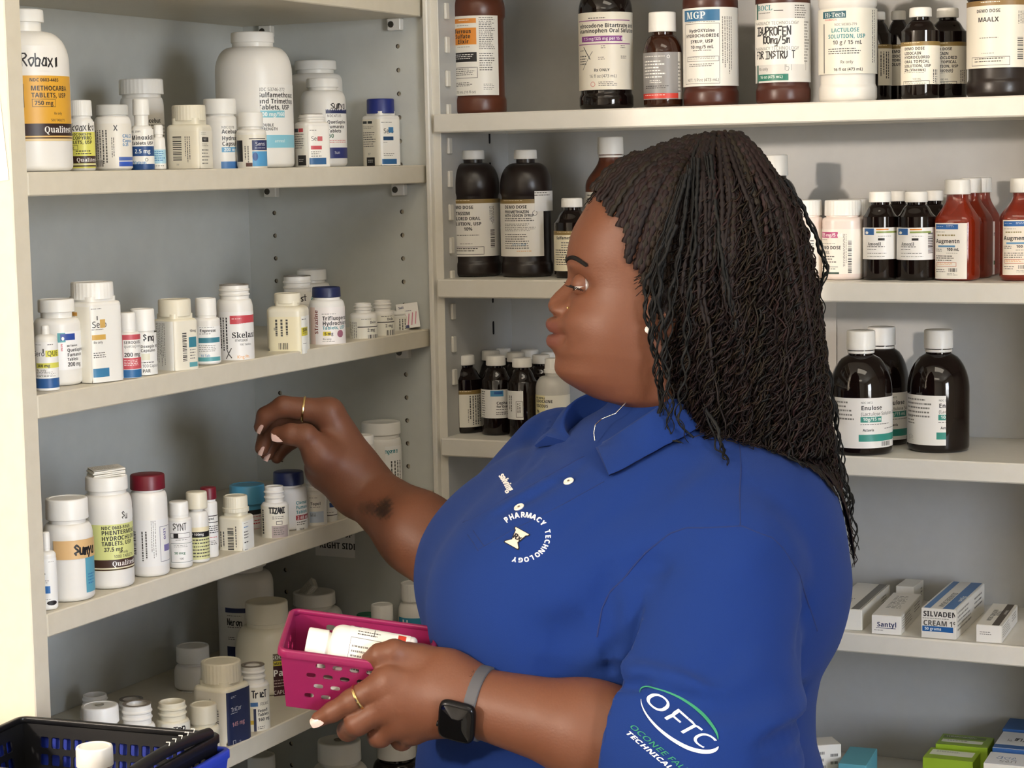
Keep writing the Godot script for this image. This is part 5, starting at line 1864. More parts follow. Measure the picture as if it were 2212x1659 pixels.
func build_collar(person: Node3D, cloth: Material, thread: Material) -> void:
	# a folded band round the neck: a stand inside, the fold along the top, the leaf lying on the shirt. Her left half is laid point by point, the other half mirrors it.
	var fold_pts := [Vector3(-0.0694, 1.2834, 0.07), Vector3(-0.0554, 1.2937, 0.09), Vector3(-0.0383, 1.3064, 0.1), Vector3(-0.0169, 1.3201, 0.1), Vector3(0.0039, 1.3298, 0.082), Vector3(0.0212, 1.3367, 0.05), Vector3(0.0333, 1.335, 0)]
	var outer_pts := [Vector3(-0.0597, 1.2646, 0.15), Vector3(-0.0457, 1.2726, 0.148), Vector3(-0.0237, 1.2878, 0.14), Vector3(-0.0024, 1.3004, 0.13), Vector3(0.0266, 1.3093, 0.11), Vector3(0.057, 1.3111, 0.07), Vector3(0.079, 1.3056, 0)]
	var line_f := Curve3D.new()
	var line_o := Curve3D.new()
	for k in fold_pts.size():
		var tf: Vector3 = (fold_pts[min(k + 1, 6)] - fold_pts[max(k - 1, 0)]) / 6.0
		var to: Vector3 = (outer_pts[min(k + 1, 6)] - outer_pts[max(k - 1, 0)]) / 6.0
		line_f.add_point(fold_pts[k], -tf, tf)
		line_o.add_point(outer_pts[k], -to, to)
	var centre := Vector3(0.010, 0, 0)
	var sect := []
	var n := 96
	for k in n + 1:
		var s := k / float(n) * 2.0 - 1.0
		var u := 1.0 - absf(s)  # 0 at the front ends, 1 at the nape
		var fold := line_f.samplef(u * 6.0)
		var outer := line_o.samplef(u * 6.0)
		if s < 0:
			for side in 2:
				var p: Vector3 = fold if side == 0 else outer
				var off := (p - centre).dot(SIDE)
				p -= SIDE * off * 2.0
				if side == 0:
					fold = p
				else:
					outer = fold.lerp(p, 0.62)
		var dir := Vector3(fold.x - centre.x, 0, fold.z).normalized()
		var stand := fold - dir * 0.010 + Vector3(0, -0.032, 0)
		var mid := fold.lerp(outer, 0.5)
		for pair in 4:
			var dd: float = shirt.d(outer)
			if dd < 0.05 and dd > -0.08:
				outer += H.slope(shirt, outer) * (0.0040 - dd)
			dd = shirt.d(mid)
			if dd < 0.010 and dd > -0.08:
				mid += H.slope(shirt, mid) * (0.010 - dd)
		var up := H.slope(shirt, mid) * 0.0022
		sect.append([stand, fold - dir * 0.0022, fold + Vector3(0, 0.0022, 0), fold + dir * 0.0028, mid + up, outer + up * 0.8, outer - up * 0.5, mid - up * 0.5, fold - Vector3(0, 0.003, 0)])
	var b := MB.new()
	var w: int = sect[0].size()
	for k in n + 1:
		for j in w:
			var du: Vector3 = sect[min(k + 1, n)][j] - sect[max(k - 1, 0)][j]
			var dv: Vector3 = sect[k][min(j + 1, w - 1)] - sect[k][max(j - 1, 0)]
			b.vert(sect[k][j], du.cross(dv).normalized())
	for k in n:
		for j in w - 1:
			var a := k * w + j
			b.quad(a, a + w, a + w + 1, a + 1)
	for e in [0, n]:
		for j in [4, 5, 6, 7]:
			b.face(sect[e][3], sect[e][j], sect[e][j + 1], sect[e][j + 1])
	part(person, "collar", b.mesh(), cloth, "folded polo collar, open at the throat")


func build_trousers(person: Node3D) -> void:
	var arm := Arm.new()
	arm.k_core = 0.06
	var hip := Vector3(-0.045, 0.0, 0)
	for s in [-1.0, 1.0]:
		var o: Vector3 = hip + SIDE * (0.11 * s)
		arm.core.append([o + Vector3(0, 0.86, 0), o + Vector3(0, 0.48, 0), 0.135, 0.085])
		arm.core.append([o + Vector3(0, 0.48, 0), o + Vector3(0, 0.09, 0), 0.085, 0.065])
	var b := MB.new()
	nets(arm, Vector3(-0.33, 0.0, -0.30), Vector3(0.24, 0.98, 0.30), 0.018, b)
	part(person, "trousers", b.mesh(), mat("black trouser cloth", "#191a1f", 0.9))
	for s in [-1.0, 1.0]:
		var shoe := Arm.new()
		var o: Vector3 = hip + SIDE * (0.11 * s)
		shoe.core = [[o + Vector3(0.03, 0.045, 0), o + FORE * 0.17 + Vector3(0, 0.034, 0), 0.045, 0.034]]
		var sb := MB.new()
		nets(shoe, o + Vector3(-0.3, 0.0, -0.2), o + Vector3(0.2, 0.12, 0.25), 0.010, sb)
		part(person, "shoe", sb.mesh(), mat("black shoe leather", "#121212", 0.4))


# ------------------------------------------------------------------ hair: cornrows gathered high at the back, falling in long curly strands
func edge_at(line: Array, y: float) -> float:
	for k in line.size() - 1:
		if y <= line[k].y and y >= line[k + 1].y:
			return lerpf(line[k].x, line[k + 1].x, (line[k].y - y) / maxf(line[k].y - line[k + 1].y, 1e-6))
	return line[-1].x if y < line[-1].y else line[0].x


func braid_radii(n: int, length: float, r: float, start: float, taper := 0.35) -> PackedFloat32Array:
	var out := PackedFloat32Array()
	for k in n:
		var s := k / float(n - 1)
		out.append(r * (1.0 + 0.24 * sin(TAU * s * length / 0.0085 + start)) * (1.0 - taper * s))
	return out


func build_hair(person: Node3D) -> void:
	var hair_m := mat("dark brown braiding hair", "#ffffff", 0.58, 0.35)
	hair_m.vertex_color_use_as_albedo = true
	var base_c := Color("#150f0d").srgb_to_linear()
	var warm_c := Color("#271b16").srgb_to_linear()
	var r_line := [Vector3(0.0668, 1.6221, 0), Vector3(0.0941, 1.6102, 0), Vector3(0.1139, 1.5905, 0), Vector3(0.1386, 1.5552, 0), Vector3(0.1515, 1.535, 0), Vector3(0.1624, 1.4949, 0), Vector3(0.1692, 1.4546, 0), Vector3(0.175, 1.4041, 0), Vector3(0.1789, 1.3534, 0), Vector3(0.1827, 1.3025, 0), Vector3(0.1901, 1.2513, 0), Vector3(0.1986, 1.21, 0), Vector3(0.2057, 1.1739, 0), Vector3(0.2107, 1.1453, 0)]
	var l_line := [Vector3(0.0668, 1.6221, 0), Vector3(0.0482, 1.6136, 0), Vector3(0.0316, 1.5921, 0), Vector3(0.0177, 1.5576, 0), Vector3(0.0052, 1.5179, 0), Vector3(-0.0043, 1.4781, 0), Vector3(-0.0068, 1.443, 0), Vector3(0.0029, 1.4125, 0), Vector3(0.0064, 1.367, 0), Vector3(0.013, 1.3262, 0), Vector3(0.0156, 1.2905, 0), Vector3(0.028, 1.2672, 0), Vector3(0.076, 1.2484, 0), Vector3(0.1316, 1.2165, 0), Vector3(0.1772, 1.1847, 0), Vector3(0.2056, 1.1454, 0)]
	var gen := RandomNumberGenerator.new()
	gen.seed = 5
	# scalp under the braids
	var cap := MB.new()
	cap.tint = base_c.lerp(warm_c, 0.5)
	var line := [Vector3(-0.050, 1.562, 0), Vector3(-0.036, 1.540, 0), Vector3(-0.022, 1.519, 0), Vector3(-0.010, 1.499, 0), Vector3(0.0, 1.472, 0), Vector3(0.006, 1.441, 0), Vector3(0.008, 1.40, 0), Vector3(0.02, 1.34, 0)]
	var rows := 60
	var cols := 100
	for i in rows + 1:
		for k in cols + 1:
			var y := lerpf(1.345, 1.590, i / float(rows))
			var t := lerpf(-PI, PI, k / float(cols))
			var p := head_point(y, t)
			var o := Vector3(p.x - 0.01, (y - 1.48) * 0.6, p.z).normalized()
			cap.vert(p + o * 0.0030, o)
	for i in rows:
		for k in cols:
			var a := i * (cols + 1) + k
			var ok := true
			for q in [a, a + 1, a + cols + 1, a + cols + 2]:
				var v: Vector3 = cap.v[q]
				if v.y < 1.562 and v.x < edge_at(line, v.y):
					ok = false
			if ok:
				cap.quad(a, a + 1, a + cols + 2, a + cols + 1)
	var hair := part(person, "hair", cap.mesh(), hair_m, "dark brown braids gathered high at the back, ends loose and curly")
	# the gathered mass behind the strands
	var core := MB.new()
	core.tint = base_c.lerp(warm_c, 0.35)
	var depth_line := [Vector3(0.018, 1.625, 0), Vector3(0.050, 1.60, 0), Vector3(0.078, 1.56, 0), Vector3(0.098, 1.50, 0), Vector3(0.106, 1.42, 0), Vector3(0.108, 1.33, 0), Vector3(0.100, 1.27, 0), Vector3(0.07, 1.20, 0), Vector3(0.03, 1.12, 0)]
	var levels := 48
	for i in levels + 1:
		var y := lerpf(1.612, 1.285, i / float(levels))
		var xl := edge_at(l_line, y)
		var xr := edge_at(r_line, y)
		var cd := edge_at(depth_line, y) * 0.90
		for k in 41:
			var a := TAU * k / 40
			var wob := 0.92 + 0.05 * sin(a * 9 + i * 0.8) + 0.03 * sin(a * 17 - i * 0.5)
			var half := (xr - xl) / 2 - 0.007
			var p := Vector3((xl + xr) / 2 + cos(a) * half * wob, y, sin(a) * cd * wob)
			core.vert(p, Vector3(cos(a) / maxf(half, 0.01), 0.4 if i < 12 else 0.0, sin(a) / cd).normalized())
	for i in levels:
		for k in 40:
			var a := i * 41 + k
			core.quad(a, a + 1, a + 42, a + 41)
	var lowest := core.vert(core.v[levels * 41 + 10] * 0.5 + core.v[levels * 41 + 30] * 0.5, Vector3.DOWN)
	for k in 40:
		core.tri(lowest, levels * 41 + k + 1, levels * 41 + k)
	tag(part(hair, "hair_mass", core.mesh(), hair_m), "", "", "", "stuff")
	# cornrows from the hairline up to the gathering
	var starts := [Vector3(-0.0647, 1.5488, 0.006), Vector3(-0.0624, 1.5466, 0.022), Vector3(-0.059, 1.5422, 0.033), Vector3(-0.0546, 1.536, 0.043), Vector3(-0.0496, 1.5287, 0.05), Vector3(-0.0447, 1.5205, 0.057), Vector3(-0.0397, 1.5118, 0.062), Vector3(-0.0357, 1.5021, 0.066), Vector3(-0.0317, 1.4925, 0.07), Vector3(-0.028, 1.4837, 0.072), Vector3(-0.0244, 1.475, 0.074), Vector3(-0.0207, 1.4663, 0.076), Vector3(-0.017, 1.4566, 0.077), Vector3(-0.0134, 1.4459, 0.078)]
	for k in 27:
		var f := k / 26.0 * 13.0
		var s0: Vector3 = starts[int(f)].lerp(starts[min(int(f) + 1, 13)], f - int(f))
		s0 += Vector3(gen.randf_range(-0.005, 0.005), gen.randf_range(-0.004, 0.004), 0)
		for far in [1.0, -1.0]:
			if far < 0 and (k % 2 == 1 or k > 14):
				continue
			s0.z = absf(s0.z) * far
			var e0: Vector3 = Vector3(0.0491, 1.6085, 0.012).lerp(Vector3(0.0286, 1.5812, 0.052), k / 26.0)
			e0.z *= far
			var pts := PackedVector3Array()
			var long := s0.distance_to(e0) * 1.08
			var n := int(long / 0.0021)
			for i in n + 1:
				var s := i / float(n)
				var p := s0.lerp(e0, s)
				p.y += 0.012 * sin(PI * s) * (1.0 - k / 40.0)
				var o := Vector3((p.x - 0.015) * 0.8, p.y - 1.47, p.z).normalized()
				for w in 5:
					p += o * (0.0036 - head_rows.d(p)) * 0.9 if head_rows.d(p) < 0.0036 or s < 0.55 else Vector3.ZERO
				pts.append(p + o * 0.0009 * sin(TAU * s * long / 0.017))
			var mb := MB.new()
			mb.tint = base_c.lerp(warm_c, gen.randf() * 0.7)
			mb.tube(pts, braid_radii(pts.size(), long, gen.randf_range(0.0030, 0.0039), gen.randf() * 6.0, -0.15), 7)
			part(hair, "cornrow", mb.mesh(), hair_m)
	# falling strands: thicker braids over a haze of crimped curls
	var loose := MB.new()
	var braids := 84
	var total := 1150
	for k in total:
		var braid := k < braids
		var near := (k % 4 != 3) if braid else (k % 5 != 4)
		var u := gen.randf()
		var layer := gen.randf_range(0.98, 1.07) if braid else gen.randf_range(0.88, 1.06)
		var y_end: float
		if u < 0.30:
			y_end = gen.randf_range(1.265, 1.325)
		elif u < 0.55:
			y_end = gen.randf_range(1.262, 1.310)
		elif u < 0.78:
			y_end = gen.randf_range(1.215, 1.285)
		else:
			y_end = gen.randf_range(1.135, 1.245)
		var y_top := 1.613 - 0.010 * gen.randf()
		if not braid:
			y_top = lerpf(1.605, 1.40, pow(gen.randf(), 1.2))
			if gen.randf() < 0.5:
				y_end = maxf(y_end, y_top - gen.randf_range(0.06, 0.22))
		var drift := gen.randf_range(-0.13, 0.13)
		var sway := gen.randf_range(0.0, 0.035)
		var sway_at := gen.randf() * TAU
		var n := 110 if braid else int(24 + (y_top - y_end) / 0.0042)
		var raw := PackedVector3Array()
		for i in n:
			var s := i / float(n - 1)
			var y := lerpf(y_top, y_end, pow(s, 1.12))
			var uu := clampf(u + drift * s + sway * sin(sway_at + s * 9.0), 0.01, 0.99)
			var xl := edge_at(l_line, y)
			var xr := edge_at(r_line, y)
			var cd := edge_at(depth_line, y)
			var z := cd * layer * pow(maxf(1.0 - pow(absf(2.0 * uu - 1.0), 5.0), 0.0), 0.5) * (1.0 if near else -1.0)
			if uu > 0.62 and y < 1.27:
				z *= 0.75
			raw.append(Vector3(lerpf(xl, xr, uu), y, z))
		var tint := base_c.lerp(warm_c, pow(gen.randf(), 1.5))
		var ph := gen.randf() * TAU
		var split := 0
		if braid:
			split = int(n * gen.randf_range(0.30, 0.75))
			var bp := PackedVector3Array()
			for i in split * 2:
				var f := i / 2.0
				bp.append(guard(raw[int(f)].lerp(raw[min(int(f) + 1, n - 1)], f - int(f))))
			loose.tint = tint
			loose.tube(bp, braid_radii(bp.size(), (raw[0].y - raw[split].y) * 1.05, gen.randf_range(0.0024, 0.0037), ph, 0.2), 6)
		for q in (3 if braid else 1):
			var cp := PackedVector3Array()
			var cr := PackedFloat32Array()
			var phq := ph + q * 2.1
			var amp := gen.randf_range(0.0015, 0.0065)
			var wave := gen.randf_range(0.013, 0.040)
			var thin := gen.randf_range(0.0006, 0.0013) if not braid else 0.0011
			var stop := n - (gen.randi_range(0, 22) if braid and q > 0 else 0)
			for i in range(maxi(split - 3, 0), stop):
				var g := clampf((i - split) / 16.0, 0.0, 1.0)
				var s := (raw[0].y - raw[i].y)
				var a := TAU * s / wave + phq + 0.8 * sin(s * 60.0 + phq)
				cp.append(guard(raw[i] + Vector3(cos(a), 0.25 * sin(a * 1.7), sin(a)) * amp * g + Vector3(sin(q * 2.1), 0, cos(q * 2.1)) * 0.004 * g * (1.0 if braid else 0.0)))
				cr.append(thin * (1.0 - 0.6 * maxf(i - (stop - 14), 0) / 14.0))
			loose.tint = tint.lerp(warm_c, 0.25 * q * gen.randf())
			if cp.size() > 3:
				loose.tube(cp, cr, 4)
	# stray curls beyond the outline
	var strays := [[Vector3(0.136, 1.5579, 0.02), Vector3(0.1582, 1.5303, 0.02), Vector3(0.1744, 1.4929, 0.02), Vector3(0.1818, 1.4629, 0.02), Vector3(0.1752, 1.4356, 0.02), Vector3(0.1791, 1.4056, 0.02)], [Vector3(0.1393, 1.4964, 0.03), Vector3(0.1648, 1.4365, 0.03), Vector3(0.1775, 1.3864, 0.03), Vector3(0.1878, 1.3301, 0.02), Vector3(0.1896, 1.2745, 0.02), Vector3(0.2006, 1.2235, 0.02), Vector3(0.2045, 1.1928, 0.02)],
		[Vector3(0.1583, 1.4749, 0), Vector3(0.1771, 1.4091, 0), Vector3(0.188, 1.3533, 0), Vector3(0.1959, 1.3022, 0), Vector3(0.2018, 1.251, 0), Vector3(0.2118, 1.2046, 0), Vector3(0.2168, 1.1504, 0)], [Vector3(0.1624, 1.3557, 0.02), Vector3(0.1847, 1.3024, 0.02), Vector3(0.1956, 1.2541, 0.02), Vector3(0.2086, 1.2106, 0.02), Vector3(0.1995, 1.1878, 0.02)], [Vector3(-0.005, 1.366, 0.09), Vector3(-0.0015, 1.3367, 0.09), Vector3(-0.0044, 1.316, 0.1), Vector3(0.0015, 1.3001, 0.11), Vector3(0.0159, 1.289, 0.12)],
		[Vector3(0.0412, 1.3284, 0.11), Vector3(0.0535, 1.3052, 0.12), Vector3(0.0561, 1.2872, 0.13), Vector3(0.0616, 1.2708, 0.15)], [Vector3(0.1303, 1.3145, 0.09), Vector3(0.1395, 1.2888, 0.1), Vector3(0.1332, 1.2756, 0.11), Vector3(0.1462, 1.2647, 0.12)], [Vector3(0.0057, 1.4822, 0.095), Vector3(-0.0042, 1.4535, 0.094), Vector3(-0.0104, 1.4198, 0.094), Vector3(-0.0088, 1.3957, 0.095), Vector3(-0.0029, 1.3664, 0.095)], [Vector3(0.0155, 1.5204, 0.098), Vector3(0.0006, 1.4776, 0.098), Vector3(-0.0022, 1.4391, 0.097), Vector3(-0.005, 1.4005, 0.096)], [Vector3(0.0242, 1.5583, 0.085), Vector3(-0.0012, 1.5015, 0.094), Vector3(-0.0118, 1.4633, 0.095), Vector3(-0.015, 1.4344, 0.094), Vector3(-0.0089, 1.3859, 0.094), Vector3(-0.0037, 1.3421, 0.095)], [Vector3(0.0271, 1.5677, 0.08), Vector3(0.0059, 1.511, 0.096), Vector3(-0.0053, 1.4633, 0.098), Vector3(-0.0048, 1.4247, 0.097), Vector3(0.002, 1.3668, 0.1), Vector3(-0.0012, 1.3196, 0.11)], [Vector3(0.0324, 1.5772, 0.075), Vector3(0.0199, 1.5013, 0.1), Vector3(0.0094, 1.4442, 0.104), Vector3(0.0037, 1.3867, 0.106), Vector3(0.0087, 1.3387, 0.11), Vector3(0.0046, 1.3062, 0.12)],
		[Vector3(0.0378, 1.5867, 0.07), Vector3(0.0319, 1.5012, 0.105), Vector3(0.0277, 1.4154, 0.11), Vector3(0.0218, 1.3535, 0.115), Vector3(0.0125, 1.3205, 0.12), Vector3(0.0248, 1.2975, 0.13)], [Vector3(0.0523, 1.5913, 0.07), Vector3(0.0622, 1.4816, 0.106), Vector3(0.0801, 1.3856, 0.11), Vector3(0.0994, 1.317, 0.105), Vector3(0.1288, 1.2719, 0.1), Vector3(0.1606, 1.2239, 0.08)]]
	for k in strays.size() * 3:
		var src: Array = strays[k % strays.size()]
		var c := Curve3D.new()
		for i in src.size():
			var tan: Vector3 = (src[min(i + 1, src.size() - 1)] - src[max(i - 1, 0)]) / 6.0
			c.add_point(src[i] + Vector3(gen.randf_range(-1, 1), gen.randf_range(-1, 1), gen.randf_range(-1, 1)) * 0.004, -tan, tan)
		var pts := PackedVector3Array()
		var rad := PackedFloat32Array()
		var long := c.get_baked_length()
		var ph := gen.randf() * TAU
		for i in 150:
			var s := i / 149.0
			var a := TAU * s * long / 0.034 + ph
			pts.append(guard(c.sample_baked(s * long) + Vector3(cos(a), 0.2 * sin(a), sin(a)) * 0.0032 * s))
			rad.append((0.0024 * (1.0 + 0.22 * sin(TAU * s * long / 0.0085)) if k < strays.size() else 0.0012) * (1.0 - 0.6 * s * s))
		loose.tint = base_c
		loose.tube(pts, rad, 5)
	tag(part(hair, "loose_strands", loose.mesh(), hair_m), "", "", "", "stuff")
	# short hairs along the temple
	var fine := MB.new()
	fine.tint = base_c
	for k in 120:
		var f := gen.randf() * 12.9
		var s0: Vector3 = starts[int(f)].lerp(starts[int(f) + 1], f - int(f))
		var p := s0 + Vector3(gen.randf_range(-0.016, 0.006), gen.randf_range(-0.010, 0.004), 0)
		var pts := PackedVector3Array()
		for i in 6:
			var q := p + Vector3(0.010, 0.006 + 0.004 * sin(k), 0) * (i / 5.0) * gen.randf_range(0.8, 1.2)
			for w in 4:
				q += Vector3(-0.2, 0.2, 0.95) * (0.0008 - head_rows.d(q))
			pts.append(q)
		fine.tube(pts, PackedFloat32Array([0.0003, 0.0005, 0.0005, 0.0005, 0.0004, 0.0002]), 4)
	tag(part(hair, "temple_hairs", fine.mesh(), hair_m), "", "", "", "stuff")


# keep a strand outside the head and the shirt
func guard(p: Vector3) -> Vector3:
	if p.y > 1.33:
		var d := head_rows.d(p)
		if d < 0.008 and p.y < 1.58:
			p.z += (0.008 - d) * (1.0 if p.z >= 0 else -1.0)
	else:
		var d := shirt.d(p)
		if d < 0.005:
			p += H.slope(shirt, p) * (0.005 - d)
	return p


# ------------------------------------------------------------------ container materials
var M := {}


func make_materials() -> void:
	M.white = mat("white bottle plastic", "#e9e6df", 0.36)
	M.cream = mat("cream bottle plastic", "#e6dfc9", 0.36)
	M.whitecap = mat("white cap plastic", "#eceae4", 0.40)
	M.creamcap = mat("cream cap plastic", "#e2dbc6", 0.42)
	M.greycap = mat("grey white cap plastic", "#c9c9c4", 0.42)
	M.navy = mat("navy cap plastic", "#16234f", 0.40)
	M.royal = mat("blue cap plastic", "#1d2c78", 0.40)
	M.sky = mat("light blue cap plastic", "#4c93b4", 0.40)
	M.maroon = mat("maroon cap plastic", "#6d1524", 0.40)
	M.green = mat("green cap plastic", "#1f6a4c", 0.40)
	M.brown = mat("brown bottle plastic", "#4b2419", 0.34)
	M.tan = mat("amber brown bottle plastic", "#5a2e1c", 0.34)
	M.dark = mat("dark brown bottle plastic", "#211815", 0.32)
	M.pet = mat("near black brown glass", "#140b09", 0.06)
	M.amber = mat("amber glass", "#33190d", 0.06)
	M.milky = mat("translucent milky plastic", "#c4c2bb", 0.30)
	M.pinkish = mat("pale pink powder bottle", "#e6d6cd", 0.30)
	M.orange = mat("orange bottle plastic", "#8a2408", 0.08)
	M.vial = mat("amber vial plastic", "#a5501c", 0.12)
	M.card = mat("white carton card", "#e4e1d8", 0.6)
	M.lime = mat("lime green carton card", "#8fae26", 0.55)
	M.bluecard = mat("blue carton card", "#34609c", 0.55)
	M.tealcard = mat("teal carton card", "#5fa7b8", 0.55)
	M.orange.transparency = BaseMaterial3D.TRANSPARENCY_ALPHA
	M.orange.albedo_color.a = 0.72


func draw_labels() -> void:
	label("side_sign", 65, 45, "#f0efec", """T 6 8 8 k FRONT OF
T 6 25 8 k RIGHT SIDE""")
	label("notice", 70, 200, "#c9c6c1", """f 8 8 52 60 d 7
f 6 76 56 70 g 9
f 10 158 44 20 g 3""")
	label("p001", 154.2, 54, "#e9e6df", """w 72.7 18 26 3.4 k Robaxin""")
	label("p002", 233, 139, "#d9a02f", """r -45.9 0 297.3 104 #dba331
r 93.7 18 4.0 50 k
T 108.7 6 7 k NDC 0603-4485
T 110.7 22 10 k METHOCARBA
T 111.7 37 10 k TABLETS, USP
o 113.8 50 53.0 16 k
T 117.8 54 9 k 750 mg
t 161.7 78 5 k Rx only
t 153.3 92 5 k 500 TABLETS
r -45.9 102 297.3 26 #2e1a17
S 136.5 108 13 w Qualitest
r -45.9 128 297.3 3 #e6c27c
r -45.9 131 297.3 3 #2e1a17
r -45.9 134 297.3 5 #e0c895""")
	label("p003", 72.1, 22, "#e9e6df", """w 14.7 4 15 2 d koaxiko""")
	label("p004", 79.6, 78, "#dcd766", """r -5.0 0 102.5 52 #dcd766
T 16.9 3 5 k NDC 0603-318
T 13.9 10 7 k YCOPYRRO
T 13.9 19 7 k BLETS, USP
o 5.8 29 25.4 9 k
t 10.3 31 6 k mg
f 26.9 40 40.6 12 k 2
r -5.0 52 102.5 16 #3b2620
S 26.9 56 8 w Qualitest
r -5.0 68 102.5 4 #e0d9a0
r -5.0 72 102.5 3 #3b2620""")
	label("p005", 117.2, 96, "#e6e1d6", """F 12.0 14 38.0 74 d 5
B 14.5 78 21.4 14 k
F 55.1 30 8.0 44 k 2
w 61.1 0 16 2 k x
T 77.9 24 7 b CALCI
T 77.9 34 7 b Capsu
T 77.9 43 6 b 0.25
r 69.2 72 54.4 8 #4a66ad
r 69.2 82 54.4 10 #2f55b8""")
	label("p006", 70.6, 87, "#ece9e2", """t 5.7 3 4 k NDC 0591
T 8.0 14 9 k Minoxidil
T 8.0 27 7 k Tablets USP
r -4.3 37 88.0 21 #1f477f
T 16.1 44 8 w 2.5 mg
S 9.9 69 6 b Watson
c 42.9 66 3 k
r -4.3 75 88.0 14 #1f477f""")
	label("p007", 82, 75, "#e3e1da", """T 21.4 4 8 k Acebut
f 29.6 16 60.7 30 g 4""")
	label("p008", 39.1, 47, "#e9e6df", """r -2.4 6 46.0 30 #a8cfdd
f 5.1 9 28.8 24 b 5
f 8.4 40 22.3 4 g 1""")
	label("p009", 72.3, 81, "#e4dcc6", """b 14 12 20 52
F 42 12 14 56 d 3
t 20 70 4 g 77""")
	label("p010", 73, 81, "#e8e3d4", """f 6 4 26 6 g 2
r 8 14 32 10 k
t 12 16 5 w Relaf
f 8 28 34 8 d 2
f 6 40 36 36 g 5""")
	label("p011", 79.6, 97, "#ebe8e1", """t 27.0 6 5 d NDC 0378
T 27.0 14 8 k Acebutolol
T 27.0 28 8 k Hydrochl
T 27.0 40 8 k Capsules
r 27.0 51 60.8 11 #5f9cc4
T 31.0 53 7 w 200 mg
r 25.0 82 66.8 17 #4b7fbd""")
	label("p012", 87.9, 72, "#e7e2d4", """r 0.1 12 19.9 46 k
F 24.7 24 12.5 38 g 2
r 26.9 60 14.3 8 #5d3f3a
r 41.2 12 52.6 22 #222d5c
t 47.3 16 8 w Sensi
f 47.3 28 35.4 4 w 1
r 41.2 36 52.6 32 #4f97c9
e 41.2 38 12.4 18 #2a4f8c
r 35.2 8 41.5 2 k""")
	label("p013", 115.2, 136, "#ebe9e3", """t -6.0 8 7 d NDC 53746-272
T -6.0 18 10 k Sulfamethoxaz
T -6.0 31 10 k and Trimethop
T -6.0 44 10 k Tablets, USP
r -9.0 56 68.4 15 #7fc0cf
T -4.0 60 8 w 800 mg/160
T -4.0 84 6 d DOUBLE
T -4.0 92 6 d STRENGTH
r -12.0 108 137.1 27 #84c2d4
l 112 114 106 124 2 - w
l 112 114 120 118 2 - w
t 29.7 118 6 w amneal""")
	label("p014", 53, 20, "#e9e6df", """w 10.5 2 15 2 k sumya""")
	label("p015", 70.1, 105, "#efede7", """r -4.1 0 88.0 9 #26305f
t 1.9 12 5 d NDC 47335
T 1.9 24 7 k Quetiapine
T 1.9 34 7 k Fumarate
T 1.9 43 7 k Tablets
T 3.9 53 8 #2c5b3e 50
f 1.9 66 69.9 8 r 2
r -4.1 82 88.0 26 #27306e
t 16.6 90 6 w Sun""")
	label("p016", 55.2, 87, "#e7e3d9", """r 6 4 18 8 #3a4148
r 26 4 18 8 #c4434b
f 6 16 42 34 d 7
r 20 62 30 22 k
f 24 70 20 8 w 2""")
	label("p017", 54.6, 87, "#efece4", """f 4 8 20 4 g 1
t 6 22 9 d Sero
r 22 22 12 10 #cf6a6e
r 6 42 26 8 #c9525a
f 6 54 26 14 g 3
r 2 68 40 14 #2f6090""")
	label("p018", 56.7, 100, "#e8e2d0", """r 5 4 14 6 #2e3433
r 22 4 14 6 #2e3433
f 6 16 34 6 d 2
f 6 28 40 34 d 7
t 20 72 5 g 87
r 16 82 26 18 k
f 20 87 18 8 w 2""")
	label("p019", 56.7, 100, "#efece4", """f 2 7 30 3 d 1
t 6 21 10 k Sero
r 20 18 14 12 #3e79a8
r 6 38 28 8 #1d4670
f 6 50 14 3 d 1
f 6 74 30 8 g 2
r 2 86 40 11 #2f6496""")
	label("p020", 72, 104, "#eceae6", """f 10.0 5 19.9 3 g 1
f 37.9 5 15.7 4 d 1
r 27.8 14 3.1 8 d
t 2.7 20 10 k Sero
r 33.9 18 44.3 14 #d8d24a
t 35.9 20 10 k QUE
r 10.0 45 64.2 11 #d9d45c
T 13.3 48 6 k 300 mg
t 10.0 58 5 d Rx only
f 10.0 64 46.5 12 d 4
r 5.7 78 80.5 21 #2c5b96""")
	label("p021", 76, 81, "#f0efed", """r -1.5 2 18.3 20 #4f9da3
r 6.5 4 34.5 14 #2a4a9c
e 8.5 10 6.2 8 w
V 2.5 24 4 r NONE
T 19.0 28 4 k 60 Tablets
T 19.0 36 7 k Quetiapine
T 19.0 46 7 k Fumarate
T 19.0 56 6 k Tablets
T 19.0 66 8 k 200 mg""")
	label("p022", 84.3, 162, "#e7e3d6", """r 4 12 18 8 #1f4456
r 24 12 26 8 #cf9a4a
f 6 24 46 88 d 12
t 26 132 5 d 87
r 26 140 30 26 k
f 30 146 22 14 g 2""")
	label("p023", 83.5, 162, "#ebe9e2", """f 2 4 34 4 g 1
r 14 20 3 9 d
t 2 32 13 k Sero
r 22 28 14 18 #d3ab62
f 2 48 36 5 g 1
r 2 60 34 11 #d2a855
t 4 74 5 k Rx only
f 4 98 34 14 d 3
r 2 132 40 19 #3f7ea8""")
	label("p024", 65.8, 93, "#eeebe6", """r 14.8 0 61.3 10 #c2505a
r 1.0 8 9.0 4 r
o 14.8 10 55.3 74 #c2505a
T 17.0 14 6 d SEROQUEL
t 17.0 22 6 g quetiapine
T 17.0 39 8 k 200 mg
r 14.8 50 55.3 24 #c8545c
f 17.0 54 36.5 14 w 4
r 14.8 75 61.3 17 #2f6aa0""")
	label("p025", 62.2, 90, "#ecebe6", """w 21.4 4 13 2.2 k Sinq
T 13.3 26 6 d Doxepin HCl
T 13.3 35 6 d Capsules
r 15.4 44 18.6 14 #dedbc4
f 15.4 62 36.1 6 d 1
t 15.4 68 6 d 100 Capsules
T 15.4 78 7 d PAR""")
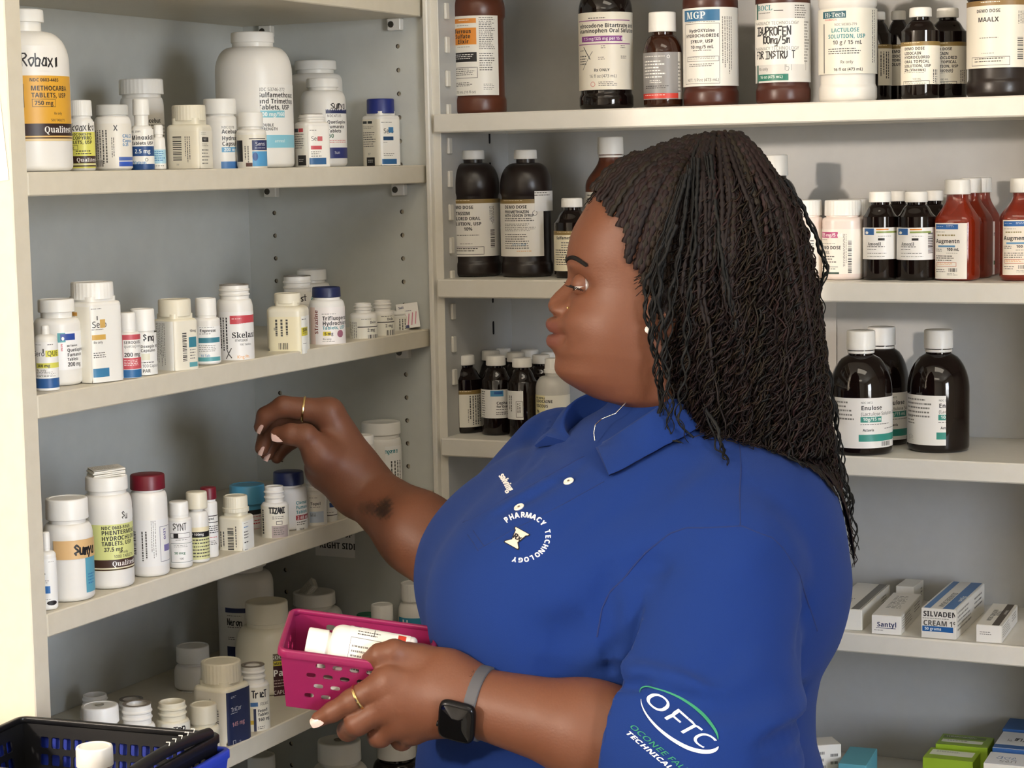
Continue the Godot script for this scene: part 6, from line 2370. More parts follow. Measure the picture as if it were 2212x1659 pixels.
	label("p026", 66.8, 106, "#eeede6", """V 2 20 8 k SINGULAIR
r 12 20 1 70 k
F 16 4 30 94 g 6""")
	label("p027", 66.8, 106, "#e8e2d0", """b 20 26 12 60
T 40 20 5 d 10mg
r 38 36 22 22 #3a7f92
f 40 62 18 24 g 4
r 38 90 24 10 #5fa0a8""")
	label("p028", 78.5, 78, "#efeeea", """b 0.7 16 9.7 54
f 19.7 2 39.2 2 k 1
T 19.7 6 6 k Enpresse
f 19.7 15 31.5 4 d 1
r 17.3 24 52.9 11 #3b7f90
f 17.3 40 44.7 16 g 4
t 19.7 60 5 b 30 Tab
r 14.7 66 55.4 9 #5ba1a6""")
	label("p029", 117.8, 104, "#eceae6", """F 14.4 12 30.2 74 k 4
r 46.7 8 82.4 18 #c5464f
f 50.8 14 26.9 4 w 1
e 46.7 24 92.4 16 #eceae6
S 48.8 44 12 k Skelaxin
t 54.9 58 6 d metaxal
t 64.9 68 4 d 100 Tablets
l 38 80 42 90 2 - d
l 48 78 36 100 2 - d
l 42 90 48 98 2 - d
t 58.9 94 6 o King Ph""")
	label("p030", 71.2, 80, "#e9dfbc", """V 8 22 4 g 00
F 16 6 34 40 d 3
B 22 56 22 14""")
	label("p031", 54, 80, "#efeee6", """f 2 6 20 5 d 1
r 0 24 34 18 #cfc344
T 3 26 7 k SONA
f 4 36 22 3 k 1
f 4 58 20 4 g 1""")
	label("p032", 55, 25, "#f1efea", """w 7.0 6 12 2 k st
T 29.0 8 10 t al""")
	label("p033", 45.6, 88, "#eeece8", """r -8.3 12 55.4 12 #56666b
T -6.1 44 9 k MG""")
	label("p034", 117.1, 84, "#f0e9e4", """r 16.5 0 16.3 84 #e8cfc2
A 27.2 4 9 #7b3527 STrazine
f 48.7 14 38.3 3 d 1
T 48.7 20 8 k Trifluoperazin
T 48.7 31 8 k Hydrochloride
T 48.7 41 7 t Tablets, USP
r 50.8 52 17.1 9 #dbc532
T 52.9 54 6 k 5 mg
e 82.1 50 17.2 16 #a06478
t 48.7 66 4 d Rx only
f 48.7 73 28.7 3 d 1
T 50.8 80 5 t SANDOZ""")
	label("p035", 86.4, 49, "#eae7da", """F 5.8 8 23.8 36 g 5
f 37.9 2 28.7 3 k 1
S 56.5 7 5 k Dolo
r 29.5 18 67.5 2 k
S 50.0 23 6 k 2 mg
B 52.1 36 38.9 10""")
	label("p036", 72, 48, "#eae7da", """f 31.9 2 32.2 3 k 1
S 44.1 6 5 k Dolo
r 16.2 14 66.0 2 k
S 39.9 20 6 k 2 mg
B 42.0 32 36.2 12""")
	label("p037", 66, 38, "#e6e3d8", """F 31.3 4 18.1 30 d 3""")
	label("p038", 49.3, 105, "#efeeea", """f 22.9 6 13.8 3 g 1
T 8.1 28 12 k r
f 10.5 46 12.4 8 d 2
r 10.5 58 14.5 16 #2f6cae
f 10.5 86 21.0 3 d 1
e 16.9 90 23.2 10 k""")
	label("p039", 44.4, 80, "#5fa3ba", """r -120.3 0 90.3 80 #5fa3ba
f 6.8 40 24.8 26 b 4""")
	label("p040", 113.8, 40, "#d9b27c", """w 45.5 12 20 4.2 k Sumya""")
	label("p041", 52.6, 22, "#ebe9e3", """w 4.8 3 14 2 d Su""")
	label("p042", 143.4, 98, "#d6d98e", """r 2.4 6 4.7 16 k
r 11.1 6 3.6 16 k
T 47.3 4 7 k NDC 0603-5165
T 47.3 13 9 k PHENTERMINE
T 47.3 25 9 k HYDROCHLOR
T 47.3 37 8 k TABLETS, USP
T 51.4 49 8 k 37.5 mg
t 84.1 58 5 k Rx only
t 71.6 66 6 k 1000 TABLETS
r -18.2 75 179.4 17 #412a20
S 67.5 79 10 w Qualitest
r -18.2 92 179.4 3 #e3dcc0
r -18.2 95 179.4 3 #412a20""")
	label("p043", 123, 99, "#e7e6e3", """b 11.4 24 19.2 50
F 45.2 24 16.5 66 d 2
F 65.7 2 12.4 88 g 3
o 84.9 16 72.0 74 #4a4c66
V 89.8 20 7 #4d4382 LEVO
r 95.3 56 33.6 14 #7d74a8""")
	label("p044", 76.8, 90, "#eceae6", """w 24.0 4 14 1.8 d SYNT
o 16.5 24 45.6 10 d
r 24.0 25 10.5 10 k
f 28.3 38 27.8 3 d 1
o 16.5 46 77.1 40 #6b7a70
f 24.0 50 32.1 6 g 2
T 24.0 64 5 #2c5b3e 50 mcg
t 34.5 76 4 d 100""")
	label("p045", 71.2, 69, "#d8d79e", """r -2.1 0 87.4 10 #e6d9b4
r -2.1 10 87.4 12 k
T 15.3 13 5 w DP 100mg
f 12.0 26 61.3 42 d 6""")
	label("p046", 46.8, 70, "#e8e5df", """r 10.5 2 40.9 2 k
T 14.8 6 5 k Synt
r 12.7 16 40.7 2 d
f 12.7 24 36.7 18 k 4
f 12.7 48 29.6 4 r 1
f 14.8 56 22.9 10 d 3""")
	label("p047", 54.7, 72, "#e6dfca", """b 22 14 14 46
F 4 22 14 40 d 2
F 40 10 6 54 d 1""")
	label("p048", 55.2, 72, "#e9e7dd", """f 4 4 20 3 g 1
f 4 12 20 5 b 1
f 4 22 20 18 d 3
f 4 44 16 6 k 1
f 4 60 14 8 g 2""")
	label("p049", 49.1, 82, "#e9e1df", """r -12.3 0 68.6 10 k
f 6.0 14 32.9 4 r 1
f 6.0 22 28.1 12 r 2
r 6.0 40 24.3 18 #bb3c44
f 8.1 44 16.2 8 w 2
r -2.0 70 58.3 10 k""")
	label("p050", 87.5, 74, "#e9e4d4", """F -2.6 8 27.6 60 d 2
w 32.0 4 11 3 k TIZANI
f 38.2 22 31.1 8 d 2
o 46.3 32 12.7 7 k
r 36.2 42 40.5 26 #b3a4a0
f 40.3 46 26.2 18 g 4""")
	label("p051", 45.7, 71, "#eae7de", """T 0.4 4 7 t Clemas
T 0.4 14 7 t Fumara
T 0.4 24 7 t Tablets
r 0.4 34 51.7 10 #a2383a
T 2.5 36 7 w 2.68 mg
f 2.5 48 29.2 10 d 2
T 7.0 62 5 d SAN""")
	label("p052", 66.3, 68, "#e7e3d8", """f 16.8 6 20.7 3 d 1
T 19.1 16 6 d Topol
f 19.1 26 22.8 3 k 1
r 16.8 36 32.6 24 #b9c5d2
f 19.1 40 14.4 8 d 2""")
	label("p053", 54.7, 70, "#ebe9e0", """t 14.8 8 9 k Oxan
t 27.5 20 6 t 50
r 29.5 28 14.3 10 #33508c
f 14.8 48 26.0 3 d 1
r 9.2 54 53.1 2 d""")
	label("p054", 62.3, 54, "#eae5d2", """b 11.3 4 14.8 34
f 36.2 30 31.9 3 t 1
r 36.2 36 51.9 11 #3aa0a4""")
	label("p055", 57, 100, "#efeeea", """w -2.5 6 9 1.6 t ingormin
F 12.2 32 34.7 60 d 4
T 64.0 22 4 d 90
b 60.0 56 8.0 40""")
	label("p056", 41.9, 70, "#efeeea", """F 47.1 6 10.0 50 d 2""")
	label("p057", 134, 110, "#e3e1db", """r 21.8 0 65.6 10 #1f2a58
f 27.4 16 43.8 4 g 1
w 27.4 24 13 2.4 k Neron
f 27.4 40 39.8 4 k 1
f 27.4 62 21.3 8 d 2
r 24.7 82 24.0 26 #1f2a58""")
	label("p058", 97.7, 132, "#3f1a1c", """r -9.8 0 130.0 16 #6b6250
S -5.8 4 8 w GOOD
r -9.8 16 130.0 10 #d9c63c
T -3.8 18 6 k Extra Stre
T -1.8 34 14 w Pain
f -1.8 56 44.9 18 #b9a8a0 3
t -1.8 78 8 w CAPLET
e 0.3 90 51.6 14 #d9c63c
t 6.4 93 7 k Contains
r -9.8 108 130.0 22 #cdbb3a
T 0.3 110 7 #6b5a20 VALUE
T 4.3 120 7 #6b5a20 SIZE""")
	label("p059", 71.6, 42, "#e9e6df", """f 4.2 2 29.4 10 k 3
f 4.2 24 25.4 5 k 1""")
	label("p060", 85, 128, "#e0d9c8", """b 62 36 8 72
f 48 14 2 20 k 1""")
	label("p061", 85, 128, "#232c50", """f 12 10 18 6 w 2
t 10 34 9 w TriCor
f 10 46 24 3 w 1
T 12 66 9 #c98f8f 145 mg
o 14 104 8 10 w
t 34 108 4 w 90""")
	label("p062", 99.4, 112, "#e5dfce", """w 46.2 8 14 2.8 k TricT
r 42.1 32 16.2 9 #3e6a9c
t 62.5 34 6 d FILMC
r 20.7 44 27.5 26 #ded3b0
r 13.6 70 36.6 9 #c9a83c
r 48.2 46 6.0 50 #2b3150
T 56.2 48 6 k Fenofi
T 56.2 56 6 k Tablets
T 56.2 66 7 k 160 mg
f 56.2 84 20.9 8 d 2""")
	label("p063", 77.5, 44, "#e9e4d6", """w 28.8 8 17 3 k TOP""")
	label("p064", 99.5, 52, "#2f8db0", """r -13.3 0 183.4 52 #2f8db0
r 14.9 4 4.2 44 w
r 25.4 4 3.4 44 w""")
	label("p065", 128.8, 170, "#e6e2d8", """r 12.1 6 66.4 10 #dd8d3c
f 37.8 9 27.5 4 w 1
f 32.2 20 31.0 3 k 1
r 12.1 26 66.4 36 #dd8a2e
T 24.3 29 8 k Ferrous
T 26.0 40 8 k Sulfate
T 32.2 51 8 k Elixir
f 32.2 66 35.2 3 g 1
r 12.1 78 66.4 20 k
f 22.5 82 50.9 12 w 3
o 12.1 110 66.4 22 k
f 18.7 113 56.7 16 d 4
f 26.0 142 47.5 10 d 3
t 22.5 160 5 d 473 mL (16 fl oz)
f 83.5 4 36.8 70 d 18
f 83.5 80 36.8 40 d 8
f 91.6 146 26.2 14 g 4""")
	label("p066", 175.6, 166, "#efe8d8", """f 48.4 12 53.0 5 d 1
r 11.3 17 139.5 2 #8a3f86
T 17.7 25 8 k ydrocodone Bitartrate and
T 17.7 36 8 k etaminophen Oral Solution
c 133.9 34 5 k
r 26.9 51 99.1 12 #8a3f8e
T 34.1 54 6 w 7.5 mg/325 mg per 15 mL
r 11.3 67 139.5 2 #8a3f86
f 77.3 72 10.1 8 d 2
f 121.1 72 12.9 8 d 2
f 17.7 80 19.6 4 d 1
f 17.7 92 28.1 22 d 4
f 71.1 96 16.2 8 d 2
f 121.1 94 18.9 8 d 2
l 34 74 52 100 2 - d
l 30 122 58 84 1.5 - g
T 60.3 121 6 d Rx ONLY
t 48.4 134 6 d 16 fl oz (473 mL)
c 58.0 154 5 r
f 71.1 149 43.1 10 k 3""")
	label("p067", 101.2, 101, "#8f8d8c", """f 17.0 8 53.5 4 w 1
c 76.7 10 3 w
f 17.0 18 53.5 40 w 6
f 33.9 60 28.6 8 w 2
f 21.3 72 64.1 8 k 2
r -1.5 88 113.5 11 #cc3f33
f 17.0 91 66.1 4 w 1""")
	label("p068", 26.4, 101, "#d8d4cc", """f -6.0 20 16.8 70 g 9""")
	label("p069", 176.5, 168, "#e9e6de", """r 18.3 5 88.8 24 #2b6a95
S 26.9 9 15 w MGP
f 20.7 30 83.2 3 k 1
o 20.7 34 85.3 128 d
T 35.4 46 7 k HydrOXYzine
T 25.0 57 7 k HYDROCHLORIDE
T 39.9 69 7 k SYRUP, USP
T 39.9 81 7 k 10 mg/5 mL
f 46.7 91 43.1 4 d 1
o 28.8 104 75.2 10 d
f 32.2 106 67.6 6 g 2
f 35.4 120 62.4 8 d 2
t 28.8 152 6 d NET: 1 Pint (473 mL)
F 112.5 20 28.1 130 g 5""")
	label("p070", 181.2, 170, "#d9d7d2", """r 19.8 0 7.2 170 #2b5f52
S 24.8 4 11 t BOCL
f 29.0 20 38.0 4 d 1
r 71.3 16 20.3 2 k
f 116.4 6 32.0 30 d 6
f 116.4 40 45.0 90 g 14
r 24.8 152 76.9 14 #2b7a66
T 32.8 155 6 w 16 oz (473 mL)
t 29.0 138 6 d Rx only
w 91.6 128 16 1 g 151
w 130.6 124 20 1 g 3l""")
	label("p071", 142.1, 98, "#efece5", """t 15.4 6 7 g PHARMACY TECHNOLOGY
w 26.8 18 17 2.8 k IBUPROFEN
w 44.5 38 15 2.6 k 100mg/ 5m
t 15.4 60 7 g PHARMACY TECHNOLOGY
w 24.5 70 15 2.6 k FOR INSTRUCT""")
	label("p072", 185.4, 140, "#ece8da", """r 33.3 6 57.0 15 #1f5a68
S 38.3 9 9 w Hi-Tech
t 38.3 22 4 r PHARMACAL
r 35.0 32 3.3 106 d
t 64.2 32 5 d NDC 50383-779
T 56.1 43 8 t LACTULOSE
T 48.4 56 8 t SOLUTION, USP
T 59.6 69 8 d 10 g / 15 mL
f 49.8 86 79.4 14 k 3
t 77.1 112 6 k Rx only
T 61.9 128 6 k 16 fl oz (473 mL)
F 154.3 4 12.5 130 d 2""")
	label("p073", 43.5, 88, "#efe9da", """r -45.6 0 433.1 9 #8d7440
f -23.5 2 50.0 4 #e8dcc0 1
F 5.0 16 25.1 60 d 4""")
	label("p074", 75.4, 88, "#efe9da", """r -4.7 0 430.8 9 #8d7440
f 16.6 2 53.0 4 #e8dcc0 1
T 16.6 12 6 k DEMO
T 16.6 22 6 k LIDOC
T 16.6 31 6 k HYDRO
T 16.6 40 6 k SOLUTIO""")
	label("p075", 124.6, 92, "#efe9da", """r -2.9 0 447.4 9 #8d7440
f 23.3 2 49.6 4 #e8dcc0 1
T 23.3 12 6 k DEMO DOSE
T 23.3 22 6 k LIDOCAIN
T 23.3 31 6 k HYDROCLORID
T 23.3 40 6 k ORAL TOPICAL
T 23.3 49 6 k SOLUTION, USP
T 23.3 58 6 k 2% (Viscous)
f 23.3 66 51.7 3 d 1
t 44.2 78 4 d 100 mL
o 19.7 84 61.8 10 k
f 25.0 86 53.2 6 d 2
F 91.0 60 15.9 34 d 3""")
	label("p076", 123.1, 90, "#efe9da", """r -2.9 0 446.8 9 #8d7440
f 23.2 2 49.5 4 #e8dcc0 1
T 23.2 12 6 k DEMO DOSE
T 23.2 22 6 k LIDOCAIN
T 23.2 31 6 k HYDROCLORID
T 23.2 40 6 k ORAL TOPICAL
T 23.2 49 6 k SOLUTION, USP
T 23.2 58 6 k 2% (Viscous)
f 23.2 66 51.6 3 d 1
t 44.0 78 4 d 100 mL
o 19.6 84 61.7 10 k
f 24.8 86 53.2 6 d 2
F 91.0 60 16.7 34 d 3""")
	label("p077", 215, 144, "#e9e4d6", """r -2.4 0 479.9 11 #8d6f42
f 64.9 3 46.6 5 w 1
T 53.2 19 7 k DEMO DOSE
T 57.3 36 10 k MAALX
f 62.5 79 47.0 5 g 1
f 67.3 112 38.2 4 g 1
o 39.2 120 88.6 18 k
f 48.9 123 72.7 12 d 2
b 145.3 80 15.1 46
F 147.7 24 15.5 30 d 3""")
	label("p078", 162.7, 122, "#e6e3dc", """r -3.9 0 463.4 9 #8d7440
f 26.3 2 53.5 4 #e8dcc0 1
T 26.3 14 7 k DEMO DOSE
T 26.3 27 7 k POTASSIM
T 26.3 38 7 k CHLORID ORAL
T 26.3 49 7 k SOLUTION, USP
T 59.0 60 7 k 10%
f 30.0 76 70.1 4 d 1
f 49.8 94 32.0 4 g 1
o 26.3 101 75.9 16 k
f 33.3 104 64.7 10 d 2
b 119.3 66 12.4 38
F 118.0 16 13.7 40 d 4""")
	label("p079", 125.1, 122, "#e7e3da", """r -2.0 0 463.9 9 #8d7440
f 28.3 2 53.7 4 #e8dcc0 1
T 32.0 13 7 k DEMO DOSE
T 32.0 24 6 k PROMETHAZIN
T 32.0 32 5 k WITH CODEIN SYRUP
c 104.3 30 5 k
f 32.0 40 78.8 9 d 2
f 32.0 52 74.4 18 g 5
f 32.0 74 64.0 34 d 7
t 51.9 94 4 b LOT 12 2024
f 63.4 110 34.7 4 o 1""")
	label("p080", 62.6, 43, "#ecebe8", """f -7.5 3 51.8 10 d 2""")
	label("p081", 159.3, 146, "#e6e3dc", """f 17.3 6 74.3 60 d 9""")
	label("p082", 120.1, 86, "#e7dfc4", """r -2.8 0 445.7 9 #8d7440
f 22.9 2 49.3 4 #e8dcc0 1
T 19.4 12 6 k Sulfameth
f 34.3 24 42.2 16 g 3
f 15.2 40 59.1 36 k 7""")
	label("p083", 123.6, 96, "#ebe3d8", """r 5 6 50 13 #b8527e
T 7 9 7 w 125 mg/5 mL
f 6 22 30 3 d 1
f 6 30 46 3 d 1
T 6 36 7 k DEMO DOSE
t 6 47 6 k AMOXIL
f 6 57 46 18 d 3
r 5 80 50 1 k
f 6 84 46 4 d 1
r 3 92 54 16 #1f4034
T 8 96 6 w Pocket Nurse
F 66 10 8 86 d 3
b 76 24 8 70""")
	label("p084", 131, 96, "#ebe3d8", """r 5 6 50 13 #b8527e
T 7 9 7 w 125 mg/5 mL
f 6 22 30 3 d 1
f 6 30 46 3 d 1
T 6 36 7 k DEMO DOSE
t 6 47 6 k AMOXIL
f 6 57 46 18 d 3
r 5 80 50 1 k
f 6 84 46 4 d 1
r 3 92 54 16 #1f4034
T 8 96 6 w Pocket Nurse
F 66 10 8 86 d 3
b 76 24 8 70""")
	label("p085", 110.8, 68, "#efedea", """r 16.0 2 27.3 14 #2f62a0
e 20.0 8 9.2 6 w
r 47.5 3 26.8 3 o
r 47.5 8 57.3 4 #8a9c50
f 51.5 18 30.0 3 d 1
r 51.5 23 14.1 5 k
S 26.4 32 6 k Amoxil
f 26.4 40 39.3 4 k 1
f 26.4 46 27.2 4 d 1
f 26.4 54 55.2 4 d 1
f 26.4 61 55.2 3 d 1""")
	label("p086", 124.6, 69, "#efedea", """r 15.5 2 28.8 14 #2f62a0
e 19.7 8 9.8 6 w
r 48.5 3 26.4 3 o
r 48.5 8 48.0 4 #8a9c50
f 52.7 18 28.8 3 d 1
r 52.7 23 14.1 5 k
S 26.5 32 6 k Amoxil
f 26.5 40 40.3 4 k 1
f 26.5 46 28.2 4 d 1
f 26.5 54 54.9 4 d 1
f 26.5 61 54.9 3 d 1
b 88.5 12 14.5 42""")
	label("p087", 75.4, 120, "#f0ebe2", """r 3 3 54 11 #2c64a8
f 6 7 20 3 w 1
f 30 5 22 6 w 2
f 4 19 30 3 d 1
f 8 25 42 7 #8d7f4c 1
T 3 35 8 k Augmentn
r 10 48 40 4 #5f90b8
T 30 54 6 k 100 mL
f 4 56 18 8 d 2
f 30 64 26 3 d 1
f 4 70 54 14 d 3
o 6 84 46 9 #b5563e
f 8 86 42 5 o 2
B 36 97 20 8
f 4 100 26 8 d 2
f 32 108 24 6 g 2""")
	label("p088", 65, 114, "#e9e4de", """t 60 22 9 k n
r 62 84 20 9 #2f6a4c""")
	label("p089", 83.5, 118, "#efe4d4", """r 3 3 54 11 #2c64a8
f 6 7 20 3 w 1
f 30 5 22 6 w 2
f 4 19 30 3 d 1
f 8 25 42 7 #8d7f4c 1
T 3 35 8 k Augmentn
r 10 48 40 4 #5f90b8
T 30 54 6 k 100 mL
f 4 56 18 8 d 2
f 30 64 26 3 d 1
f 4 70 54 14 d 3
o 6 84 46 9 #b5563e
f 8 86 42 5 o 2
B 36 97 20 8
f 4 100 26 8 d 2
f 32 108 24 6 g 2""")
	label("p090", 65.9, 79, "#e3dfd2", """r -43.9 0 442.2 9 #8d7440
f -19.1 2 48.8 4 #e8dcc0 1
F 23.3 12 31.7 64 d 5
F 19.2 40 4.1 34 g 1""")
	label("p091", 99.1, 61, "#e9e7e2", """f 9.2 4 14.8 60 d 12
r 36.2 2 28.9 13 #4d8fb8
r 44.5 4 18.4 6 #2b5a9a
T 48.5 26 6 k Cephalexi
T 48.5 34 5 k for Oral
f 48.5 42 36.4 4 k 1
f 48.5 48 36.4 8 k 2""")
	label("p092", 49.9, 61, "#e8e7e3", """F 14.0 10 12.6 38 d 2
o 33.8 22 14.5 34 d
F 37.0 26 9.3 26 d 2""")
	label("p093", 111.1, 61, "#e8e0b0", """r 37.9 0 101.8 60 #e9e7dc
T 9.6 4 4 k NO REFILL
T 9.6 10 6 k LIDOCAINE
T 9.6 20 6 k VISCOUS
T 9.6 32 6 k 2%
f 9.6 44 50.9 8 d 2""")
	label("p094", 205.8, 107, "#e9e6e1", """f 17.8 8 71.0 44 g 5
f 17.8 46 28.7 20 g 3
w 20.9 82 14 1 #b9b4ac aoe
t 101.9 8 4 d NDC 0472
T 101.9 17 9 k Enulose
t 101.9 31 7 d (Lactulose Solution, USP)
r 101.9 40 47.7 12 #2b8577
T 105.9 42 7 w 10g/15 mL
f 101.9 56 73.2 4 d 1
T 105.9 66 5 k Actavis
f 157.9 66 62.3 4 d 1
r 97.9 78 158.2 15 #2f8b7d
B 149.6 94 25.5 10""")
	label("p095", 128.6, 101, "#e9e6e1", """f -32.2 8 67.6 44 g 5
f -32.2 46 26.9 20 g 3
w -29.3 82 14 1 #b9b4ac aoe
t 48.4 8 4 d NDC 0472
T 48.4 17 9 k Enulose
t 48.4 31 7 d (Lactulose Solution, USP)
r 48.4 40 55.5 12 #2b8577
T 52.4 42 7 w 10g/15 mL
f 48.4 56 93.4 4 d 1
T 52.4 66 5 k Actavis
f 121.9 66 39.8 4 d 1
r 44.3 78 153.4 15 #2f8b7d
B 103.8 94 37.9 10""")
	label("p096", 188.9, 106, "#e9e6e1", """f 89.1 8 70.6 44 g 5
f 89.1 46 28.5 20 g 3
w 92.2 82 14 1 #b9b4ac aoe
t 172.8 8 4 d NDC 0472
T 172.8 17 9 k Enulose
t 172.8 31 7 d (Lactulose Solution, USP)
r 172.8 40 48.2 12 #2b8577
T 176.8 42 7 w 10g/15 mL
f 172.8 56 75.3 4 d 1
T 176.8 66 5 k Actavis
f 229.5 66 60.9 4 d 1
r 168.8 78 157.7 15 #2f8b7d
B 220.9 94 27.2 10""")
	label("leaflet", 60, 40, "#d9d6cd", """f 3 3 54 34 d 11""")
	label("lying", 110, 150, "#f0ede6", """o 8 6 60 138 d
F 14 12 46 126 g 6
r 76 60 22 2 d
r 78 120 16 20 #d0402c
F 76 20 14 60 d 2
r 100 8 8 18 n""")
	label("vial", 90, 110, "#efe9e4", """f 6 8 70 40 d 5
f 6 60 60 30 g 4""")
	label("stripes", 60, 68, "#ece9e4", """T 6 8 6 n Sali
f 6 20 40 4 n 1
l 8 60 14 34 3 - #d58a9a
l 18 60 24 32 3 - #d58a9a
l 28 60 34 30 3 - #c9788c
l 38 60 44 28 3 - #c9788c
l 48 58 54 26 3 - #d58a9a
r 0 60 30 8 #3a3f66""")
	label("grey_top", 44, 165, "#e3e0d8", """r 30 0 11 165 #6b6862
r 42 0 1 165 d
f 6 100 18 40 g 4""")
	label("plain_side", 160, 30, "#e4e1d6", """f 110 8 30 14 d 3""")
	label("plain_top", 36, 140, "#e0ddd6", """f 8 20 20 80 g 10""")
	label("santyl_end", 72, 46, "#e6e3dd", """T 12 16 12 n Santyl
r 10 30 50 1.5 n
f 6 36 24 4 d 1""")
	label("lines_side", 140, 30, "#e4e1d9", """f 8 4 70 22 g 5
f 90 6 40 14 d 3""")
	label("cream_end", 72, 64, "#dcd9d2", """T 3 6 11 k SILVADENE
f 3 20 60 4 g 1
T 3 26 11 d CREAM 1%
r 2 38 66 12 #1d5a9a
T 6 41 6 w 50 grams""")
	label("cream_top", 72, 290, "#dcdad4", """r 4 0 14 290 #4a78b0
r 44 0 24 290 #3f70ac
V 52 150 9 w 50 grams
V 22 120 12 d SILVADENE CREAM""")
	label("brown_top", 50, 210, "#dfdcd3", """r 30 0 15 210 #4a4036
V 6 60 9 k MORTARO CREAM
V 16 70 9 k 1% 30 g
V 32 60 6 w Glenmark""")
	label("crushed_end", 60, 42, "#e2dfd8", """f 8 16 30 10 g 2""")
	label("black_edge", 60, 106, "#e9e7e1", """r 0 0 60 12 k
f 8 24 40 60 g 8""")
	label("green_top", 120, 92, "#8fae26", """r 8 14 104 44 #dfe3cf
f 20 22 60 14 g 2""")
	label("green_back_top", 120, 92, "#7f9c2a", """r 6 10 100 22 #566b2a
f 12 14 80 10 w 2
r 8 44 96 24 #dfe3cf
f 20 50 60 10 d 1""")
	label("blue_stripe", 120, 120, "#34609c", """r 0 12 120 22 #e3e4e4""")
	label("marker_top", 120, 140, "#e2e3e3", """r 0 110 120 30 #34609c
w 40 40 34 3 k m/
w 20 60 20 1.5 d le""")
	label("scribble_top", 120, 92, "#e0e2e6", """w 20 20 30 1.6 #34609c aoe
w 30 50 24 1.6 d sen""")
	finish_labels()


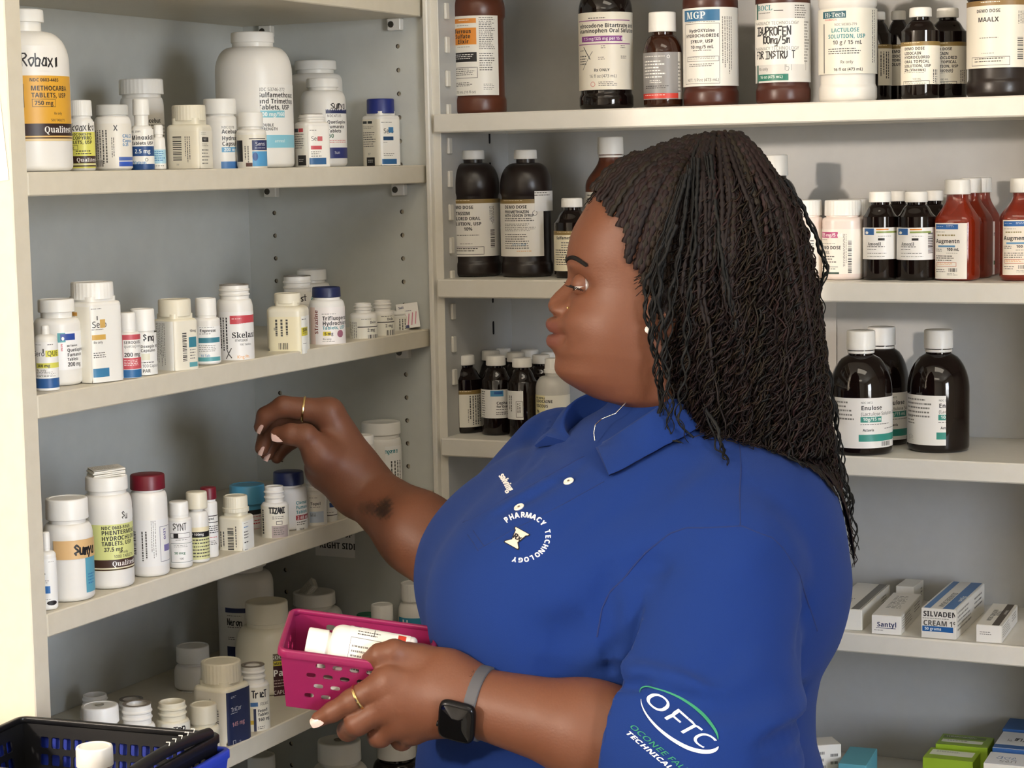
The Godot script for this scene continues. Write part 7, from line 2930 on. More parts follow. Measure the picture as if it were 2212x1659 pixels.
func build_bottles() -> void:
	container("pill_bottle", "large white bottle with a yellow and brown label at the upper shelf's near end", "pill bottles in the cream shelf unit", Vector3(-0.052, 1.5854, 0.7746), 0.6764, {"h": 0.1646, "r": 0.0447, "st": 0.1094, "nb": 0.1422, "cr": 0.0212, "cb": 0.1515, "n": 0.0182, "body": M.white, "capm": M.whitecap}, [["p001", 0.1009, 0.1262, -48, 46], ["p002", 0.0306, 0.0962, -62, 80]])
	container("pill_bottle", "small white ribbed-cap bottle, yellow label, beside the large yellow-labelled bottle", "pill bottles in the cream shelf unit", Vector3(-0.078, 1.5854, 0.6516), 0.6517, {"h": 0.0764, "r": 0.0143, "st": 0.044, "nb": 0.0565, "cr": 0.0126, "cb": 0.059, "n": 0.0108, "body": M.white, "capm": M.whitecap, "cap": "ribbed"}, [["p003", 0.042, 0.053, -70, 75], ["p004", 0.0029, 0.042, -80, 80]])
	container("pill_bottle", "white bottle under a grey screw lid, side print running downward", "pill bottles in the cream shelf unit", Vector3(-0.07, 1.5854, 0.6055), 0.637, {"h": 0.072, "r": 0.0202, "st": 0.0492, "nb": 0.0593, "cr": 0.0177, "cb": 0.0603, "n": 0.0154, "body": M.white, "capm": M.greycap, "dish": false}, [["p005", 0.0023, 0.0512, -85, 85]])
	container("pill_bottle", "slim white bottle with navy-barred label in front of a large ribbed lid", "pill bottles in the cream shelf unit", Vector3(-0.055, 1.5854, 0.5726), 0.6235, {"h": 0.0788, "r": 0.0127, "st": 0.0398, "nb": 0.0491, "cr": 0.0093, "cb": 0.0604, "n": 0.0078, "body": M.white, "capm": M.whitecap}, [["p006", 0.0002, 0.045, -80, 85]])
	container("pill_bottle", "big white bottle with wide ribbed cap behind the small front bottles", "pill bottles in the cream shelf unit", Vector3(-0.165, 1.5854, 0.4175), 0.623, {"h": 0.1087, "r": 0.0263, "st": 0.0711, "nb": 0.0866, "cr": 0.0268, "cb": 0.0904, "n": 0.0231, "body": M.white, "capm": M.whitecap, "cap": "ribbed"}, [["p007", 0.0211, 0.0628, -20, 80]])
	container("pill_bottle", "tiny white bottle with pale blue label between navy-barred and cream bottles", "pill bottles in the cream shelf unit", Vector3(-0.045, 1.5854, 0.5551), 0.6158, {"h": 0.05, "r": 0.0073, "st": 0.0304, "nb": 0.0361, "cr": 0.0055, "cb": 0.0387, "n": 0.0047, "body": M.white, "capm": M.whitecap}, [["p008", 0.0009, 0.0252, -80, 80]])
	container("pill_bottle", "square cream bottle with ribbed cap and a barcode, upper shelf middle", "pill bottles in the cream shelf unit", Vector3(-0.062, 1.5854, 0.4694), 0.2172, {"h": 0.0737, "r": 0.0223, "st": 0.0459, "nb": 0.0513, "cr": 0.0199, "cb": 0.0555, "n": 0.0171, "sq": 5, "body": M.cream, "capm": M.creamcap, "cap": "ribbed"}, [["p009", 0.0004, 0.0438, -42, 42], ["p010", 0.0004, 0.0438, 46, 132]])
	container("pill_bottle", "white bottle with thin blue bars, capsules label, left of a stepped pair", "pill bottles in the cream shelf unit", Vector3(-0.085, 1.5854, 0.3701), 0.5864, {"h": 0.0839, "r": 0.0205, "st": 0.0561, "nb": 0.0628, "cr": 0.0199, "cb": 0.065, "n": 0.0171, "body": M.white, "capm": M.whitecap}, [["p011", -0.0002, 0.0539, -40, 85]])
	container("pill_bottle", "little white bottle with dark blue square label before the giant white bottle", "pill bottles in the cream shelf unit", Vector3(-0.048, 1.5854, 0.3596), 0.5719, {"h": 0.0669, "r": 0.0182, "st": 0.0408, "nb": 0.0464, "cr": 0.0148, "cb": 0.0491, "n": 0.0127, "body": M.white, "capm": M.whitecap}, [["p012", -0.0004, 0.0397, -70, 85]])
	container("pill_bottle", "giant white bottle with light blue banded label, tallest on the upper shelf", "pill bottles in the cream shelf unit", Vector3(-0.092, 1.5854, 0.2813), 0.5698, {"h": 0.1677, "r": 0.0478, "st": 0.1169, "nb": 0.1494, "cr": 0.0269, "cb": 0.1546, "n": 0.0255, "body": M.white, "capm": M.whitecap}, [["p013", 0.0239, 0.102, 8, 88]])
	container("pill_bottle", "plain white jar-shaped bottle standing behind the navy-swoosh labelled bottle", "pill bottles in the cream shelf unit", Vector3(-0.1467, 1.5854, 0.0401), 0.5403, {"h": 0.1439, "r": 0.0361, "st": 0.1152, "nb": 0.1265, "cr": 0.0285, "cb": 0.1315, "n": 0.0247, "body": M.white, "capm": M.whitecap}, [])
	container("pill_bottle", "round white bottle with navy swoosh label and marker writing, upper shelf", "pill bottles in the cream shelf unit", Vector3(-0.098, 1.5854, 0.1045), 0.5371, {"h": 0.1166, "r": 0.0302, "st": 0.0849, "nb": 0.1007, "cr": 0.0215, "cb": 0.1044, "n": 0.0191, "body": M.white, "capm": M.whitecap}, [["p014", 0.0739, 0.0861, 8, 70], ["p015", 0.0109, 0.0751, 6, 88]])
	container("pill_bottle", "open white bottle with red-barred label left of the navy swoosh bottle", "pill bottles in the cream shelf unit", Vector3(-0.042, 1.5854, 0.2276), 1.0664, {"h": 0.0658, "r": 0.0189, "st": 0.0518, "nb": 0.0565, "n": 0.0133, "sq": 4, "body": M.white, "capm": M.whitecap, "open": true, "foil": "1"}, [["p016", 0, 0.0507, -130, -44], ["p017", 0, 0.0507, -42, 42]])
	container("pill_bottle", "square white bottle with royal blue cap standing alone at the shelf's far end", "pill bottles in the cream shelf unit", Vector3(-0.0557, 1.5854, 0.0242), 1.2426, {"h": 0.0901, "r": 0.0202, "st": 0.064, "nb": 0.0677, "cr": 0.0188, "cb": 0.0702, "n": 0.0157, "sq": 5, "body": M.white, "capm": M.royal, "dish": false}, [["p018", 0.0003, 0.0627, -132, -46], ["p019", 0.0003, 0.0627, -42, 44]])
	container("pill_bottle", "small white bottle with bright yellow bars at the near end, third shelf", "pill bottles in the cream shelf unit", Vector3(-0.0238, 1.3625, 0.7958), 0.6723, {"h": 0.0665, "r": 0.0119, "st": 0.0498, "nb": 0.0574, "cr": 0.0043, "cb": 0.0598, "n": 0.0043, "body": M.white, "capm": M.whitecap}, [["p020", 0.0002, 0.0498, -80, 85]])
	container("pill_bottle", "white bottle with teal and blue logo label behind the small yellow-barred bottle", "pill bottles in the cream shelf unit", Vector3(-0.0482, 1.3625, 0.7455), 0.6669, {"h": 0.0899, "r": 0.0241, "st": 0.0627, "nb": 0.0705, "cr": 0.019, "cb": 0.0763, "n": 0.0163, "body": M.white, "capm": M.whitecap}, [["p021", 0.0167, 0.0563, 0, 88]])
	container("pill_bottle", "tall square white bottle, wide ribbed lid, tan drop label, third shelf", "pill bottles in the cream shelf unit", Vector3(-0.0296, 1.3625, 0.7078), 1.313, {"h": 0.1058, "r": 0.0235, "st": 0.0817, "nb": 0.0856, "cr": 0.0227, "cb": 0.0876, "n": 0.0195, "sq": 5, "body": M.white, "capm": M.whitecap, "cap": "ribbed"}, [["p022", 0.0006, 0.0807, -132, -46], ["p023", 0.0006, 0.0807, -42, 42]])
	container("pill_bottle", "small white bottle with red label in front of the handwritten white bottle", "pill bottles in the cream shelf unit", Vector3(-0.016, 1.3625, 0.6663), 0.6338, {"h": 0.0705, "r": 0.013, "st": 0.0449, "nb": 0.0495, "cr": 0.0092, "cb": 0.0515, "n": 0.009, "body": M.white, "capm": M.whitecap}, [["p024", 0.0002, 0.047, -60, 85]])
	container("pill_bottle", "white bottle with marker writing behind the small red-labelled bottle", "pill bottles in the cream shelf unit", Vector3(-0.0184, 1.3625, 0.6357), 0.6267, {"h": 0.0723, "r": 0.0144, "st": 0.0424, "nb": 0.0459, "cr": 0.0134, "cb": 0.0479, "n": 0.0121, "body": M.white, "capm": M.whitecap}, [["p025", 0.0006, 0.0464, -40, 85]])
	container("pill_bottle", "cream bottle with sideways printed name and barcode, third shelf middle", "pill bottles in the cream shelf unit", Vector3(-0.0219, 1.3625, 0.5694), 1.3094, {"h": 0.0785, "r": 0.0195, "st": 0.0524, "nb": 0.0566, "cr": 0.0184, "cb": 0.0592, "n": 0.0159, "sq": 5, "body": M.cream, "capm": M.creamcap}, [["p026", -0.0008, 0.0545, -134, -46], ["p027", -0.0008, 0.0545, -44, 44]])
	container("pill_bottle", "white bottle with teal barred label left of the open red-labelled bottle", "pill bottles in the cream shelf unit", Vector3(-0.0177, 1.3625, 0.514), 0.5964, {"h": 0.0759, "r": 0.0154, "st": 0.0499, "nb": 0.0536, "cr": 0.0122, "cb": 0.0557, "n": 0.0117, "body": M.white, "capm": M.whitecap}, [["p028", 0.0024, 0.044, -70, 85]])
	container("pill_bottle", "open white bottle with a red flag on its label, third shelf centre", "pill bottles in the cream shelf unit", Vector3(-0.0237, 1.3625, 0.4451), 0.5825, {"h": 0.0865, "r": 0.0213, "st": 0.0582, "nb": 0.0702, "n": 0.017, "body": M.white, "capm": M.whitecap, "open": true, "foil": "1", "seal": true}, [["p029", -0.0009, 0.056, -85, 88]])
	container("pill_bottle", "squarish cream bottle with yellow spot label and barcode foot, third shelf", "pill bottles in the cream shelf unit", Vector3(-0.0258, 1.3625, 0.3246), 0.3477, {"h": 0.0695, "r": 0.024, "st": 0.0473, "nb": 0.0541, "cr": 0.0165, "cb": 0.057, "n": 0.0142, "sq": 4, "body": M.cream, "capm": M.creamcap}, [["p030", -0.0042, 0.0416, -40, 44], ["p031", -0.0042, 0.0416, 46, 100]])
	container("pill_bottle", "open white bottle with marker writing on a white shoulder sticker", "pill bottles in the cream shelf unit", Vector3(-0.105, 1.3625, 0.1717), 0.5521, {"h": 0.0809, "r": 0.0274, "st": 0.0475, "nb": 0.0597, "n": 0.0176, "body": M.white, "capm": M.whitecap, "open": true, "foil": "1"}, [["p032", 0.0457, 0.0609, 0, 70], ["p033", -0.0123, 0.0414, 30, 88]])
	container("pill_bottle", "white bottle at the back behind the navy-capped bottle, third shelf", "pill bottles in the cream shelf unit", Vector3(-0.1689, 1.3625, 0.0297), 0.5451, {"h": 0.0822, "r": 0.0257, "st": 0.0526, "nb": 0.0642, "cr": 0.0206, "cb": 0.0674, "n": 0.018, "body": M.white, "capm": M.whitecap}, [])
	container("pill_bottle", "white bottle with navy cap and sideways marker writing, third shelf", "pill bottles in the cream shelf unit", Vector3(-0.0252, 1.3625, 0.2322), 0.5382, {"h": 0.0713, "r": 0.0229, "st": 0.0442, "nb": 0.0554, "cr": 0.0182, "cb": 0.0583, "n": 0.0171, "body": M.white, "capm": M.navy}, [["p034", -0.003, 0.0466, -88, 84]])
	container("pill_bottle", "small open white bottle, far end of the third shelf, left of its twin", "pill bottles in the cream shelf unit", Vector3(-0.0203, 1.3625, 0.1488), 0.5208, {"h": 0.045, "r": 0.0181, "st": 0.0268, "nb": 0.0329, "n": 0.0108, "body": M.white, "capm": M.whitecap, "open": true, "seal": true}, [["p035", -0.0035, 0.0262, -80, 85]])
	container("pill_bottle", "small open white bottle furthest along the third shelf", "pill bottles in the cream shelf unit", Vector3(-0.0177, 1.3625, 0.1015), 0.5113, {"h": 0.0455, "r": 0.0153, "st": 0.0264, "nb": 0.0314, "n": 0.011, "body": M.white, "capm": M.whitecap, "open": true, "seal": true}, [["p036", -0.0032, 0.0264, -80, 85]])
	container("jar", "low white jar with a flat lid behind the small open bottles", "pill bottles in the cream shelf unit", Vector3(-0.0388, 1.3625, 0.0211), 0.5038, {"h": 0.0259, "r": 0.0171, "st": 0.0183, "nb": 0.0202, "cr": 0.0158, "cb": 0.0209, "n": 0.0136, "body": M.white, "capm": M.whitecap}, [["p037", -0.0064, 0.0177, -60, 80]])
	container("pill_bottle", "thin white bottle half hidden behind the near cream upright, fourth shelf", "pill bottles in the cream shelf unit", Vector3(-0.0155, 1.1394, 0.8194), 0.6763, {"h": 0.0799, "r": 0.0092, "st": 0.0554, "nb": 0.0603, "cr": 0.004, "cb": 0.0622, "n": 0.0036, "body": M.white, "capm": M.whitecap}, [["p038", 0.0024, 0.053, -60, 85]])
	container("pill_bottle", "white bottle with masking tape and marker writing, fourth shelf front", "pill bottles in the cream shelf unit", Vector3(-0.0279, 1.1394, 0.7679), 0.6659, {"h": 0.1067, "r": 0.0257, "st": 0.0675, "nb": 0.0807, "cr": 0.0221, "cb": 0.0847, "n": 0.019, "body": M.white, "capm": M.whitecap}, [["p039", 0.0083, 0.0478, 40, 88], ["p040", 0.0453, 0.065, -35, 88, 0.0009]])
	container("pill_bottle", "white bottle with pale green and brown label, folded leaflet on its lid", "pill bottles in the cream shelf unit", Vector3(-0.0281, 1.1394, 0.6983), 0.6467, {"h": 0.1201, "r": 0.026, "st": 0.0874, "nb": 0.101, "cr": 0.0227, "cb": 0.105, "n": 0.0205, "body": M.white, "capm": M.whitecap}, [["p041", 0.0732, 0.0843, 30, 88], ["p042", 0.0205, 0.0702, -70, 88]])
	container("pill_bottle", "tall white bottle with maroon cap, front row of the fourth shelf", "pill bottles in the cream shelf unit", Vector3(-0.023, 1.1394, 0.6314), 0.6272, {"h": 0.1122, "r": 0.0208, "st": 0.0822, "nb": 0.0936, "cr": 0.0192, "cb": 0.0957, "n": 0.0165, "body": M.white, "capm": M.maroon, "dish": false}, [["p043", 0.0121, 0.0636, -88, 86]])
	container("pill_bottle", "small white bottle with marker letters in front of a flip-top bottle", "pill bottles in the cream shelf unit", Vector3(-0.0161, 1.1394, 0.5844), 0.6129, {"h": 0.0747, "r": 0.0138, "st": 0.0541, "nb": 0.0568, "cr": 0.0112, "cb": 0.0594, "n": 0.0109, "body": M.white, "capm": M.whitecap}, [["p044", 0.0054, 0.0531, -80, 86]])
	container("pill_bottle", "cream flip-top bottle with black-barred yellow label, fourth shelf", "pill bottles in the cream shelf unit", Vector3(-0.0151, 1.1394, 0.5498), 0.604, {"h": 0.0806, "r": 0.0127, "st": 0.0506, "nb": 0.0587, "cr": 0.0122, "cb": 0.0613, "n": 0.0074, "body": M.white, "capm": M.creamcap, "dish": false}, [["p045", 0.004, 0.041, -85, 85]])
	container("pill_bottle", "narrow white bottle with maroon cap in the row behind, fourth shelf", "pill bottles in the cream shelf unit", Vector3(-0.0181, 1.1394, 0.5218), 0.5984, {"h": 0.0815, "r": 0.0099, "st": 0.061, "nb": 0.0648, "cr": 0.0096, "cb": 0.0675, "n": 0.008, "body": M.white, "capm": M.maroon, "dish": false}, [["p046", 0.0123, 0.0502, -60, 85]])
	container("pill_bottle", "squat square cream bottle with a sideways barcode, fourth shelf centre", "pill bottles in the cream shelf unit", Vector3(-0.0194, 1.1394, 0.4641), 0.1316, {"h": 0.0629, "r": 0.0171, "st": 0.0363, "nb": 0.0397, "cr": 0.0158, "cb": 0.0435, "n": 0.012, "sq": 5, "body": M.cream, "capm": M.creamcap, "cap": "skirt"}, [["p047", -0.0058, 0.0341, -42, 42], ["p048", -0.0058, 0.0341, 46, 132]])
	container("pill_bottle", "bottle with wide light blue cap and blue black label, fourth shelf", "pill bottles in the cream shelf unit", Vector3(-0.085, 1.1394, 0.3382), 0.5796, {"h": 0.0541, "r": 0.0185, "st": 0.0225, "nb": 0.0272, "cr": 0.022, "cb": 0.0307, "n": 0.0181, "body": M.sky, "capm": M.sky}, [["p049", -0.0244, 0.0237, 0, 88]])
	container("pill_bottle", "open white bottle with black marker word, fourth shelf right of light blue cap", "pill bottles in the cream shelf unit", Vector3(-0.019, 1.1394, 0.3794), 0.5664, {"h": 0.0612, "r": 0.0166, "st": 0.035, "nb": 0.0419, "n": 0.0114, "body": M.white, "capm": M.whitecap, "open": true, "seal": true}, [["p050", -0.0038, 0.0385, -85, 85]])
	container("pill_bottle", "white bottle with navy cap and plain print, fourth shelf", "pill bottles in the cream shelf unit", Vector3(-0.0314, 1.1394, 0.326), 0.5592, {"h": 0.0712, "r": 0.0221, "st": 0.0457, "nb": 0.0521, "cr": 0.019, "cb": 0.055, "n": 0.0163, "body": M.white, "capm": M.navy, "dish": false}, [["p051", -0.0033, 0.0381, 20, 88]])
	container("pill_bottle", "open white bottle with cotton in its mouth and pale blue label", "pill bottles in the cream shelf unit", Vector3(-0.0167, 1.1394, 0.2884), 0.5466, {"h": 0.056, "r": 0.0142, "st": 0.0395, "nb": 0.043, "n": 0.0103, "body": M.white, "capm": M.whitecap, "open": true, "seal": true}, [["p052", -0.0017, 0.0383, -70, 85]])
	container("pill_bottle", "white bottle with green print partly behind the raised forearm", "pill bottles in the cream shelf unit", Vector3(-0.0136, 1.1394, 0.2623), 0.5403, {"h": 0.0499, "r": 0.0111, "st": 0.0369, "nb": 0.0392, "cr": 0.0082, "cb": 0.0404, "n": 0.0076, "body": M.white, "capm": M.whitecap}, [["p053", -0.0012, 0.0404, -80, 85]])
	container("pill_bottle", "small cream bottle with teal stripe and barcode under the raised forearm", "pill bottles in the cream shelf unit", Vector3(-0.015, 1.1394, 0.216), 0.5317, {"h": 0.0382, "r": 0.0125, "st": 0.0285, "nb": 0.0297, "cr": 0.0095, "cb": 0.031, "n": 0.0089, "body": M.cream, "capm": M.creamcap}, [["p054", -0.0029, 0.0297, -85, 85]])
	container("pill_bottle", "large white bottle with marker writing just above the raised wrist", "pill bottles in the cream shelf unit", Vector3(-0.0641, 1.1394, 0.0314), 0.5135, {"h": 0.0964, "r": 0.0274, "st": 0.0617, "nb": 0.0745, "cr": 0.0271, "cb": 0.0797, "n": 0.0249, "body": M.white, "capm": M.whitecap}, [["p055", 0.0004, 0.0649, 10, 86]])
	container("pill_bottle", "white bottle left of the large one above the raised wrist", "pill bottles in the cream shelf unit", Vector3(-0.024, 1.1394, 0.1567), 0.5234, {"h": 0.0952, "r": 0.0183, "st": 0.0676, "nb": 0.0805, "cr": 0.017, "cb": 0.083, "n": 0.0164, "body": M.white, "capm": M.whitecap}, [["p056", 0.0215, 0.0645, 0, 80]])
	container("pill_bottle", "tall white bottle with navy bands and marker word, back of the lower shelf", "pill bottles in the cream shelf unit", Vector3(-0.19, 0.9148, 0.1895), 0.5819, {"h": 0.1578, "r": 0.0374, "st": 0.1156, "nb": 0.1345, "cr": 0.0287, "cb": 0.1408, "n": 0.0243, "body": M.white, "capm": M.whitecap}, [["p057", 0.0204, 0.0903, -68, 60]])
	container("pill_bottle", "big cream bottle with maroon and yellow label behind the pink basket", "pill bottles in the cream shelf unit", Vector3(-0.105, 0.9148, 0.2712), 0.5719, {"h": 0.1156, "r": 0.0419, "st": 0.0474, "nb": 0.084, "cr": 0.0275, "cb": 0.0889, "n": 0.0263, "body": M.cream, "capm": M.creamcap}, [["p058", -0.0261, 0.0547, 8, 88]])
	container("pill_bottle", "white bottle with a folded leaflet leaning on its lid behind pink basket", "pill bottles in the cream shelf unit", Vector3(-0.15, 0.9148, 0.0797), 0.5485, {"h": 0.0867, "r": 0.0385, "st": 0.0515, "nb": 0.0645, "cr": 0.0295, "cb": 0.0691, "n": 0.0257, "body": M.white, "capm": M.whitecap}, [])
	container("pill_bottle", "grey white bottle in the shaded back left of the lower shelf", "pill bottles in the cream shelf unit", Vector3(-0.2, 0.9148, 0.3029), 0.6086, {"h": 0.0562, "r": 0.0247, "st": 0.0218, "nb": 0.0316, "cr": 0.0214, "cb": 0.0353, "n": 0.018, "body": M.white, "capm": M.whitecap}, [["p059", -0.025, 0.0009, -40, 60]])
	container("pill_bottle", "square cream bottle with dark navy panel, front of the lower shelf", "pill bottles in the cream shelf unit", Vector3(-0.0287, 0.9148, 0.4926), -0.068, {"h": 0.0944, "r": 0.0263, "st": 0.0626, "nb": 0.0671, "cr": 0.024, "cb": 0.0704, "n": 0.0207, "sq": 5, "body": M.cream, "capm": M.creamcap, "cap": "ribbed"}, [["p060", -0.009, 0.0626, -44, 42], ["p061", -0.009, 0.0626, 48, 134]])
	container("pill_bottle", "open white bottle with marker word and mustard stripe beside navy panel bottle", "pill bottles in the cream shelf unit", Vector3(-0.021, 0.9148, 0.4363), 0.5796, {"h": 0.0765, "r": 0.0187, "st": 0.052, "nb": 0.0566, "n": 0.0137, "body": M.white, "capm": M.whitecap, "open": true, "foil": "1", "seal": true}, [["p062", -0.0107, 0.0532, -85, 85]])
	container("pill_bottle", "open cream bottle with marker letters behind the black basket rim", "pill bottles in the cream shelf unit", Vector3(-0.024, 0.9148, 0.5998), 0.6195, {"h": 0.0723, "r": 0.0194, "st": 0.0449, "nb": 0.0524, "n": 0.015, "body": M.cream, "capm": M.whitecap, "open": true}, [["p063", 0.0267, 0.0503, -40, 80]])
	container("pill_bottle", "cream capped bottle between black basket rim and the square navy panel bottle", "pill bottles in the cream shelf unit", Vector3(-0.0204, 0.9148, 0.5439), 0.6045, {"h": 0.0561, "r": 0.0182, "st": 0.0254, "nb": 0.0309, "cr": 0.0158, "cb": 0.0341, "n": 0.0136, "body": M.cream, "capm": M.creamcap}, [])
	container("pill_bottle", "open white bottle with torn seal standing behind the black basket", "pill bottles in the cream shelf unit", Vector3(-0.0293, 0.9148, 0.6584), 0.6365, {"h": 0.0831, "r": 0.0195, "st": 0.0543, "nb": 0.0616, "n": 0.0154, "body": M.white, "capm": M.whitecap, "open": true, "foil": "1"}, [])
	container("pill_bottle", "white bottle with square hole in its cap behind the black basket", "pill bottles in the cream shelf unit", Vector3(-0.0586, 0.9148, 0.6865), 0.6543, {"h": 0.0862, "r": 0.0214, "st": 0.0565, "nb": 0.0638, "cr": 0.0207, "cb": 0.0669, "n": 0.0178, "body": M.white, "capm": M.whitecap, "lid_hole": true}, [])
	container("pill_bottle", "open white bottle at the dim back of the lower shelf, near end", "pill bottles in the cream shelf unit", Vector3(-0.225, 0.9148, 0.4781), 0.6564, {"h": 0.0314, "r": 0.0188, "st": 0.0082, "nb": 0.0151, "n": 0.0143, "body": M.white, "capm": M.whitecap, "open": true}, [])
	container("pill_bottle", "open white bottle at the dim back, right of the other open one", "pill bottles in the cream shelf unit", Vector3(-0.19, 0.9148, 0.452), 0.6391, {"h": 0.022, "r": 0.0177, "st": -0.0008, "nb": 0.005, "n": 0.0144, "body": M.white, "capm": M.whitecap, "open": true, "foil": "1"}, [])
	container("pill_bottle", "white bottle with ribbed cap and teal band beside the blue shirt", "pill bottles in the cream shelf unit", Vector3(-0.0187, 0.9148, 0.0283), 0.4987, {"h": 0.0991, "r": 0.0243, "st": 0.0556, "nb": 0.0718, "cr": 0.0205, "cb": 0.0751, "n": 0.0173, "body": M.white, "capm": M.whitecap, "cap": "ribbed"}, [["p064", 0.0197, 0.0536, -70, 80]])
	container("pill_bottle", "white capped bottle left of the ribbed-cap teal bottle", "pill bottles in the cream shelf unit", Vector3(-0.052, 0.9148, 0.0635), 0.5153, {"h": 0.0732, "r": 0.0191, "st": 0.0376, "nb": 0.0473, "cr": 0.0153, "cb": 0.0506, "n": 0.0131, "body": M.white, "capm": M.whitecap}, [])
	container("pill_bottle", "green capped bottle showing just over the pink basket rim", "pill bottles in the cream shelf unit", Vector3(-0.1011, 0.9148, 0.0202), 0.5229, {"h": 0.0468, "r": 0.0162, "st": 0.0204, "nb": 0.031, "cr": 0.0149, "cb": 0.0336, "n": 0.0128, "body": M.white, "capm": M.green}, [])
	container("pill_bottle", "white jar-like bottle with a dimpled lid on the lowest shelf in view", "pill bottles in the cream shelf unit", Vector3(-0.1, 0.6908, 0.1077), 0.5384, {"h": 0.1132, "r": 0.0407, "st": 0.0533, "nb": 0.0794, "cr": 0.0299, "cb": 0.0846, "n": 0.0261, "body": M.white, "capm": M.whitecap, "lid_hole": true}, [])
	container("pill_bottle", "dark brown bottle with white cap below the holding hand", "pill bottles in the cream shelf unit", Vector3(-0.0493, 0.6908, 0.0382), 0.5101, {"h": 0.1041, "r": 0.0342, "st": 0.0539, "nb": 0.0724, "cr": 0.0271, "cb": 0.0764, "n": 0.0239, "body": M.pet, "capm": M.whitecap}, [])
	container("pill_bottle", "small white bottle at the dim back of the lowest shelf in view", "pill bottles in the cream shelf unit", Vector3(-0.17, 0.6908, 0.1953), 0.5769, {"h": 0.1087, "r": 0.0225, "st": 0.0766, "nb": 0.0856, "cr": 0.0188, "cb": 0.0894, "n": 0.0161, "body": M.white, "capm": M.greycap}, [])
	container("pill_bottle", "brown plastic bottle with orange-panelled label at the top shelf's left end", "liquid medicine bottles on the white steel shelves", Vector3(0.0393, 1.6531, -0.085), 0.462, {"h": 0.1943, "r": 0.038, "st": 0.1441, "nb": 0.1679, "cr": 0.0153, "cb": 0.1723, "n": 0.0132, "shape": "ring", "body": M.tan, "capm": M.whitecap}, [["p065", 0.0254, 0.1328, -78, 46]])
	container("pill_bottle", "glossy black bottle with magenta-striped white label, top shelf", "liquid medicine bottles on the white steel shelves", Vector3(0.241, 1.6531, -0.06), 0.4005, {"h": 0.1868, "r": 0.0359, "st": 0.1265, "nb": 0.1591, "cr": 0.0147, "cb": 0.1627, "n": 0.0127, "shape": "ring", "body": M.pet, "capm": M.whitecap}, [["p066", 0.0257, 0.1265, -86, 86]])
	container("pill_bottle", "short amber bottle with white cap and grey label ending in red", "liquid medicine bottles on the white steel shelves", Vector3(0.3255, 1.6531, -0.05), 0.3733, {"h": 0.1235, "r": 0.0254, "st": 0.0693, "nb": 0.0944, "cr": 0.0181, "cb": 0.0979, "n": 0.0139, "shape": "dome", "body": M.amber, "capm": M.whitecap, "dish": false}, [["p067", 0.0107, 0.0711, -88, 50], ["p068", 0.0107, 0.0711, 50, 86]])
	container("pill_bottle", "red brown bottle with blue logo block on its white label, top shelf", "liquid medicine bottles on the white steel shelves", Vector3(0.3875, 1.6531, -0.062), 0.3504, {"h": 0.1783, "r": 0.0357, "st": 0.1335, "nb": 0.1501, "cr": 0.015, "cb": 0.1548, "n": 0.0129, "shape": "ring", "body": M.brown, "capm": M.whitecap}, [["p069", 0.0256, 0.1253, -84, 86]])
	container("pill_bottle", "red brown bottle with a hand-lettered white sticker, top shelf", "liquid medicine bottles on the white steel shelves", Vector3(0.4861, 1.6531, -0.06), 0.3159, {"h": 0.1724, "r": 0.0348, "st": 0.133, "nb": 0.1446, "cr": 0.0142, "cb": 0.1492, "n": 0.0122, "shape": "ring", "body": M.brown, "capm": M.whitecap}, [["p070", 0.0269, 0.126, -88, 88], ["p071", 0.0491, 0.1063, -90, 48, 0.0007]])
	container("pill_bottle", "opaque white plastic bottle with green-lettered cream label, top shelf", "liquid medicine bottles on the white steel shelves", Vector3(0.5691, 1.6531, -0.066), 0.2855, {"h": 0.168, "r": 0.0365, "st": 0.1302, "nb": 0.1405, "cr": 0.0146, "cb": 0.1451, "n": 0.0125, "shape": "ring", "body": M.white, "capm": M.whitecap}, [["p072", 0.0346, 0.1153, -86, 84]])
	container("pill_bottle", "dark bottle just right of the white plastic bottle, back row of top shelf", "small dark brown medicine bottles on the white steel shelves", Vector3(0.5917, 1.6531, -0.125), 0.2713, {"h": 0.1153, "r": 0.0172, "st": 0.0866, "nb": 0.1024, "cr": 0.0092, "cb": 0.1048, "n": 0.0074, "shape": "cone", "body": M.pet, "capm": M.whitecap, "dish": false}, [["p073", 0.0215, 0.0732, 0, 86]])
	container("pill_bottle", "dark bottle behind the beige-banded front pair, back row of top shelf", "small dark brown medicine bottles on the white steel shelves", Vector3(0.6057, 1.6531, -0.172), 0.2618, {"h": 0.1185, "r": 0.0162, "st": 0.0877, "nb": 0.1055, "cr": 0.0096, "cb": 0.1066, "n": 0.0077, "shape": "cone", "body": M.pet, "capm": M.whitecap, "dish": false}, [["p074", 0.0222, 0.0746, -80, 80]])
	container("pill_bottle", "dark bottle with gold-banded label, front of three on the top shelf", "small dark brown medicine bottles on the white steel shelves", Vector3(0.6672, 1.6531, -0.045), 0.2516, {"h": 0.1119, "r": 0.0236, "st": 0.0833, "nb": 0.0968, "cr": 0.0137, "cb": 0.1002, "n": 0.0109, "shape": "cone", "body": M.pet, "capm": M.whitecap, "dish": false}, [["p075", 0.0179, 0.0698, -86, 86]])
	container("pill_bottle", "dark bottle with shaded gold-banded label, left of the large dark bottle", "small dark brown medicine bottles on the white steel shelves", Vector3(0.6886, 1.6531, -0.095), 0.2391, {"h": 0.1133, "r": 0.0237, "st": 0.0837, "nb": 0.0985, "cr": 0.0136, "cb": 0.1013, "n": 0.0109, "shape": "cone", "body": M.pet, "capm": M.whitecap, "dish": false}, [["p076", 0.0191, 0.0706, -86, 86]])
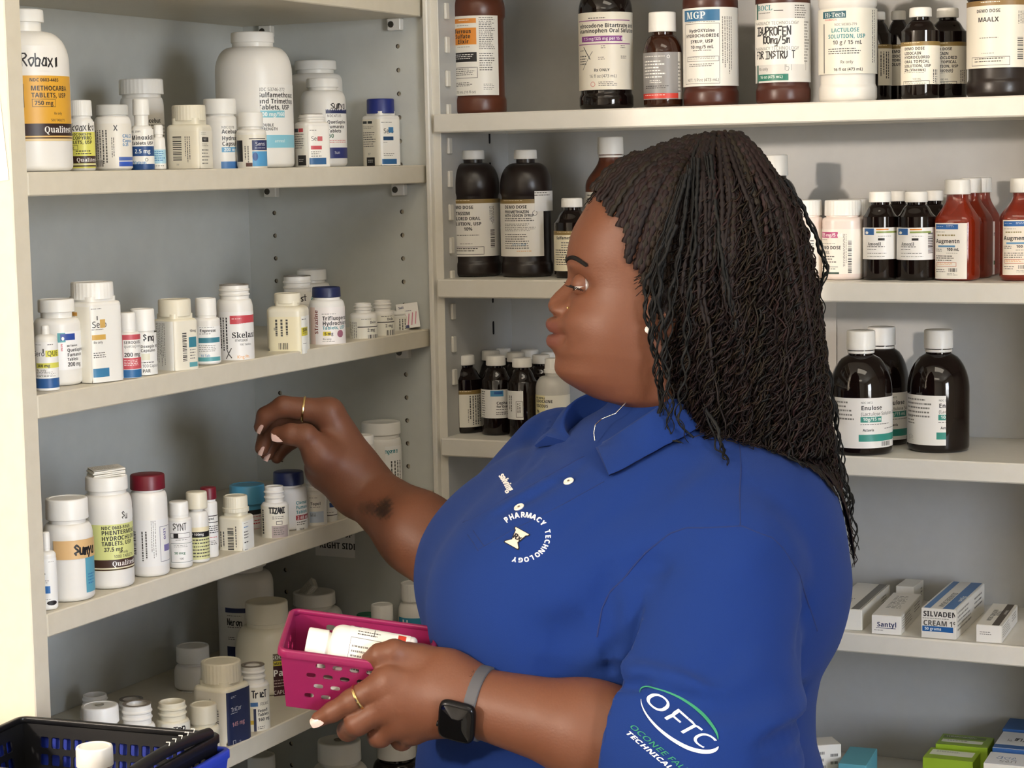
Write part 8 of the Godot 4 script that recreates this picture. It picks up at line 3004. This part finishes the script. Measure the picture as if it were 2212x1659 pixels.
	container("pill_bottle", "large dark bottle with four-letter word label, right end of top shelf", "liquid medicine bottles on the white steel shelves", Vector3(0.7613, 1.6531, -0.06), 0.2151, {"h": 0.1618, "r": 0.0395, "st": 0.1286, "nb": 0.1341, "cr": 0.0169, "cb": 0.1397, "n": 0.0145, "shape": "ring", "body": M.dark, "capm": M.whitecap}, [["p077", 0.0346, 0.1148, -88, 88]])
	container("pill_bottle", "big dark bottle with gold-topped label, left end of the middle shelf", "liquid medicine bottles on the white steel shelves", Vector3(0.0332, 1.431, -0.075), 0.4655, {"h": 0.1733, "r": 0.0357, "st": 0.1243, "nb": 0.1561, "cr": 0.0157, "cb": 0.1606, "n": 0.0129, "shape": "jug", "body": M.dark, "capm": M.whitecap}, [["p078", 0.0282, 0.1064, -86, 82]])
	container("pill_bottle", "big dark bottle with white side sticker, second on the middle shelf", "liquid medicine bottles on the white steel shelves", Vector3(0.1131, 1.431, -0.075), 0.4402, {"h": 0.1723, "r": 0.0356, "st": 0.1232, "nb": 0.1547, "cr": 0.0159, "cb": 0.1597, "n": 0.0127, "shape": "jug", "body": M.dark, "capm": M.whitecap}, [["p079", 0.0283, 0.1055, -88, 40], ["p080", 0.0891, 0.1162, 18, 82, 0.0008]])
	container("pill_bottle", "brown bottle with tall white cap rising behind the braided hairline", "liquid medicine bottles on the white steel shelves", Vector3(0.2308, 1.431, -0.095), 0.399, {"h": 0.1871, "r": 0.0345, "st": 0.1212, "nb": 0.1598, "cr": 0.0176, "cb": 0.1635, "n": 0.0157, "shape": "bell", "body": M.tan, "capm": M.whitecap, "band": 0.004, "dish": false}, [["p081", 0.0224, 0.1138, -86, 80]])
	container("pill_bottle", "small dark bottle before the face, with a green-tinged neck", "small dark brown medicine bottles on the white steel shelves", Vector3(0.1925, 1.431, -0.05), 0.4181, {"h": 0.1065, "r": 0.0249, "st": 0.0742, "nb": 0.0904, "cr": 0.0143, "cb": 0.0941, "n": 0.0115, "shape": "cone", "body": M.pet, "capm": M.whitecap, "dish": false}, [["p082", 0.0096, 0.0631, -86, 86]])
	container("pill_bottle", "small dark bottle peeping out at the forehead, behind the one before the face", "small dark brown medicine bottles on the white steel shelves", Vector3(0.1727, 1.431, -0.168), 0.4078, {"h": 0.1047, "r": 0.024, "st": 0.0705, "nb": 0.0879, "cr": 0.0146, "cb": 0.0918, "n": 0.0117, "shape": "cone", "body": M.pet, "capm": M.whitecap, "dish": false}, [])
	container("pill_bottle", "white capped dark bottle mostly hidden behind the crown of braids", "liquid medicine bottles on the white steel shelves", Vector3(0.46, 1.431, -0.105), 0.3199, {"h": 0.1583, "r": 0.0279, "st": 0.1011, "nb": 0.1276, "cr": 0.0164, "cb": 0.1312, "n": 0.0141, "shape": "dome", "body": M.pet, "capm": M.whitecap, "dish": false}, [])
	container("pill_bottle", "powder bottle half hidden behind the hair's outer curls", "white powder bottles on the middle shelf", Vector3(0.5151, 1.431, -0.05), 0.3067, {"h": 0.1005, "r": 0.0248, "st": 0.0735, "nb": 0.0788, "cr": 0.0236, "cb": 0.0805, "n": 0.0213, "sq": 2.6, "body": M.pinkish, "capm": M.whitecap, "dish": false, "cap": "ribbed"}, [["p083", 0.0074, 0.0641, -84, 84]])
	container("pill_bottle", "powder bottle with pink strip label, nearest the dark pair", "white powder bottles on the middle shelf", Vector3(0.5671, 1.431, -0.05), 0.2879, {"h": 0.1, "r": 0.0261, "st": 0.0732, "nb": 0.0784, "cr": 0.0234, "cb": 0.0802, "n": 0.0211, "sq": 2.6, "body": M.pinkish, "capm": M.whitecap, "dish": false, "cap": "ribbed"}, [["p084", 0.0076, 0.0638, -84, 84]])
	container("pill_bottle", "powder bottle in the back row behind the pink strip label", "white powder bottles on the middle shelf", Vector3(0.5593, 1.431, -0.128), 0.2825, {"h": 0.0995, "r": 0.0241, "st": 0.0707, "nb": 0.0761, "cr": 0.022, "cb": 0.0779, "n": 0.0198, "sq": 2.6, "body": M.pinkish, "capm": M.whitecap, "dish": false, "cap": "ribbed"}, [])
	container("pill_bottle", "dark glossy bottle with white label, left of the front pair, middle shelf", "small dark brown medicine bottles on the white steel shelves", Vector3(0.6164, 1.431, -0.045), 0.2704, {"h": 0.11, "r": 0.0212, "st": 0.0788, "nb": 0.0938, "cr": 0.0139, "cb": 0.0967, "n": 0.0111, "shape": "cone", "body": M.pet, "capm": M.whitecap, "dish": false}, [["p085", 0.0261, 0.0655, -88, 86]])
	container("pill_bottle", "dark bottle behind and between the glossy pair, middle shelf", "small dark brown medicine bottles on the white steel shelves", Vector3(0.6197, 1.431, -0.12), 0.2618, {"h": 0.1096, "r": 0.0208, "st": 0.0777, "nb": 0.0931, "cr": 0.0122, "cb": 0.096, "n": 0.0098, "shape": "cone", "body": M.pet, "capm": M.whitecap, "dish": false}, [])
	container("pill_bottle", "dark glossy bottle with white label, right of the front pair, middle shelf", "small dark brown medicine bottles on the white steel shelves", Vector3(0.6623, 1.431, -0.045), 0.2534, {"h": 0.1094, "r": 0.0239, "st": 0.0785, "nb": 0.0934, "cr": 0.0141, "cb": 0.0962, "n": 0.0113, "shape": "cone", "body": M.pet, "capm": M.whitecap, "dish": false}, [["p086", 0.0256, 0.0653, -86, 86]])
	container("pill_bottle", "dark bottle behind the orange bottles' front row, middle shelf", "small dark brown medicine bottles on the white steel shelves", Vector3(0.6659, 1.431, -0.12), 0.2451, {"h": 0.1096, "r": 0.0213, "st": 0.0773, "nb": 0.0926, "cr": 0.0115, "cb": 0.0961, "n": 0.0092, "shape": "cone", "body": M.pet, "capm": M.whitecap, "dish": false}, [])
	container("pill_bottle", "orange bottle with white label at the front of its row", "orange medicine bottles on the middle shelf", Vector3(0.7135, 1.431, -0.045), -0.1845, {"h": 0.1235, "r": 0.0261, "st": 0.0701, "nb": 0.1019, "cr": 0.016, "cb": 0.1053, "n": 0.0125, "sq": 3.2, "k": 0.8, "shape": "bell", "body": M.orange, "capm": M.whitecap, "dish": false}, [["p087", 0.0023, 0.0707, -46, 42]])
	container("pill_bottle", "orange bottle second in the row, behind the front label", "orange medicine bottles on the middle shelf", Vector3(0.7173, 1.431, -0.1), -0.1908, {"h": 0.1244, "r": 0.026, "st": 0.0694, "nb": 0.1024, "cr": 0.0134, "cb": 0.1059, "n": 0.0104, "sq": 3.2, "k": 0.8, "shape": "bell", "body": M.orange, "capm": M.whitecap, "dish": false}, [])
	container("pill_bottle", "orange bottle third in the row, its label edge showing", "orange medicine bottles on the middle shelf", Vector3(0.717, 1.431, -0.158), -0.1955, {"h": 0.1242, "r": 0.0232, "st": 0.0687, "nb": 0.1018, "cr": 0.0136, "cb": 0.1053, "n": 0.0106, "sq": 3.2, "k": 0.8, "shape": "bell", "body": M.orange, "capm": M.whitecap, "dish": false}, [["p088", 0.0012, 0.0687, -20, 72]])
	container("pill_bottle", "orange bottle alone at the right end of the middle shelf", "orange medicine bottles on the middle shelf", Vector3(0.793, 1.431, -0.052), 0.3085, {"h": 0.1239, "r": 0.0284, "st": 0.0739, "nb": 0.1031, "cr": 0.0166, "cb": 0.1065, "n": 0.013, "sq": 3.2, "k": 0.8, "shape": "bell", "body": M.orange, "capm": M.whitecap, "dish": false}, [["p089", 0.0074, 0.0739, -60, 30]])
	container("pill_bottle", "dark bottle with sideways-printed label, left end of third steel shelf", "small dark brown medicine bottles on the white steel shelves", Vector3(0.0207, 1.214, -0.06), 0.4718, {"h": 0.1074, "r": 0.0239, "st": 0.0743, "nb": 0.0905, "cr": 0.0139, "cb": 0.0937, "n": 0.0111, "shape": "cone", "body": M.pet, "capm": M.whitecap, "dish": false}, [["p090", 0.0086, 0.06, -22, 80]])
	container("pill_bottle", "dark bottle with blue logo label, second along third steel shelf", "small dark brown medicine bottles on the white steel shelves", Vector3(0.0739, 1.214, -0.05), 0.4566, {"h": 0.1088, "r": 0.0211, "st": 0.0755, "nb": 0.0921, "cr": 0.0137, "cb": 0.0953, "n": 0.011, "shape": "cone", "body": M.pet, "capm": M.whitecap, "dish": false}, [["p091", 0.024, 0.0633, -86, 86]])
	container("pill_bottle", "dark bottle with half-width white label, third along third steel shelf", "small dark brown medicine bottles on the white steel shelves", Vector3(0.1177, 1.214, -0.042), 0.4438, {"h": 0.1073, "r": 0.0206, "st": 0.0749, "nb": 0.0914, "cr": 0.0136, "cb": 0.0946, "n": 0.0109, "shape": "cone", "body": M.pet, "capm": M.whitecap, "dish": false}, [["p092", 0.0246, 0.0635, -86, 2]])
	container("pill_bottle", "dark bottle directly behind the blue logo one, third steel shelf", "small dark brown medicine bottles on the white steel shelves", Vector3(0.0344, 1.214, -0.115), 0.4589, {"h": 0.1092, "r": 0.0184, "st": 0.077, "nb": 0.0921, "cr": 0.0131, "cb": 0.0954, "n": 0.0105, "shape": "cone", "body": M.pet, "capm": M.whitecap, "dish": false}, [])
	container("pill_bottle", "dark bottle at the very back left, third steel shelf", "small dark brown medicine bottles on the white steel shelves", Vector3(0.0251, 1.214, -0.17), 0.4535, {"h": 0.1074, "r": 0.0174, "st": 0.0753, "nb": 0.09, "cr": 0.013, "cb": 0.0941, "n": 0.0104, "shape": "cone", "body": M.pet, "capm": M.whitecap, "dish": false}, [])
	container("pill_bottle", "dark bottle behind the half-width label one, third steel shelf", "small dark brown medicine bottles on the white steel shelves", Vector3(0.0784, 1.214, -0.105), 0.4467, {"h": 0.1084, "r": 0.0182, "st": 0.0778, "nb": 0.0921, "cr": 0.013, "cb": 0.0954, "n": 0.0104, "shape": "cone", "body": M.pet, "capm": M.whitecap, "dish": false}, [])
	container("pill_bottle", "dark bottle at the back, its cap just left of the lips", "small dark brown medicine bottles on the white steel shelves", Vector3(0.0717, 1.214, -0.165), 0.4399, {"h": 0.1069, "r": 0.0172, "st": 0.0756, "nb": 0.0902, "cr": 0.0129, "cb": 0.0936, "n": 0.0103, "shape": "cone", "body": M.pet, "capm": M.whitecap, "dish": false}, [])
	container("pill_bottle", "dark bottle behind the milky bottle, second from the chin", "small dark brown medicine bottles on the white steel shelves", Vector3(0.1203, 1.214, -0.098), 0.4345, {"h": 0.1067, "r": 0.018, "st": 0.077, "nb": 0.0912, "cr": 0.0126, "cb": 0.0944, "n": 0.01, "shape": "cone", "body": M.pet, "capm": M.whitecap, "dish": false}, [])
	container("pill_bottle", "dark bottle at the back nearest the chin, third steel shelf", "small dark brown medicine bottles on the white steel shelves", Vector3(0.1046, 1.214, -0.16), 0.4304, {"h": 0.1047, "r": 0.0158, "st": 0.0743, "nb": 0.0882, "cr": 0.0118, "cb": 0.0915, "n": 0.0095, "shape": "cone", "body": M.pet, "capm": M.whitecap, "dish": false}, [])
	container("pill_bottle", "milky translucent bottle with ribbed cap and yellow label by the chin", "liquid medicine bottles on the white steel shelves", Vector3(0.1607, 1.214, -0.047), 0.429, {"h": 0.1072, "r": 0.0233, "st": 0.0642, "nb": 0.0832, "cr": 0.0117, "cb": 0.087, "n": 0.0101, "body": M.milky, "capm": M.whitecap, "dish": false, "cap": "skirt"}, [["p093", 0.0198, 0.0585, -86, 86]])
	container("pill_bottle", "large black bottle with teal-banded label, nearest the hair", "large black lactulose bottles", Vector3(0.596, 1.214, -0.0289), 0.2796, {"h": 0.1538, "r": 0.0391, "st": 0.0789, "nb": 0.1234, "cr": 0.0181, "cb": 0.1299, "n": 0.0158, "shape": "dome", "body": M.pet, "capm": M.whitecap, "band": 0.0045, "dish": false}, [["p094", 0.0095, 0.0724, -88, 88]])
	container("pill_bottle", "large black bottle between and behind the other two", "large black lactulose bottles", Vector3(0.5973, 1.214, -0.1201), 0.2698, {"h": 0.1513, "r": 0.0352, "st": 0.0765, "nb": 0.1236, "cr": 0.0181, "cb": 0.1278, "n": 0.0163, "shape": "dome", "body": M.pet, "capm": M.whitecap, "band": 0.0045, "dish": false}, [["p095", 0.0073, 0.0686, -40, 86]])
	container("pill_bottle", "large black bottle with label turned aside, right of the three", "large black lactulose bottles", Vector3(0.6819, 1.214, -0.0794), 0.243, {"h": 0.1523, "r": 0.0387, "st": 0.0772, "nb": 0.1225, "cr": 0.0182, "cb": 0.1289, "n": 0.0158, "shape": "dome", "body": M.pet, "capm": M.whitecap, "band": 0.0045, "dish": false}, [["p096", 0.0099, 0.0725, -150, 14]])
